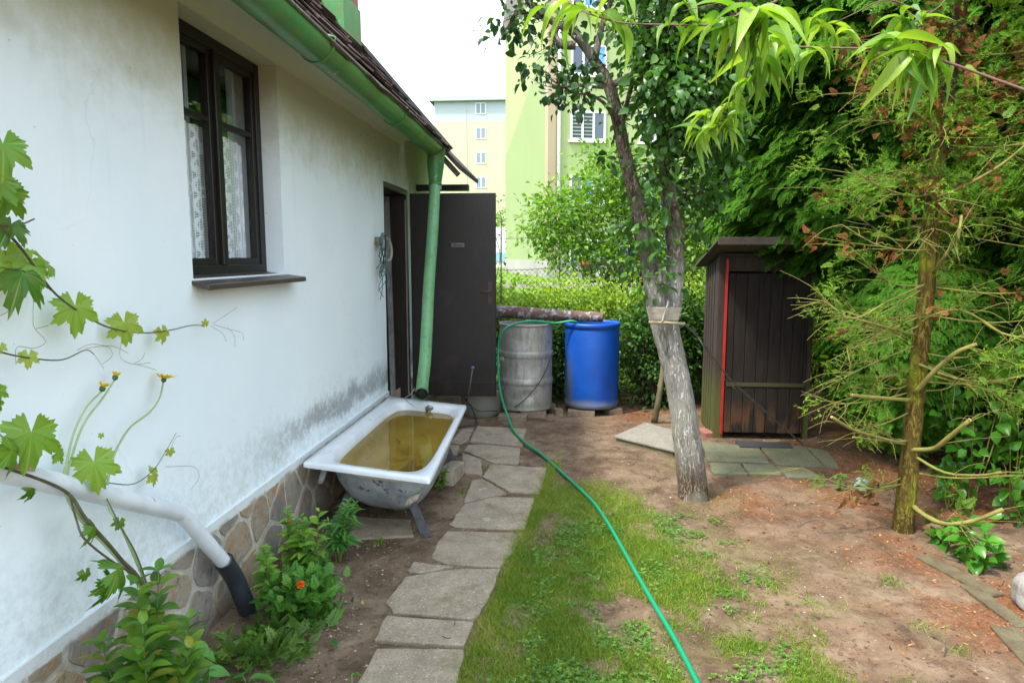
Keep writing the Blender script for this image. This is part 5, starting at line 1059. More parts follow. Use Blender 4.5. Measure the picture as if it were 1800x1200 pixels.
thuja('thuja', 'yellow green thuja reaching the top right corner of the photo', (4.15, 3.95, 0), [(1.5, .8), (2.1, 1.25), (3.0, 1.35), (4.0, .95), (5.5, .12)], 2400, .09, ML_THUJA_Y, deadn=40)
thuja('thuja', 'tall dark thuja behind the roof of the outhouse, between it and the light bush', (2.75, 9.4, 0), [(1.3, .5), (1.9, .75), (3.2, .95), (4.6, .8), (6.8, .1)], 1300, .16, ML_THUJA)
thuja('thuja', 'shaded dark thuja at the far back behind the other thujas', (5.2, 8.0, 0), [(.2, 1.2), (1.4, 1.5), (3.0, 1.6), (5.0, 1.2), (7.5, .15)], 1300, .18, ML_THUJA)
thuja('thuja', 'dark thuja at the right margin of the photo behind the broad leaved seedlings', (4.3, 5.0, 0), [(.25, 1.0), (.9, 1.15), (1.6, 1.1), (2.2, .6)], 1600, .11, ML_THUJA)

# --- thin half bare conifer with mossy trunk
cbx = PZ(1587, 938, 0); co_ = thing('conifer', 'thin half bare conifer with mossy trunk and sawn branch stubs', 'tree', cbx)
cp = [(1586, 945, 24), (1590, 900, 21), (1598, 820, 19), (1607, 720, 18), (1617, 620, 17.5), (1627, 520, 17), (1634, 420, 16.5), (1645, 310, 16), (1660, 200, 15), (1675, 100, 14), (1690, 0, 13), (1705, -150, 10), (1715, -300, 5)]
CP = smooth_path([PY(x, y, 4.28 + .02 * i) for i, (x, y, _) in enumerate(cp)], 6); q = MB(); q.tube(CP, rresample([w_ * 3.4 / F_PX for *_, w_ in cp], 6), 20, wob=.03)
q.build('trunk', BK_MOSS, co_)
q = MB(); qs = MB(); tufts = []; deads = []
def bough(P, r0, r1, n=6, mb=q):
    S = smooth_path(P, 4); mb.tube(S, np.linspace(r0, r1, len(S)), n, wob=.05); return S
thick = [([(1600, 885, 4.3), (1625, 905, 4.15), (1660, 920, 4.05), (1710, 915, 4.0), (1762, 895, 3.95)], .016, .012), ([(1598, 790, 4.3), (1640, 788, 4.2), (1668, 768, 4.1), (1705, 738, 4.0)], .015, .013), ([(1590, 780, 4.3), (1550, 770, 4.15), (1500, 755, 4.0), (1462, 733, 3.9)], .011, .009),
         ([(1600, 703, 4.3), (1560, 700, 4.2), (1520, 697, 4.1), (1497, 694, 4.05)], .013, .011), ([(1608, 690, 4.3), (1640, 655, 4.2), (1680, 620, 4.1), (1716, 605, 4.05)], .016, .011), ([(1595, 775, 4.3), (1560, 775, 4.2), (1500, 768, 4.1)], .008, .006),
         ([(1615, 640, 4.3), (1680, 665, 4.2), (1740, 670, 4.1), (1810, 658, 4.0)], .008, .005), ([(1620, 560, 4.3), (1690, 545, 4.1), (1760, 585, 4.0), (1820, 595, 3.9)], .009, .005), ([(1605, 800, 4.3), (1660, 830, 4.15), (1720, 835, 4.1), (1760, 830, 4.0)], .009, .007), ([(1603, 830, 4.3), (1680, 840, 4.3), (1800, 835, 4.3)], .007, .004),
         ([(1640, 350, 4.35), (1690, 330, 4.2), (1760, 290, 4.1), (1820, 240, 4.0)], .012, .006), ([(1640, 340, 4.35), (1600, 345, 4.2), (1540, 325, 4.0), (1490, 290, 3.95)], .008, .003), ([(1635, 440, 4.3), (1590, 440, 4.1), (1540, 430, 4.0), (1480, 395, 3.9)], .008, .003), ([(1640, 480, 4.3), (1680, 420, 4.1), (1690, 380, 4.05), (1682, 432, 4.0)], .01, .008),
         ([(1650, 230, 4.35), (1600, 190, 4.2), (1560, 150, 4.1)], .01, .004), ([(1612, 590, 4.3), (1540, 570, 4.1), (1480, 555, 4.0), (1440, 545, 3.9)], .008, .003), ([(1625, 500, 4.3), (1560, 530, 4.1), (1500, 560, 3.9), (1450, 530, 3.85)], .006, .003)]
bps = []
for l, ra, rb in thick: bps.append((bough([PY(*t_) for t_ in l], ra, rb), rb))
for k in range(80):
    t = .14 + .84 * rng.random() ** .8; i = int(t * (len(CP) - 1)); p0 = CP[i]; a = rng.random() * 2 * pi; L = .25 + .55 * rng.random(); d = np.array([cos(a), sin(a) * .7 - .25, .0]); up = rng.normal() * .25
    S = bough([p0, p0 + d * L * .5 + (0, 0, up * L * .3 - .04), p0 + d * L + (0, 0, up * L)], .006, .0015, 5); bps.append((S, .0015))
for S, rb in bps:
    for k in range(5 if rb > .005 else 9):
        i = rng.integers(len(S) // 3, len(S)); p0 = S[i]; d = rdirs(1)[0] * (1, .8, .7); d += (S[min(i + 1, len(S) - 1)] - S[i - 1]) / np.linalg.norm(S[min(i + 1, len(S) - 1)] - S[i - 1]) * .7; L = .08 + .22 * rng.random()
        q.tube(smooth_path([p0, p0 + d * L * .5 + rng.normal(size=3) * .015, p0 + d * L + (0, 0, -.04)], 2), [.0028, .0022, .0018, .0014, .001], 4, caps=False)
        if rng.random() < (.55 if p0[2] > 1.9 else .30 if p0[2] > .8 else .15): (tufts if rng.random() > (.30 if p0[2] > 1.8 else .08) else deads).append((p0 + d * L * .7, d))
q.build('branches', BK_TWIG, co_)
M_SAWN = plain('fresh_sawn_wood', (.50, .36, .2), (.35, .22, .12), .8, 30)
for S, rb in bps[:7]:
    qs = MB(); e_ = S[-1]; d_ = (S[-1] - S[-2]); d_ /= np.linalg.norm(d_); qs.tube([e_, e_ + d_ * .003], rb * .96, 10); qs.build('sawn_end', M_SAWN, co_)
for k in range(150):      # leafy shoots along the upper trunk
    p0 = CP[rng.integers(int(len(CP) * .55), len(CP) - 6)]
    a_ = rng.random() * 2 * pi; d = np.array([cos(a_), -.35 - .6 * rng.random(), .35 * rng.normal()]); L = .08 + .22 * rng.random()
    (tufts if rng.random() > .35 else deads).append((p0 + d * L, d))
def tuftset(lst, name, mat, per, sz, tm, spread):
    c_ = np.array([t_[0] for t_ in lst]); d_ = np.array([t_[1] for t_ in lst]); P = np.repeat(c_, per, 0) + rng.normal(size=(len(lst) * per, 3)) * spread; D = np.repeat(d_, per, 0) + rng.normal(size=P.shape) * .6; D[:, 2] += .1
    inst(name, tm, P, D, rdirs(len(P), 1), sz * (.7 + .6 * rng.random(len(P))), mat, co_, rnd=np.clip(np.repeat(rng.random(len(lst)), per) * .6 + .4 * rng.random(len(P)), 0, 1))
tuftset(tufts, 'foliage', ML_CON, 12, .06, TUFT, .035); tuftset(tufts[::2], 'flat_sprays', ML_THUJA_Y, 4, .055, SPRAY, .03); tuftset(deads, 'dead_sprays', ML_DEAD, 12, .045, SPRAY, .04)

# --- shrubs and trees beyond the fence
def shrub(name, label, blobs, n, per, spread, size, mat, base, group=None, stems=8, tmpl=LEAF_Q, down=.2, cat='shrub', shell=.35, flat=.6):
    o_ = thing(name, label, cat, base, group); cen, d_ = blob_points(blobs, n, shell); cen[:, 2] = np.maximum(cen[:, 2], float(gz(base[0], base[1])) + .04)
    k = min(n, 90); st = [(base[0] + rng.normal() * .08, base[1] + rng.normal() * .05, base[2] + rng.random() * .2) for _ in range(k)]
    twigs('stems', st, cen[:k], .009, BK_DARK, o_, .05); leafy('foliage', cen, per, spread, size, mat, o_, tmpl, down, flat, d_); return o_
HG = 'sunlit leafy shrubs growing through the fence'
for x, hgt, lab, mt in [(-1.15, 1.35, 'light green shrub glimpsed left of the open door edge', ML_HEDGE), (-.40, 1.42, 'sunlit yellow green shrub above the metal drum', ML_HEDGE), (.38, 1.38, 'sunlit light green shrub above the blue barrel', ML_HEDGE), (1.02, 1.18, 'darker green shrub just left of the fruit tree trunk', ML_HEDGE), (1.75, 1.5, 'light green shrub left of and behind the outhouse', ML_HEDGE), (3.2, 1.6, 'light green shrub seen between the outhouse and the thuja bush', ML_HEDGE)]:
    y = 8.62; shrub('shrub', lab, [(x, y, hgt * .45, .55, .42, hgt * .48, 2), (x + .2, y - .1, hgt * .72, .40, .35, hgt * .28, 1.2), (x - .25, y, hgt * .66, .32, .32, hgt * .26, 1)], 440, 13, .13, .058, mt, (x, y, 0), HG)
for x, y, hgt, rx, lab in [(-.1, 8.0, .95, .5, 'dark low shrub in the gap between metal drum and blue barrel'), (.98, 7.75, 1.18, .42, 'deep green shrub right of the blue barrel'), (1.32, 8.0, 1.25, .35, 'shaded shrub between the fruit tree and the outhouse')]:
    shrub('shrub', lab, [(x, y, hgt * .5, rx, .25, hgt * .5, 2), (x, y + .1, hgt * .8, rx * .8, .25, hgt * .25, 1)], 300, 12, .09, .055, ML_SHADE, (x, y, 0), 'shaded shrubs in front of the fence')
el = shrub('elder_tree', 'bushy elder tree hanging over the fence left of the forked trunk', [B(1040, 385, 9.6, 95, 75, .7, 3), B(985, 370, 9.4, 55, 40, .5, 1), B(1090, 330, 9.6, 70, 60, .6, 2), B(1170, 390, 9.6, 70, 70, .7, 2.2), B(1060, 290, 9.8, 45, 40, .5, .7), B(955, 395, 9.3, 40, 45, .4, .6), B(1010, 440, 9.2, 70, 32, .4, .9), B(1100, 455, 9.2, 60, 26, .4, .7), B(1210, 440, 9.4, 50, 50, .5, .9)], 720, 15, .12, .068, ML_ELDER, (1.0, 9.9, 0), None, cat='tree')
sh2 = shrub('maple_tree', 'light green tree behind the outhouse roof left of the big thuja', [B(1240, 330, 10.5, 70, 90, .8, 2.5), B(1270, 240, 10.5, 50, 70, .8, 1.5), B(1220, 430, 10.2, 70, 60, .7, 1.5), B(1310, 400, 10.5, 50, 60, .6, 1)], 330, 13, .15, .07, ML_ELDER, (2.25, 10.6, 0), None, cat='tree')
cr_ = thing('birch_tree', 'taller tree with dense mid green crown behind the fruit tree', 'tree', (2.6, 13.0, 0))
q = MB(); q.tube(smooth_path([(2.6, 13, -.1), (2.65, 13, 2), (2.55, 13, 4.5), (2.6, 13, 7)], 4), np.linspace(.14, .04, 13), 10); q.build('trunk', BK_DARK, cr_)
cen, d_ = blob_points([(2.9, 13, 5.0, 1.2, 1.2, 2.0, 2), (3.3, 13, 3.2, 1.3, 1, 1.0, .7), (2.2, 13, 6.6, 1.0, 1, 1.3, 1)], 300, .3); twigs('branches', [(2.6, 13, max(1.5, c_[2] - .8)) for c_ in cen[:120]], cen[:120], .015, BK_DARK, cr_); leafy('crown', cen, 13, .2, .11, ML_ELDER, cr_, LEAF_Q, .2, .6, d_)
# fence climber
q = MB(); o_ = thing('fence_climber', 'spindly twigs with small leaves climbing the post beside the door edge', 'climber', (-.8, 8.0, 0)); S = smooth_path([(-.82, 7.98, .8), (-.86, 7.97, 1.3), (-.80, 7.98, 1.7), (-.88, 7.98, 2.05), (-.85, 7.98, 2.35)], 6); q.tube(S, .004, 5); q.build('stem', BK_DARK, o_)
leafy('foliage', S[::1], 5, .05, .035, leafmat('climber_leaf', [(0, (.06, .08, .03)), (1, (.16, .2, .06))]), o_)
# sapling stem right of the barrel
q = MB(); q.tube(smooth_path([PZ(1150, 742, 0), PY(1158, 700, 6.9), PY(1166, 640, 6.95), PY(1170, 590, 7.0)], 4), np.linspace(.035, .02, 13), 8)
tag(q.build('bare_stem', plain('olive_stem', (.16, .15, .07), (.10, .09, .05))), 'smooth olive stem rising behind the leaning fruit tree trunk', 'tree stem')

# --- low broad leaved plants under the conifers
BROAD = leaf_tmpl(4, .72, .25, .2); UG = 'broad leaved seedlings under the conifers'
for px, py, n_, hh, sp_, lab in [(1668, 960, 13, .16, .10, 'glossy leaved seedling right beside the foot of the thin conifer'), (1735, 1000, 16, .20, .13, 'glossy leaved seedling above the rotten board'), (1805, 930, 14, .32, .13, 'bright leaved seedling at the right edge above the rock'), (1700, 800, 26, .95, .16, 'tall leggy seedling with bright leaves right of the thin conifer'), (1775, 860, 24, 1.1, .16, 'leafy sapling at the right edge behind the bare boughs'), (1665, 900, 16, .38, .13, 'small seedling behind the low curved bough'), (1475, 862, 7, .12, .03, 'tiny weed beside the grey pipe stub')]:
    b_ = PZ(px, min(py + (60 if hh > .5 else 0), 1000), 0) if hh < .5 else PZ(px, 905, 0); o_ = thing('seedling', lab, 'plant', b_, UG); q = MB(); cs_ = []
    for k in range(max(2, n_ // 6)):
        e_ = b_ + np.array([rng.normal() * sp_ * .6, rng.normal() * sp_ * .6, hh * (.7 + .4 * rng.random())]); S = smooth_path([b_, (b_ + e_) / 2 + rng.normal(size=3) * .02, e_], 4); q.tube(S, np.linspace(.006, .002, len(S)), 5); cs_ += list(S[3:])
    q.build('stem', BK_TWIG, o_); cs_ = np.array(cs_); cs_ = cs_[rng.integers(0, len(cs_), n_)]; sm = .4 if 'tiny' in lab else 1
    leafy('leaves', cs_, 4, sp_ * .35, .075 * sm, leafmat('seedling_leaf', [(0, (.03, .13, .012)), (.6, (.07, .24, .02)), (1, (.12, .32, .04))], .3, .3), o_, BROAD, .1, .5)
def rmat(name, stops, rough=.95):
    m, nt, b, o = nmat(name); nt.links.new(ramp(nt, attr(nt, 'rnd'), stops), b.inputs['Base Color']); b.inputs['Roughness'].default_value = rough; b.inputs['Specular IOR Level'].default_value = .15; return m
# ---------------------------------------------------------------- grapevine on the wall
def vine_tmpl(seed=0, sub=4, curl=.18):
    r = np.random.default_rng(seed); lobes = [(90, 1.0, 33), (38, .88, 30), (142, .88, 30), (-18, .70, 30), (198, .70, 30)]
    angs = []; rad = []; n = 100
    for k in range(n):
        a = -72 + (180 + 144) * k / (n - 1)
        v = max(L * math.exp(-(abs(a - c) / wd) ** 2.2) for c, L, wd in lobes); v = max(v, .62 - .12 * abs(a - 90) / 162)
        v *= 1 + (.12 if k % 4 == 1 else -.05 if k % 4 == 3 else .02) + .03 * r.normal(); angs.append(radians(a)); rad.append(v)
    V = [(0, 0, 0)]; A = [0.0]; 
    for i in range(1, sub + 1):
        f = i / sub
        for a, v in zip(angs, rad):
            rr = v * f; x, y = rr * cos(a), rr * sin(a); near = min(abs(math.degrees(a) - c) for c, *_ in lobes)
            z = -curl * rr * rr + .09 * sin(3 * a + seed) * rr + .11 * (1 if near > 12 else -.5) * rr * rr - .10 * abs(cos(a)) * rr
            V.append((x * .62, y * .62 , z * .62)); A.append(0.0 if near < 1.7 else 1.0)
    F = [(0, 1 + k, 2 + k) for k in range(n - 1)]
    for i in range(sub - 1):
        for k in range(n - 1): b_ = 1 + i * n; F.append((b_ + k, b_ + n + k, b_ + n + k + 1, b_ + k + 1))
    return V, F, A
VL = [vine_tmpl(s_, curl=c_) for s_, c_ in ((0, .15), (1, .45), (2, .8))]
ML_V = leafmat('vine_leaf', [(0, (.035, .13, .012)), (.45, (.11, .26, .02)), (.75, (.22, .38, .05)), (1, (.36, .40, .07))], .35, .4, vein=(.35, .42, .14), spots=40)
vb = PX(283, 1112, WX + .22); vb[2] = 0
gv = thing('grapevine', 'grapevine shoots with lobed leaves and tendrils climbing the white wall at the left', 'grapevine', vb)
XW = WX + .10
def vp(x, y, o_=.10): return PX(x, y, WX + o_)
q = MB()
stems = [([(-60, 330, .16), (0, 395, .14), (40, 440, .13), (70, 482, .12), (97, 516, .11), (135, 545, .10), (190, 575, .09), (250, 585, .08), (300, 580, .07), (335, 572, .06), (360, 572, .05)], .0045, .0018), ([(-60, 590, .12), (0, 618, .10), (60, 630, .09), (110, 632, .08), (150, 615, .07), (165, 622, .06)], .003, .0015),
         ([(300, 1330, .24), (285, 1125, .22), (278, 1090, .21), (262, 1045, .2), (240, 1010, .19), (215, 985, .17), (190, 955, .16), (150, 910, .15), (125, 872, .13), (90, 850, .12), (20, 825, .12), (-60, 800, .13)], .008, .004), ([(240, 1010, .19), (200, 988, .18), (150, 948, .17), (135, 915, .15), (122, 868, .14)], .004, .003),
         ([(270, 1085, .21), (262, 1040, .19), (240, 975, .17), (212, 925, .15), (192, 885, .12), (180, 860, .10)], .003, .002), ([(185, 848, .08), (235, 850, .08), (270, 825, .07), (290, 795, .06), (310, 760, .05)], .002, .001),
         ([(60, 385, .13), (35, 395, .13), (0, 397, .13)], .0025, .002), ([(97, 516, .11), (50, 480, .14), (0, 470, .14)], .002, .002)]
for l, ra, rb in stems: S = smooth_path([vp(*t_) for t_ in l], 5); q.tube(S, np.linspace(ra, rb, len(S)), 7)
q.build('stem', plain('vine_stem', (.13, .12, .05), (.06, .05, .045), .5, 30, .2), gv)
M_TEN = plain('tendril_brown', (.25, .22, .12), bstr=0)
for l in [[(375, 568), (395, 555), (417, 540)], [(375, 570), (400, 578), (425, 585), (428, 598)], [(370, 572), (390, 585), (398, 600)], [(400, 575), (412, 590), (413, 610)], [(60, 500), (58, 560), (62, 578), (80, 600), (60, 612), (30, 610), (28, 640)], [(213, 600), (212, 628), (235, 640), (265, 637)], [(235, 640), (250, 630), (254, 620)], [(135, 615), (160, 605), (190, 610), (197, 625), (180, 640)],
          [(165, 622), (178, 640), (182, 648)], [(240, 640), (275, 650)], [(0, 555), (15, 545), (15, 520)], [(150, 612), (195, 608), (225, 620)], [(300, 790), (308, 770), (318, 765)], [(290, 820), (340, 820), (350, 838), (335, 860)], [(62, 578), (85, 572)]]:
    S = smooth_path([vp(x, y, .05) for x, y in l], 6); q = MB(); q.tube(S, .0009, 4, caps=False); q.build('tendril', M_TEN, gv)
leaves = [(5, 262, .26, 62, 0, .5, 0, -15), (10, 345, .18, 60, 1, .25, 20, -25), (-5, 325, .2, 55, 0, .5, 10, -30), (20, 400, .13, 46, 1, .05, 20, -50), (55, 470, .12, 62, 0, .72, 0, -60), (40, 490, .16, 58, 2, .12, 60, -50), (85, 470, .11, 40, 0, .62, 15, -100), (10, 460, .1, 62, 0, .75, 0, 0), (132, 545, .10, 54, 0, .72, 10, 0), (218, 573, .085, 42, 0, .85, 0, 0), (285, 586, .07, 24, 0, .95, 0, 10), (361, 572, .06, 11, 0, .98, 0, 180), (50, 628, .09, 24, 0, .92, 0, -10), (0, 610, .1, 16, 0, .9, 0, -20),
          (-5, 690, .15, 26, 0, .5, 10, 0), (-8, 712, .14, 24, 0, .4, 10, 20), (55, 770, .20, 74, 0, .55, 20, 0), (20, 800, .2, 55, 1, .4, 10, 60), (165, 820, .14, 58, 0, .75, 0, 0), (268, 838, .07, 26, 0, .92, 10, 60), (299, 794, .06, 13, 0, .95, 0, 0), (58, 862, .10, 28, 1, .1, 0, 10), (100, 800, .16, 30, 0, .6, 0, 80),
          (165, 930, .16, 34, 2, .3, 40, 30), (210, 918, .14, 17, 1, .3, 0, -30), (205, 1010, .25, 62, 2, .25, 40, 70), (260, 1072, .2, 36, 1, .3, 30, -60), (195, 1030, .2, 50, 2, .15, 30, 30), (178, 765, .08, 8, 0, .8, 0, 0), (150, 1010, .2, 20, 1, .1, 0, 0)]
for ti in range(3):
    sel = [l for l in leaves if l[4] == ti]; pos, al, nm, s_, rn = [], [], [], [], []
    for x, y, o_, sz, _, rr_, tilt, rot in sel:
        p = vp(x, y - sz * .15, o_); rr2 = radians(rot); d = np.array([.1 * rng.normal() + .12, sin(rr2) * .9 + .1 * rng.normal(), -cos(rr2)]); n_ = np.array([.9, -.55 + .15 * rng.normal(), .35 + radians(tilt)])
        pos.append(p); al.append(d); nm.append(n_); s_.append(sz * p[1] / F_PX * 1.6); rn.append(rr_)
    inst('leaves', VL[ti], np.array(pos), np.array(al), np.array(nm), np.array(s_), ML_V, gv, rnd=np.array(rn))
# --- yellow composite flowers on long stalks
def stalk_flower(l, label, heads, col_):
    b_ = vp(*l[0]); b_[2] = 0; o_ = thing('yellow_flower', label, 'flower', b_, None); q = MB(); S = smooth_path([vp(x, y, z) for x, y, z in l], 6); q.tube(S, np.linspace(.0055, .0032, len(S)), 6); q.build('stem', plain('pale_green_stem', (.36, .48, .22), bstr=0), o_)
    p = S[-1]; d_ = S[-1] - S[-3]; d_ /= np.linalg.norm(d_); d_ = d_ * .5 + np.array([.2, 0, .8]); d_ /= np.linalg.norm(d_); q = MB(); q.tube([p, p + d_ * .004, p + d_ * .016], [.003, .009, .010], 10); q.build('calyx', plain('calyx_green', (.06, .13, .03), bstr=0), o_)
    N = 46; a = rng.random(N) * 2 * pi; u = np.cross(d_, (0, 1, 0)); u /= np.linalg.norm(u); v = np.cross(d_, u); D = np.cos(a)[:, None] * u + np.sin(a)[:, None] * v
    spread = heads; D = D * spread + d_ * (.35 + .5 * rng.random((N, 1))); inst('petals', leaf_tmpl(2, .28, .1, .0), np.tile(p + d_ * .014, (N, 1)) + D * .002, D, np.tile(d_, (N, 1)) + .1 * rng.normal(size=(N, 3)), .032 * spread * (.8 + .4 * rng.random(N)) + .006, col_, o_)
MY = leafmat('yellow_petal', [(0, (.75, .50, .01)), (1, (.85, .72, .02))], .3, .5)
stalk_flower([(285, 1122, .2), (262, 1055, .19), (205, 980, .16), (135, 905, .13), (112, 850, .10), (118, 810, .085), (130, 760, .08), (152, 715, .075), (178, 688, .07)], 'half open yellow flower on a long curved pale stalk, leftmost of three on the wall', .55, MY)
stalk_flower([(288, 1122, .2), (266, 1055, .19), (208, 980, .16), (140, 905, .13), (118, 850, .10), (130, 790, .075), (150, 740, .07), (180, 700, .06), (201, 668, .055)], 'half open yellow flower just above and right of the leftmost one', .5, MY)
stalk_flower([(292, 1122, .2), (262, 1040, .18), (215, 930, .14), (190, 885, .10), (195, 815, .08), (225, 755, .07), (262, 725, .065), (280, 700, .06), (287, 672, .055)], 'wide open bright yellow flower, rightmost of three in front of the wall', 1.15, MY)

# ---------------------------------------------------------------- flower bed plants
def stemmed(name, label, base, stems_, hh, lean, pairs, lsz, mat, tm, cat='plant', group=None, up=.3, whorl=2, stemmat=None, r=.004, start=.25):
    o_ = thing(name, label, cat, base, group); q = MB(); pos, al, nm, s_ = [], [], [], []
    for k in range(stems_):
        a = rng.random() * 2 * pi; b_ = base + np.array([cos(a), sin(a), 0]) * lean * .35 * rng.random(); H_ = hh * (.7 + .4 * rng.random()); e_ = b_ + np.array([cos(a) * lean * rng.random(), sin(a) * lean * rng.random(), H_]); S = smooth_path([b_, (b_ + e_) / 2 + (0, 0, .04 * H_), e_], pairs); q.tube(S, np.linspace(r, r * .4, len(S)), 5)
        a0 = rng.random() * 6
        for i in range(int(len(S) * start), len(S)):
            t = i / (len(S) - 1); a0 += pi / 2 + .2 * rng.normal()
            for w_ in range(whorl):
                an = a0 + 2 * pi * w_ / whorl; pos.append(S[i]); al.append((cos(an), sin(an), up + .5 * t * t)); nm.append((rng.normal() * .2 - .2 * cos(an), rng.normal() * .2 - .2 * sin(an), 1)); s_.append(lsz * (1.05 - .6 * t ** 3) * (.8 + .35 * rng.random()))
    q.build('stem', stemmat or plain('herb_stem', (.12, .2, .04), bstr=0), o_); inst('leaves', tm, np.array(pos), np.array(al), np.array(nm), np.array(s_), mat, o_); return o_
OVAL = leaf_tmpl(5, .50, .35, .2); LANC = leaf_tmpl(5, .24, .4, .25)
ML_HERB = leafmat('light_herb_leaf', [(0, (.10, .26, .025)), (.5, (.20, .40, .045)), (1, (.32, .50, .09))], .38, .5)
ML_LILY = leafmat('narrow_dark_leaf', [(0, (.06, .22, .035)), (1, (.15, .36, .08))], .3, .4)
def gp(x, y): p = PZ(x, y, 0); p[2] = float(gz(p[0], p[1])) - .005; return p
BG = 'herbs in the bed along the wall'
stemmed('herb', 'upright light green herb with round paired leaves beside the black pipe socket', gp(478, 1075), 3, .38, .06, 5, .085, ML_HERB, OVAL, group=BG)
stemmed('herb', 'bushy light green herb at the back of the bed, touching the stone plinth', gp(515, 1010), 4, .34, .13, 5, .085, ML_HERB, OVAL, group=BG)
stemmed('herb', 'tall herb with a small closed orange bud at its tip in front of the plinth', gp(545, 1020), 3, .38, .10, 5, .105, ML_HERB, leaf_tmpl(5, .42, .35, .2), group=BG)
stemmed('lily_plant', 'narrow leaved plant standing directly in front of the near end of the bathtub', gp(592, 985), 4, .34, .10, 8, .10, ML_LILY, LANC, whorl=3)
stemmed('herb', 'low dark herb crowding the foot of the narrow leaved plant', gp(560, 1010), 6, .18, .12, 6, .05, ML_LILY, LANC, group=BG, whorl=3)
def ferny(name, label, base, n, rad, hh, lsz, mat, cat, group=None):
    o_ = thing(name, label, cat, base, group); c_ = rng.normal(size=(n, 3)) * (rad * .5, rad * .5, 0) + base; hz = hh * rng.random(n); c_[:, 2] += hz; al = (c_ - base) * (1, 1, 0) * 3 + rng.normal(size=(n, 3)) * .5; al[:, 2] = np.abs(al[:, 2]) + .4
    inst('foliage', SPRAY, c_, al, rdirs(n, 1.2), lsz * (.7 + .6 * rng.random(n)), mat, o_); q = MB()
    for k in range(12): q.tube([base, c_[k]], .0025, 4, caps=False)
    q.build('stem', plain('marigold_stem', (.10, .15, .04), bstr=0), o_); return o_
ML_MAR = leafmat('feathery_leaf', [(0, (.05, .18, .02)), (.6, (.11, .30, .04)), (1, (.18, .38, .06))], .3, .6)
mg = ferny('marigold', 'feathery marigold clump with one orange bloom in the middle of the bed', gp(528, 1090), 420, .14, .22, .045, ML_MAR, 'flower')
p = PZ(528, 1027, .245); N = 70; D = rdirs(N, .9); inst('bloom', leaf_tmpl(2, .75, .5, 0), np.tile(p, (N, 1)) + D * .003, D, rdirs(N, 1), .016 * (.7 + .5 * rng.random(N)), leafmat('orange_petal', [(0, (.65, .08, .005)), (1, (.85, .20, .01))], .25, .5), mg)
p = PZ(508, 922, .36) if 0 else PX(508, 918, -1.25); N = 24; D = rdirs(N, 1.5); bd = inst('orange_bud', leaf_tmpl(2, .6, .5, 0), np.tile(p, (N, 1)), D, rdirs(N, 1), .011 * (.7 + .5 * rng.random(N)), leafmat('dull_orange_petal', [(0, (.35, .08, .01)), (1, (.5, .16, .03))], .2, .5)); tag(bd, 'small dull orange flower bud sticking up above the bed herbs', 'flower bud')
ferny('marigold', 'second feathery marigold clump without bloom, nearer the soil path', gp(560, 1085), 200, .09, .14, .04, ML_MAR, 'flower')
ferny('yarrow', 'sprawling ferny weed at the front edge of the bed', gp(470, 1160), 150, .16, .10, .06, leafmat('yarrow_leaf', [(0, (.08, .18, .03)), (1, (.18, .30, .06))], .3, .5), 'weed')
stemmed('weed', 'low leafy weed trailing left of the ferny weed', gp(430, 1150), 6, .10, .14, 6, .05, ML_HERB, OVAL, 'weed', None, whorl=2)
stemmed('weed', 'small sprout alone on the soil between bed and bathtub leg', gp(667, 952), 2, .04, .02, 4, .02, ML_HERB, OVAL, 'weed', None)
stemmed('weed', 'small green plant growing under the right rim of the bathtub', gp(772, 862), 4, .2, .06, 5, .05, ML_ELDER, OVAL, 'weed', None)
# foreground shrub with large leaves at the bottom left
fb = PX(248, 1235, -1.28); fb[2] = 0
fg = stemmed('peony', 'large leaved bush in the bottom left corner in front of the plinth', fb, 8, .68, .19, 8, .125, leafmat('peony_leaf', [(0, (.03, .12, .015)), (.5, (.08, .22, .02)), (.85, (.16, .33, .03)), (1, (.34, .30, .04))], .32, .35, spots=40), leaf_tmpl(5, .45, .3, .2), whorl=3, start=.35)
for (x, y, o_, sz, rr_, lab) in [(330, 1150, .30, 32, .5, 'dark stalked round leaf at the bottom, just right of the large leaved bush'), (368, 1196, .36, 30, .6, 'round toothed leaf at the bottom edge, left of the crinkled one'), (440, 1196, .48, 34, .4, 'crinkled broad leaf at the bottom edge below the ferny weed'), (620, 1185, 1.0, 12, .5, 'single tiny round leaf on the soil beside the lowest path slab')]:
    p = PX(x, y, WX + o_); bb = np.array([p[0], p[1], 0]); t_ = thing('round_leaf_plant', lab, 'plant', bb, None); n_ = 4 if sz > 20 else 2
    pos = np.tile(p, (n_, 1)) + rng.normal(size=(n_, 3)) * (.02 if sz > 20 else .003); a = rng.random(n_) * 6; al = np.stack([np.cos(a), np.sin(a), .0 * a - .1], 1); q = MB()
    for P_ in pos: q.tube(smooth_path([bb, (bb + P_) / 2 + rng.normal(size=3) * .01, P_], 3), .0025, 5)
    q.build('stem', plain('leaf_stalk', (.12, .16, .05), bstr=0), t_); inst('leaves', leaf_tmpl(6, .95, .3, .15, lambda t: max(.05, sin(pi * t) ** .5), .02), pos, al, rdirs(n_, 2.5), sz * 1.5 * p[1] / F_PX * (.9 + .3 * rng.random(n_)), ML_LILY, t_)

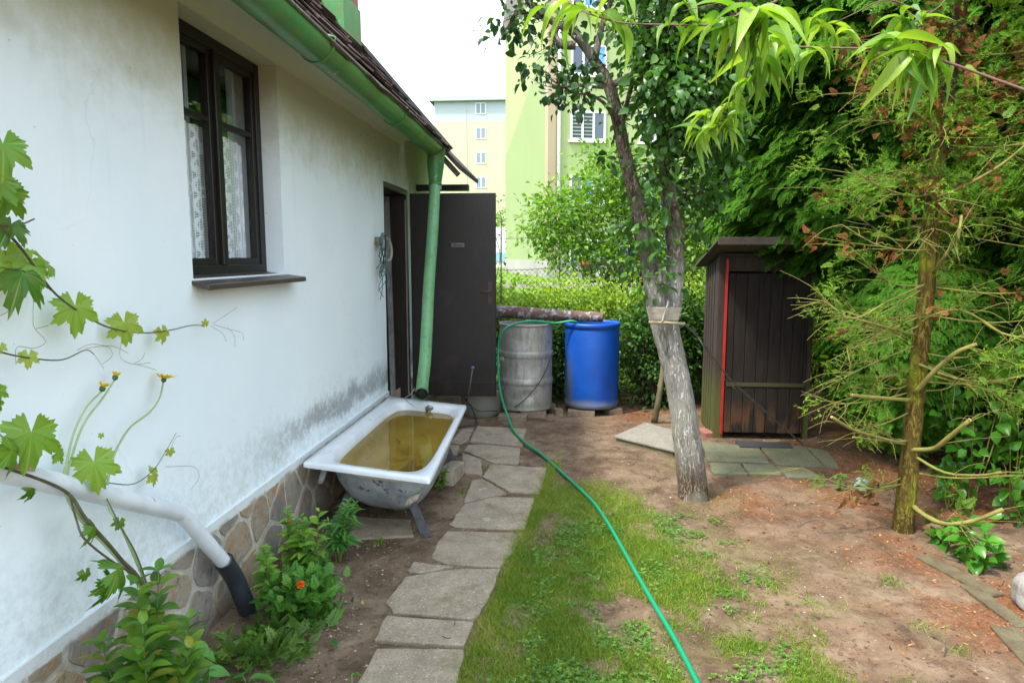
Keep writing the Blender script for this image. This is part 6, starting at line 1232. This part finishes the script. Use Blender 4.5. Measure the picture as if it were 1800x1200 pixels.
# ---------------------------------------------------------------- grass, clover, litter
def scatter(n, x0, x1, y0, y1, dens): 
    x = x0 + (x1 - x0) * rng.random(n); y = y0 + (y1 - y0) * rng.random(n); k = rng.random(n) < dens(x, y); return x[k], y[k]
BLADE = ([(-.5, 0, 0), (.5, 0, 0), (.42, .5, -.02), (-.42, .5, -.02), (.0, 1, -.22)], [(0, 1, 2, 3), (3, 2, 4)], [0, 0, .5, .5, 1])
ML_GR = leafmat('grass_blade', [(0, (.07, .15, .012)), (.35, (.14, .25, .018)), (.65, (.23, .32, .035)), (.88, (.34, .34, .08)), (1, (.48, .40, .18))], .3, .5)
def blades(name, x, y, hmin, hmax, wd, mat, label, cat, lean=.5, rscale=1.0, roff=0.0):
    n = len(x); z = gz(x, y) - .003; a = rng.random(n) * 2 * pi; ln = lean * (.3 + rng.random(n)); al = np.stack([np.cos(a) * ln, np.sin(a) * ln, np.ones(n)], 1); b_ = rng.random(n) * 2 * pi; nm = np.stack([np.cos(b_), np.sin(b_), .2 * np.ones(n)], 1); h = hmin + (hmax - hmin) * rng.random(n) ** 1.6
    sc3 = np.stack([np.full(n, wd) * (.7 + .6 * rng.random(n)), h, h], 1); cl = fbm(x, y, .18, 91, 3); rn = np.clip(roff + rscale * (.55 * rng.random(n) + .6 * (cl - .2)), 0, 1)
    o_ = inst(name, BLADE, np.stack([x, y, z], 1), al, nm, sc3, mat, None, loc=(0, 0, 0), rnd=rn, kind='stuff'); return tag(o_, label, cat)
def onslab(x, y): return (x < path_right(y) + .01) & (x > -.95)
x, y = scatter(520000, -.6, 1.6, 2.2, 5.6, lambda x, y: grass_d(x, y) * (1 - .35 * sst(y, 3, 5)) * ~(x < path_right(y) - .015))
x, y = x[:98000], y[:98000]; blades('lawn_grass', x, y, .012, .048, .0030, ML_GR, 'thin patchy lawn between the slab path and the bare soil', 'grass', 1.0)
x, y = scatter(60000, .3, 1.9, 2.2, 6.2, lambda x, y: .8 * sparse_d(x, y)); blades('sparse_grass', x, y, .006, .028, .003, ML_GR, 'sparse tufts of grass on the bare soil to the right of the lawn', 'grass', 1.0)
tcx = np.array([PZ(a, b_, 0)[:2] for a, b_ in ((1215, 958), (1258, 985), (1262, 1010), (1135, 1098), (1232, 1080), (1330, 1090), (1350, 1030), (1370, 1040), (1425, 1060), (1430, 1110), (1440, 1130), (1570, 1020), (1627, 1105), (1690, 1148), (1565, 1023), (980, 800), (1190, 815), (670, 955), (815, 870), (860, 825))])
x = np.repeat(tcx[:, 0], 60) + rng.normal(size=1200) * .035; y = np.repeat(tcx[:, 1], 60) + rng.normal(size=1200) * .035; blades('weed_tufts', x, y, .01, .05, .004, ML_GR, 'scattered single green tufts on the bare soil', 'grass', .9)
# dry long blades fringing the slabs
n = 10000; y = 2.3 + 3.2 * rng.random(n); x = path_right(y) - .02 + rng.normal(size=n) * .03; blades('dry_grass_edge', x, y, .015, .055, .0026, ML_GR, 'longer yellowish grass fringing the right edge of the slabs', 'grass', .8, .9, .25)
x, y = scatter(90000, -.5, 1.6, 2.2, 5.6, lambda x, y: .55 * (grass_d(x, y) > .08)); x, y = x[:16000], y[:16000]
blades('lawn_thatch', x, y, .015, .05, .0022, rmat('dead_grass', [(0, (.20, .15, .08)), (.6, (.38, .31, .16)), (1, (.52, .45, .26))]), 'dead straw coloured grass lying between the green blades of the lawn', 'grass', 4.5)
# clover rosettes
def clov():
    V = []; F = []; A = []
    for k in range(3):
        a = k * 2 * pi / 3; b_ = len(V)
        for j in range(8):
            t = 2 * pi * j / 8; x = .5 + .42 * cos(t); y = .36 * sin(t); V.append((x * cos(a) - y * sin(a), x * sin(a) + y * cos(a), .10 * x)); A.append(.4)
        F.append(tuple(range(b_, b_ + 8)))
    return V, F, A
CLO = clov(); x, y = scatter(60000, -.4, 1.3, 2.2, 4.4, lambda x, y: sst(fbm(x, y, .16, 33), .50, .68) * sst(x, path_right(y) + .02, path_right(y) + .25) * (1 - sst(x, .75, 1.2)) * .55)
x, y = x[:7500], y[:7500]; n = len(x); z = gz(x, y) + .006 + .022 * rng.random(n); a = rng.random(n) * 6.28
cl_ = inst('clover', CLO, np.stack([x, y, z], 1), np.stack([np.cos(a), np.sin(a), .1 * rng.normal(size=n)], 1), np.stack([.25 * rng.normal(size=n), .25 * rng.normal(size=n), np.ones(n)], 1), .006 + .006 * rng.random(n), leafmat('clover_leaf', [(0, (.05, .14, .015)), (.6, (.11, .25, .03)), (1, (.18, .34, .05))], .25, .5), None, loc=(0, 0, 0), kind='stuff'); tag(cl_, 'clover and small round weeds spreading through the lawn', 'clover')
# white clover blossoms
for (px, py), lab in zip([(1015, 1105), (998, 1122), (802, 928), (1320, 1017), (1350, 1062), (1300, 1022), (1003, 963)], ['white daisy in the lawn, upper one of the close pair', 'white daisy in the lawn, lower one of the close pair', 'tiny white blossom lying on the path slab', 'tiny white blossom on bare soil right of the hose', 'white blossom in the dark patch right of the hose', 'tiny white blossom, leftmost on the bare soil', 'tiny white blossom in the middle of the lawn']):
    p = PZ(px, py, .02); N = 12; a = np.arange(N) * 2 * pi / N; D = np.stack([np.cos(a), np.sin(a), .25 + 0 * a], 1); s_ = .011 if 'daisy' in lab else .006
    tag(inst('daisy', leaf_tmpl(1, .4, .1, 0), np.tile(p + (0, 0, .005), (N, 1)), D, np.tile([0, 0, 1.], (N, 1)), np.full(N, s_), plain('daisy_white', (.8, .8, .78), (.75, .75, .7), bstr=0)), lab, 'daisy', 'small white blossoms')
# needle litter, chips and crumbs
CHIP = ([(-.5, -.5, 0), (.5, -.4, .1), (.4, .5, .0), (-.3, .45, .25), (0, 0, .5)], [(0, 1, 4), (1, 2, 4), (2, 3, 4), (3, 0, 4)], [0, 0, 0, 0, 1])
def crumbs(name, x, y, smin, smax, mat, label, cat, flat=1.0, elong=1.0):
    n = len(x); a = rng.random(n) * 6.28; s_ = smin + (smax - smin) * rng.random(n) ** 3; sc3 = np.stack([s_ * (.6 + .5 * rng.random(n)), s_ * elong, s_ * flat], 1)
    o_ = inst(name, CHIP, np.stack([x, y, gz(x, y) + .0], 1), np.stack([np.cos(a), np.sin(a), .15 * rng.normal(size=n)], 1), np.stack([.2 * rng.normal(size=n), .2 * rng.normal(size=n), np.ones(n)], 1), sc3, mat, None, loc=(0, 0, 0), kind='stuff'); o_.data.polygons.foreach_set('use_smooth', np.zeros(len(o_.data.polygons), bool)); return tag(o_, label, cat)
x, y = scatter(120000, .1, 4.2, 2.2, 8.0, lambda x, y: .75 * litter_d(x, y) ** 1.5); x, y = x[:30000], y[:30000]
crumbs('needle_litter', x, y, .003, .014, rmat('brown_needles', [(0, (.07, .025, .012)), (.5, (.24, .085, .03)), (.85, (.36, .16, .06)), (1, (.45, .28, .14))]), 'rusty brown needle litter under the conifers and the fruit tree', 'litter', .25, 2.4)
x, y = scatter(60000, -1.6, 3.0, 2.2, 8, lambda x, y: (.35 * (x < -.4) + .22) * (1 - grass_d(x, y)) * ~onslab(x, y)); x, y = x[:15000], y[:15000]
crumbs('soil_crumbs', x, y, .003, .013, rmat('soil_crumb', [(0, (.06, .04, .028)), (.5, (.19, .13, .09)), (.9, (.30, .23, .17)), (1, (.5, .46, .40))]), 'loose crumbs of earth and grit on the bare soil', 'soil', .8, 1.0)
x, y = scatter(9000, -1.55, -.55, 2.2, 4.4, lambda x, y: .35 + 0 * x); x, y = x[:2200], y[:2200]
x2, y2 = scatter(30000, -1.6, 3.0, 2.2, 8, lambda x, y: .3 * (1 - grass_d(x, y)) * ~onslab(x, y)); x2, y2 = x2[:3500], y2[:3500]
crumbs('soil_clods', x2, y2, .006, .03, rmat('soil_clod', [(0, (.06, .038, .022)), (.5, (.13, .085, .052)), (1, (.22, .16, .11))]), 'small clods of dry earth strewn over the bare ground', 'soil', .45, 1.0)
crumbs('gravel', x, y, .003, .014, rmat('pale_gravel', [(0, (.12, .09, .07)), (.6, (.24, .19, .15)), (1, (.48, .43, .37))]), 'pale pebbles in the bed soil beside the slab path', 'gravel', .8, 1.1)
# roots of the conifer on the surface
for l, lab in [([(1415, 887), (1440, 884), (1465, 888), (1478, 902)], 'thin grey root surfacing left of the conifer, farther one'), ([(1400, 925), (1425, 915), (1455, 913), (1500, 925)], 'thin grey root surfacing left of the conifer, nearer one'), ([(1440, 935), (1465, 934), (1480, 943)], 'short bit of root on the rusty litter left of the conifer')]:
    P = [gp(a, b_) + (0, 0, .004) for a, b_ in l]; q = MB(); q.tube(smooth_path(P, 5), .009, 7, wob=.1); tag(q.build('tree_root', plain('grey_root', (.14, .105, .075), (.075, .055, .04), .9, 20)), lab, 'root')
for l, lab in [([(1137 + 520, 1165 - 20), (1137 + 525, 1130)], 'short light stick on the bare soil at the lower right'), ([(777, 1117), (785, 1121), (793, 1120)], 'thin dark twig lying on the second path slab'), ([(800, 1090), (799, 1098)], 'tiny twig stuck in the slab joint')]:
    P = [PZ(a, b_, .03) for a, b_ in l]; q = MB(); q.tube(P, .004 if 'light' in lab else .002, 5); tag(q.build('stick', plain('stick_wood', (.2, .14, .09) if 'light' in lab else (.05, .04, .03))), lab, 'stick')

x, y = scatter(5000, -1.4, 3.2, 2.3, 7.6, lambda x, y: .25 + .5 * litter_d(x, y)); x, y = x[:1100], y[:1100]; n = len(x); z = gz(x, y) + .004; a = rng.random(n) * 6.28
k_ = ~onslab(x, y); x, y, z, a = x[k_], y[k_], z[k_], a[k_]; n = len(x)
fl_ = inst('fallen_leaves', leaf_tmpl(2, .55, -.3, -.2), np.stack([x, y, z], 1), np.stack([np.cos(a), np.sin(a), .1 + 0 * a], 1), np.stack([.3 * rng.normal(size=n), .3 * rng.normal(size=n), np.ones(n)], 1), .008 + .022 * rng.random(n) ** 2, rmat('withered_leaf', [(0, (.06, .03, .015)), (.5, (.20, .11, .05)), (.85, (.34, .22, .10)), (1, (.30, .32, .08))]), None, loc=(0, 0, 0), kind='stuff'); tag(fl_, 'small withered leaves scattered over the bare soil', 'leaf litter')
q = MB()
for i in range(260):
    x_, y_ = .0 + 3.4 * rng.random(), 2.4 + 5.2 * rng.random()
    if rng.random() > .3 + .7 * litter_d(x_, y_): continue
    a_ = rng.random() * 6.28; L_ = .02 + .09 * rng.random() ** 2; p_ = np.array([x_, y_, float(gz(x_, y_)) + .004]); d_ = np.array([cos(a_), sin(a_), .05]); q.tube([p_, p_ + d_ * L_ * .5 + rng.normal(size=3) * .003, p_ + d_ * L_], [.0018, .0014, .0008], 4)
o_ = q.build('twig_litter', plain('grey_brown_twigs', (.16, .11, .08), (.06, .04, .03)), loc=(0, 0, 0)); tag(o_, 'thin broken twigs scattered over the bare soil', 'twigs', kind='stuff')
# ---------------------------------------------------------------- apartment blocks and parked car
def facade_mat(name, c1, c2, seams=False):
    m, nt, b, o = nmat(name); co = ocoord(nt, world=True); n = noise(nt, co, .25, 5); f = noise(nt, ocoord(nt, (1, 1, .15), True), .9, 4)
    c = ramp(nt, n, [(.3, c2), (.7, c1)]); c = mix(nt, ramp(nt, f, [(.55, 0), (.75, .25)]), c, tuple(x * .8 for x in c1)); nt.links.new(c, b.inputs['Base Color']); b.inputs['Roughness'].default_value = .9; return m
A_ = PY(964, 450, 31); A_[2] = 0; Bf = PY(889, 450, 42.5); Bf[2] = 0; gd = (Bf - A_); gl_ = np.linalg.norm(gd); gd /= gl_; fd = np.array([-gd[1], gd[0], 0]); fd = fd if fd[0] > 0 else -fd; outw = -gd
ZB, ZE = .6, 14.7
gb = thing('green_apartment_block', 'pale green apartment block with white framed windows, seen past the fruit tree', 'apartment block', (*A_[:2], 0))
def loc3(a, d, z): return A_ + fd * a - outw * d * 1.0 + np.array([0, 0, z])   # a along facade, d depth into block
def obox(mb, a0, a1, d0, d1, z0, z1): 
    V = [loc3(a, d, z) for z in (z0, z1) for a, d in ((a0, d0), (a1, d0), (a1, d1), (a0, d1))]; mb.add(V, [(0, 3, 2, 1), (4, 5, 6, 7), (0, 1, 5, 4), (1, 2, 6, 5), (2, 3, 7, 6), (3, 0, 4, 7)])
FW = 36.0; GREENF = facade_mat('pale_green_render', (.31, .375, .17), (.28, .34, .15)); q = MB(); obox(q, 0, FW, 0, gl_, ZB + .9, ZE); q.build('wall', GREENF, gb)
q = MB(); obox(q, -.05, FW + .05, -.05, gl_ + .05, ZB - .8, ZB + .9); q.build('base_course', facade_mat('grey_base', (.34, .33, .30), (.26, .25, .23)), gb)
GR2 = facade_mat('shadowed_green_render', (.235, .295, .13), (.215, .27, .12))
q = MB(); V = [loc3(-.012, d, z) for d, z in ((.62, ZB + .9), (gl_, ZB + .9), (gl_, 7.8), (gl_ * .93, 7.9), (.62, 11.2))]; q.add(V, [(0, 1, 2, 3, 4)]); q.build('painted_gable_shadow', GR2, gb)  # cast shadow with slanting edge, painted on the gable as darker green
q = MB(); obox(q, -.06, .30, -.03, .55, ZB + .9, ZE); q.build('brown_corner_strip', facade_mat('brown_render', (.36, .29, .20), (.32, .25, .17)), gb)
q = MB(); q.tube([loc3(.42, -.10, ZB), loc3(.42, -.10, ZE)], .07, 8); q.build('downpipe', plain('white_downpipe', (.75, .75, .75), bstr=0), gb)
RF = facade_mat('roof_sheet', (.16, .14, .13), (.12, .10, .10)); q = MB(); rdz = 4.2
V = [loc3(a, d, z) for a in (-.25, FW + .25) for d, z in ((-.5, ZE - .1), (gl_ + .5, ZE - .1), (gl_ / 2, ZE + rdz))]; q.add(V, [(0, 1, 2), (5, 4, 3), (0, 2, 5, 3), (1, 4, 5, 2), (0, 3, 4, 1)]); q.build('roof', RF, gb)
MWF = plain('white_window_frame', (.78, .78, .78), bstr=0); 
m, nt, b, o = nmat('far_window_glass'); b.inputs['Base Color'].default_value = (.03, .05, .08, 1); b.inputs['Roughness'].default_value = .05; b.inputs['Specular IOR Level'].default_value = 1.0; MWG = m
m, nt, b, o = nmat('closed_blind'); co = ocoord(nt, world=True); st_ = mth(nt, 'FRACT', mth(nt, 'MULTIPLY', sep(nt, co)[2], 6.5)); nt.links.new(ramp(nt, st_, [(.5, (.02, .03, .03)), (.6, (.20, .25, .24))], 'CONSTANT'), b.inputs['Base Color']); MBL = m
m, nt, b, o = nmat('bluish_glass'); b.inputs['Base Color'].default_value = (.10, .30, .60, 1); b.inputs['Roughness'].default_value = .1; MBG = m
for r in range(5):
    for cidx in range(11):
        a0 = .95 + cidx * 3.2; z0 = ZB + 1.45 + r * 2.82 + .0; wd = 1.62 if cidx % 2 == 0 else 1.5; z0 = PY(1015, 246, 31.2)[2] + (r - 2) * 2.80; z1 = z0 + 1.28; npan = 3 if cidx % 2 == 0 else 2
        q = MB(); obox(q, a0, a0 + wd, -.05, -.002, z0, z0 + .09); obox(q, a0, a0 + wd, -.05, -.002, z1 - .09, z1); obox(q, a0 - .08, a0 + wd + .08, -.12, -.002, z0 - .1, z0 - .001)
        for k in range(npan + 1): xk = a0 + (wd - .09) * k / npan; obox(q, xk, xk + .09, -.05, -.002, z0 + .09, z1 - .09)
        wn = q.build('window', MWF, gb)
        for k in range(npan):
            q = MB(); xk = a0 + (wd - .09) * k / npan; obox(q, xk + .09, xk + (wd - .09) / npan, -.02, -.003, z0 + .09, z1 - .09); q.build('pane', (MBL if (k < 2 and cidx == 0 and r == 2) else MBG if (r + k + cidx) % 3 == 2 else MWG), wn)
# yellow tower
TY = 82.0; tb = thing('tower_block', 'tall pale yellow tower block with a light blue top band and a low hipped roof', 'apartment block', (-11, TY, 0))
xl = PY(767, 450, TY)[0]; xr = xl + 19; zt_ = PY(800, 171, TY)[2]; zb_ = PY(800, 214, TY)[2]
q = MB(); q.span((xl, TY, 0), (xr, TY + 16, zb_)); q.build('wall', facade_mat('pale_yellow_render', (.47, .455, .32), (.44, .425, .30)), tb)
q = MB(); q.span((xl, TY, zb_), (xr, TY + 16, zt_)); q.build('blue_top_band', facade_mat('pale_blue_render', (.40, .44, .49), (.37, .41, .46)), tb)
ap = PY(846, 150, TY); q = MB(); V = [(xl - .5, TY - .5, zt_), (xr + .5, TY - .5, zt_), (xr + .5, TY + 16.5, zt_), (xl - .5, TY + 16.5, zt_), (xl + 7.5, TY + 8, zt_ + 2.6), (xr - 7.5, TY + 8, zt_ + 2.6)]; V = [(a, b_, c_ + .0) for a, b_, c_ in V]; q.add(V + [(V[k][0], V[k][1], V[k][2] - .001) for k in range(0)], [(0, 1, 5, 4), (1, 2, 5), (2, 3, 4, 5), (3, 0, 4), (3, 2, 1, 0)]); q.build('roof', facade_mat('grey_roof', (.34, .31, .31), (.3, .27, .27)), tb)
q = MB(); q.span((xl - .5, TY - .55, zt_ - .5), (xr + .5, TY - .5, zt_ + .05)); q.span((xl - .55, TY - .55, zt_ - .5), (xl - .5, TY + 16, zt_ + .05)); q.build('eaves_board', facade_mat('eaves_grey', (.4, .42, .45), (.36, .38, .42)), tb)
q = MB(); q.span((PY(820, 300, TY)[0], TY - .05, 0), (PY(821, 300, TY)[0], TY - .01, zt_ - .5)); q.build('panel_joint', plain('joint_grey', (.5, .48, .42)), tb)
for cx in (845, 905, 965):
    for r in range(-1, 11):
        c0 = PY(cx if cx > 0 else 0, 191, TY); zc = c0[2] - r * 2.82
        if zc < 1.5 or zc > zt_ - .8: continue
        q = MB(); wx0, wx1, wz_0, wz_1 = c0[0] - .62, c0[0] + .62, zc - .66, zc + .66
        q.span((wx0, TY - .06, wz_0), (wx1, TY - .005, wz_0 + .1)); q.span((wx0, TY - .06, wz_1 - .1), (wx1, TY - .005, wz_1))
        for k in (0, .5, 1): xk = wx0 + (wx1 - wx0 - .1) * k; q.span((xk, TY - .06, wz_0 + .1), (xk + .1, TY - .005, wz_1 - .1))
        wn = q.build('window', MWF, tb); q = MB(); q.span((wx0 + .1, TY - .03, wz_0 + .1), (wx1 - .1, TY - .006, wz_1 - .1)); q.build('pane', plain('grey_glass', (.22, .27, .33), rough=.1, bstr=0) if r < 1 else bpy.data.materials['grey_glass'], wn)
# pale low annexe between door edge and the tower
q = MB(); an0 = PY(872, 400, 60); q.span((an0[0] - 1.5, 60, 0), (an0[0] + 3, 66, 4.2)); an = thing('low_annexe', 'low white building with a blue band seen right beside the door edge', 'building', (an0[0], 60, 0)); q.build('wall', facade_mat('white_render', (.7, .7, .7), (.66, .66, .66)), an)
q = MB(); q.span((an0[0] - 1.5, 59.93, 1.2), (an0[0] + 3, 59.99, 2.0)); q.build('blue_band', plain('pale_blue_paint', (.25, .45, .55), bstr=0), an)
# parked car, rear quarter towards us
cr0 = PY(1022, 487, 27.5); gzc = float(gz(cr0[0], 27.5)); car = thing('parked_car', 'dark parked car with red tail lights half hidden by the elder tree', 'car', (cr0[0] + 2.1, 27.5, gzc))
prof = [(0, .35), (.02, .62), (.06, .92), (.35, .98), (.85, 1.36), (1.15, 1.45), (2.2, 1.47), (2.7, 1.36), (3.25, .98), (4.1, .86), (4.25, .6), (4.25, .33), (3.9, .28), (.3, .28)]
yw = lambda z: .86 if z < .95 else .86 - (z - .95) * .42
q = MB(); n = len(prof); V = []; 
for sgn in (-1, 1):
    for x, z in prof: V.append((cr0[0] + x, 27.5 + .9 + sgn * yw(z), gzc + z))
q.add(V, [tuple(range(n)), tuple(range(2 * n - 1, n - 1, -1))] + [(i, n + i, n + (i + 1) % n, (i + 1) % n) for i in range(n)]); q.build('body', plain('black_car_paint', (.015, .015, .018), rough=.15, bstr=0), car, bevel=.05, seg=3)
q = MB()
for sgn in (-1, 1):
    yy = 28.4 + sgn * .80; q.add([(cr0[0] + x, 28.4 + sgn * (yw(z) + .012), gzc + z) for x, z in ((.50, 1.0), (.93, 1.33), (1.6, 1.38), (1.6, 1.0))], [(0, 1, 2, 3)]); q.add([(cr0[0] + x, 28.4 + sgn * (yw(z) + .012), gzc + z) for x, z in ((1.68, 1.0), (1.68, 1.38), (2.55, 1.34), (3.1, 1.0))], [(0, 1, 2, 3)])
q.build('side_windows', MWG, car)
for sgn in (-1, 1):
    q = MB(); q.span((cr0[0] - .02, 28.4 + sgn * .62 - .17, gzc + .68), (cr0[0] + .22, 28.4 + sgn * .62 + .25 * (sgn > 0) + .17, gzc + .90)) if 0 else q.box((cr0[0] + .12, 28.4 + sgn * .74, gzc + .82), (.32, .30, .24)); q.build('tail_light', plain('tail_light_red', (.6, .01, .02), (.4, .005, .01), .2, bstr=0), car, bevel=.03, seg=2)
q = MB(); q.box((cr0[0] - .0, 28.4, gzc + .62), (.03, .5, .12)); q.build('number_plate', plain('plate_white', (.8, .8, .8), bstr=0), car)
for x in (.75, 3.45):
    for sgn in (-1, 1):
        q = MB(); q.tube([(cr0[0] + x, 28.4 + sgn * .70, gzc + .32), (cr0[0] + x, 28.4 + sgn * .885, gzc + .32)], .32, 28); wh = q.build('wheel', plain('tyre_rubber', (.02, .02, .02), rough=.8, bstr=0), car)
        q = MB(); q.tube([(cr0[0] + x, 28.4 + sgn * .886, gzc + .32), (cr0[0] + x, 28.4 + sgn * .90, gzc + .32)], .20, 20); q.build('rim', plain('rim_grey', (.4, .4, .4), metal=.7, rough=.3, bstr=0), wh)
# low wall with road behind it, far trees closing the horizon
q = MB(); q.span((-2.4, 25.0, .2), (12, 25.25, .72)); tag(q.build('low_wall', facade_mat('low_wall_concrete', (.36, .33, .28), (.28, .26, .22))), 'low grey wall across the far lawn in front of the parked car', 'wall')
for i, (x, y, h_, r_) in enumerate([(-9, 70, 7, 3.0), (-20, 60, 9, 4), (16, 40, 10, 4), (30, 55, 12, 5), (-34, 60, 10, 5), (24, 30, 9, 3.5)]):
    o_ = thing('far_tree', ['round far tree between tower block and cottage', 'far tree hidden behind the cottage', 'far tree behind the outhouse', 'large far tree at the back right', 'far tree behind the cottage roof', 'far tree behind the right thujas'][i], 'tree', (x, y, 0), 'far trees around the apartment blocks'); q = MB(); q.tube([(x, y, 0), (x, y, h_ * .6)], [.25, .12], 8); q.build('trunk', BK_DARK, o_)
    cen, d_ = blob_points([(x, y, h_ * .62, r_, r_, h_ * .38, 1)], 160, .3); leafy('crown', cen, 12, .6, .35, ML_ELDER, o_, LEAF_Q, .2, .6, d_)
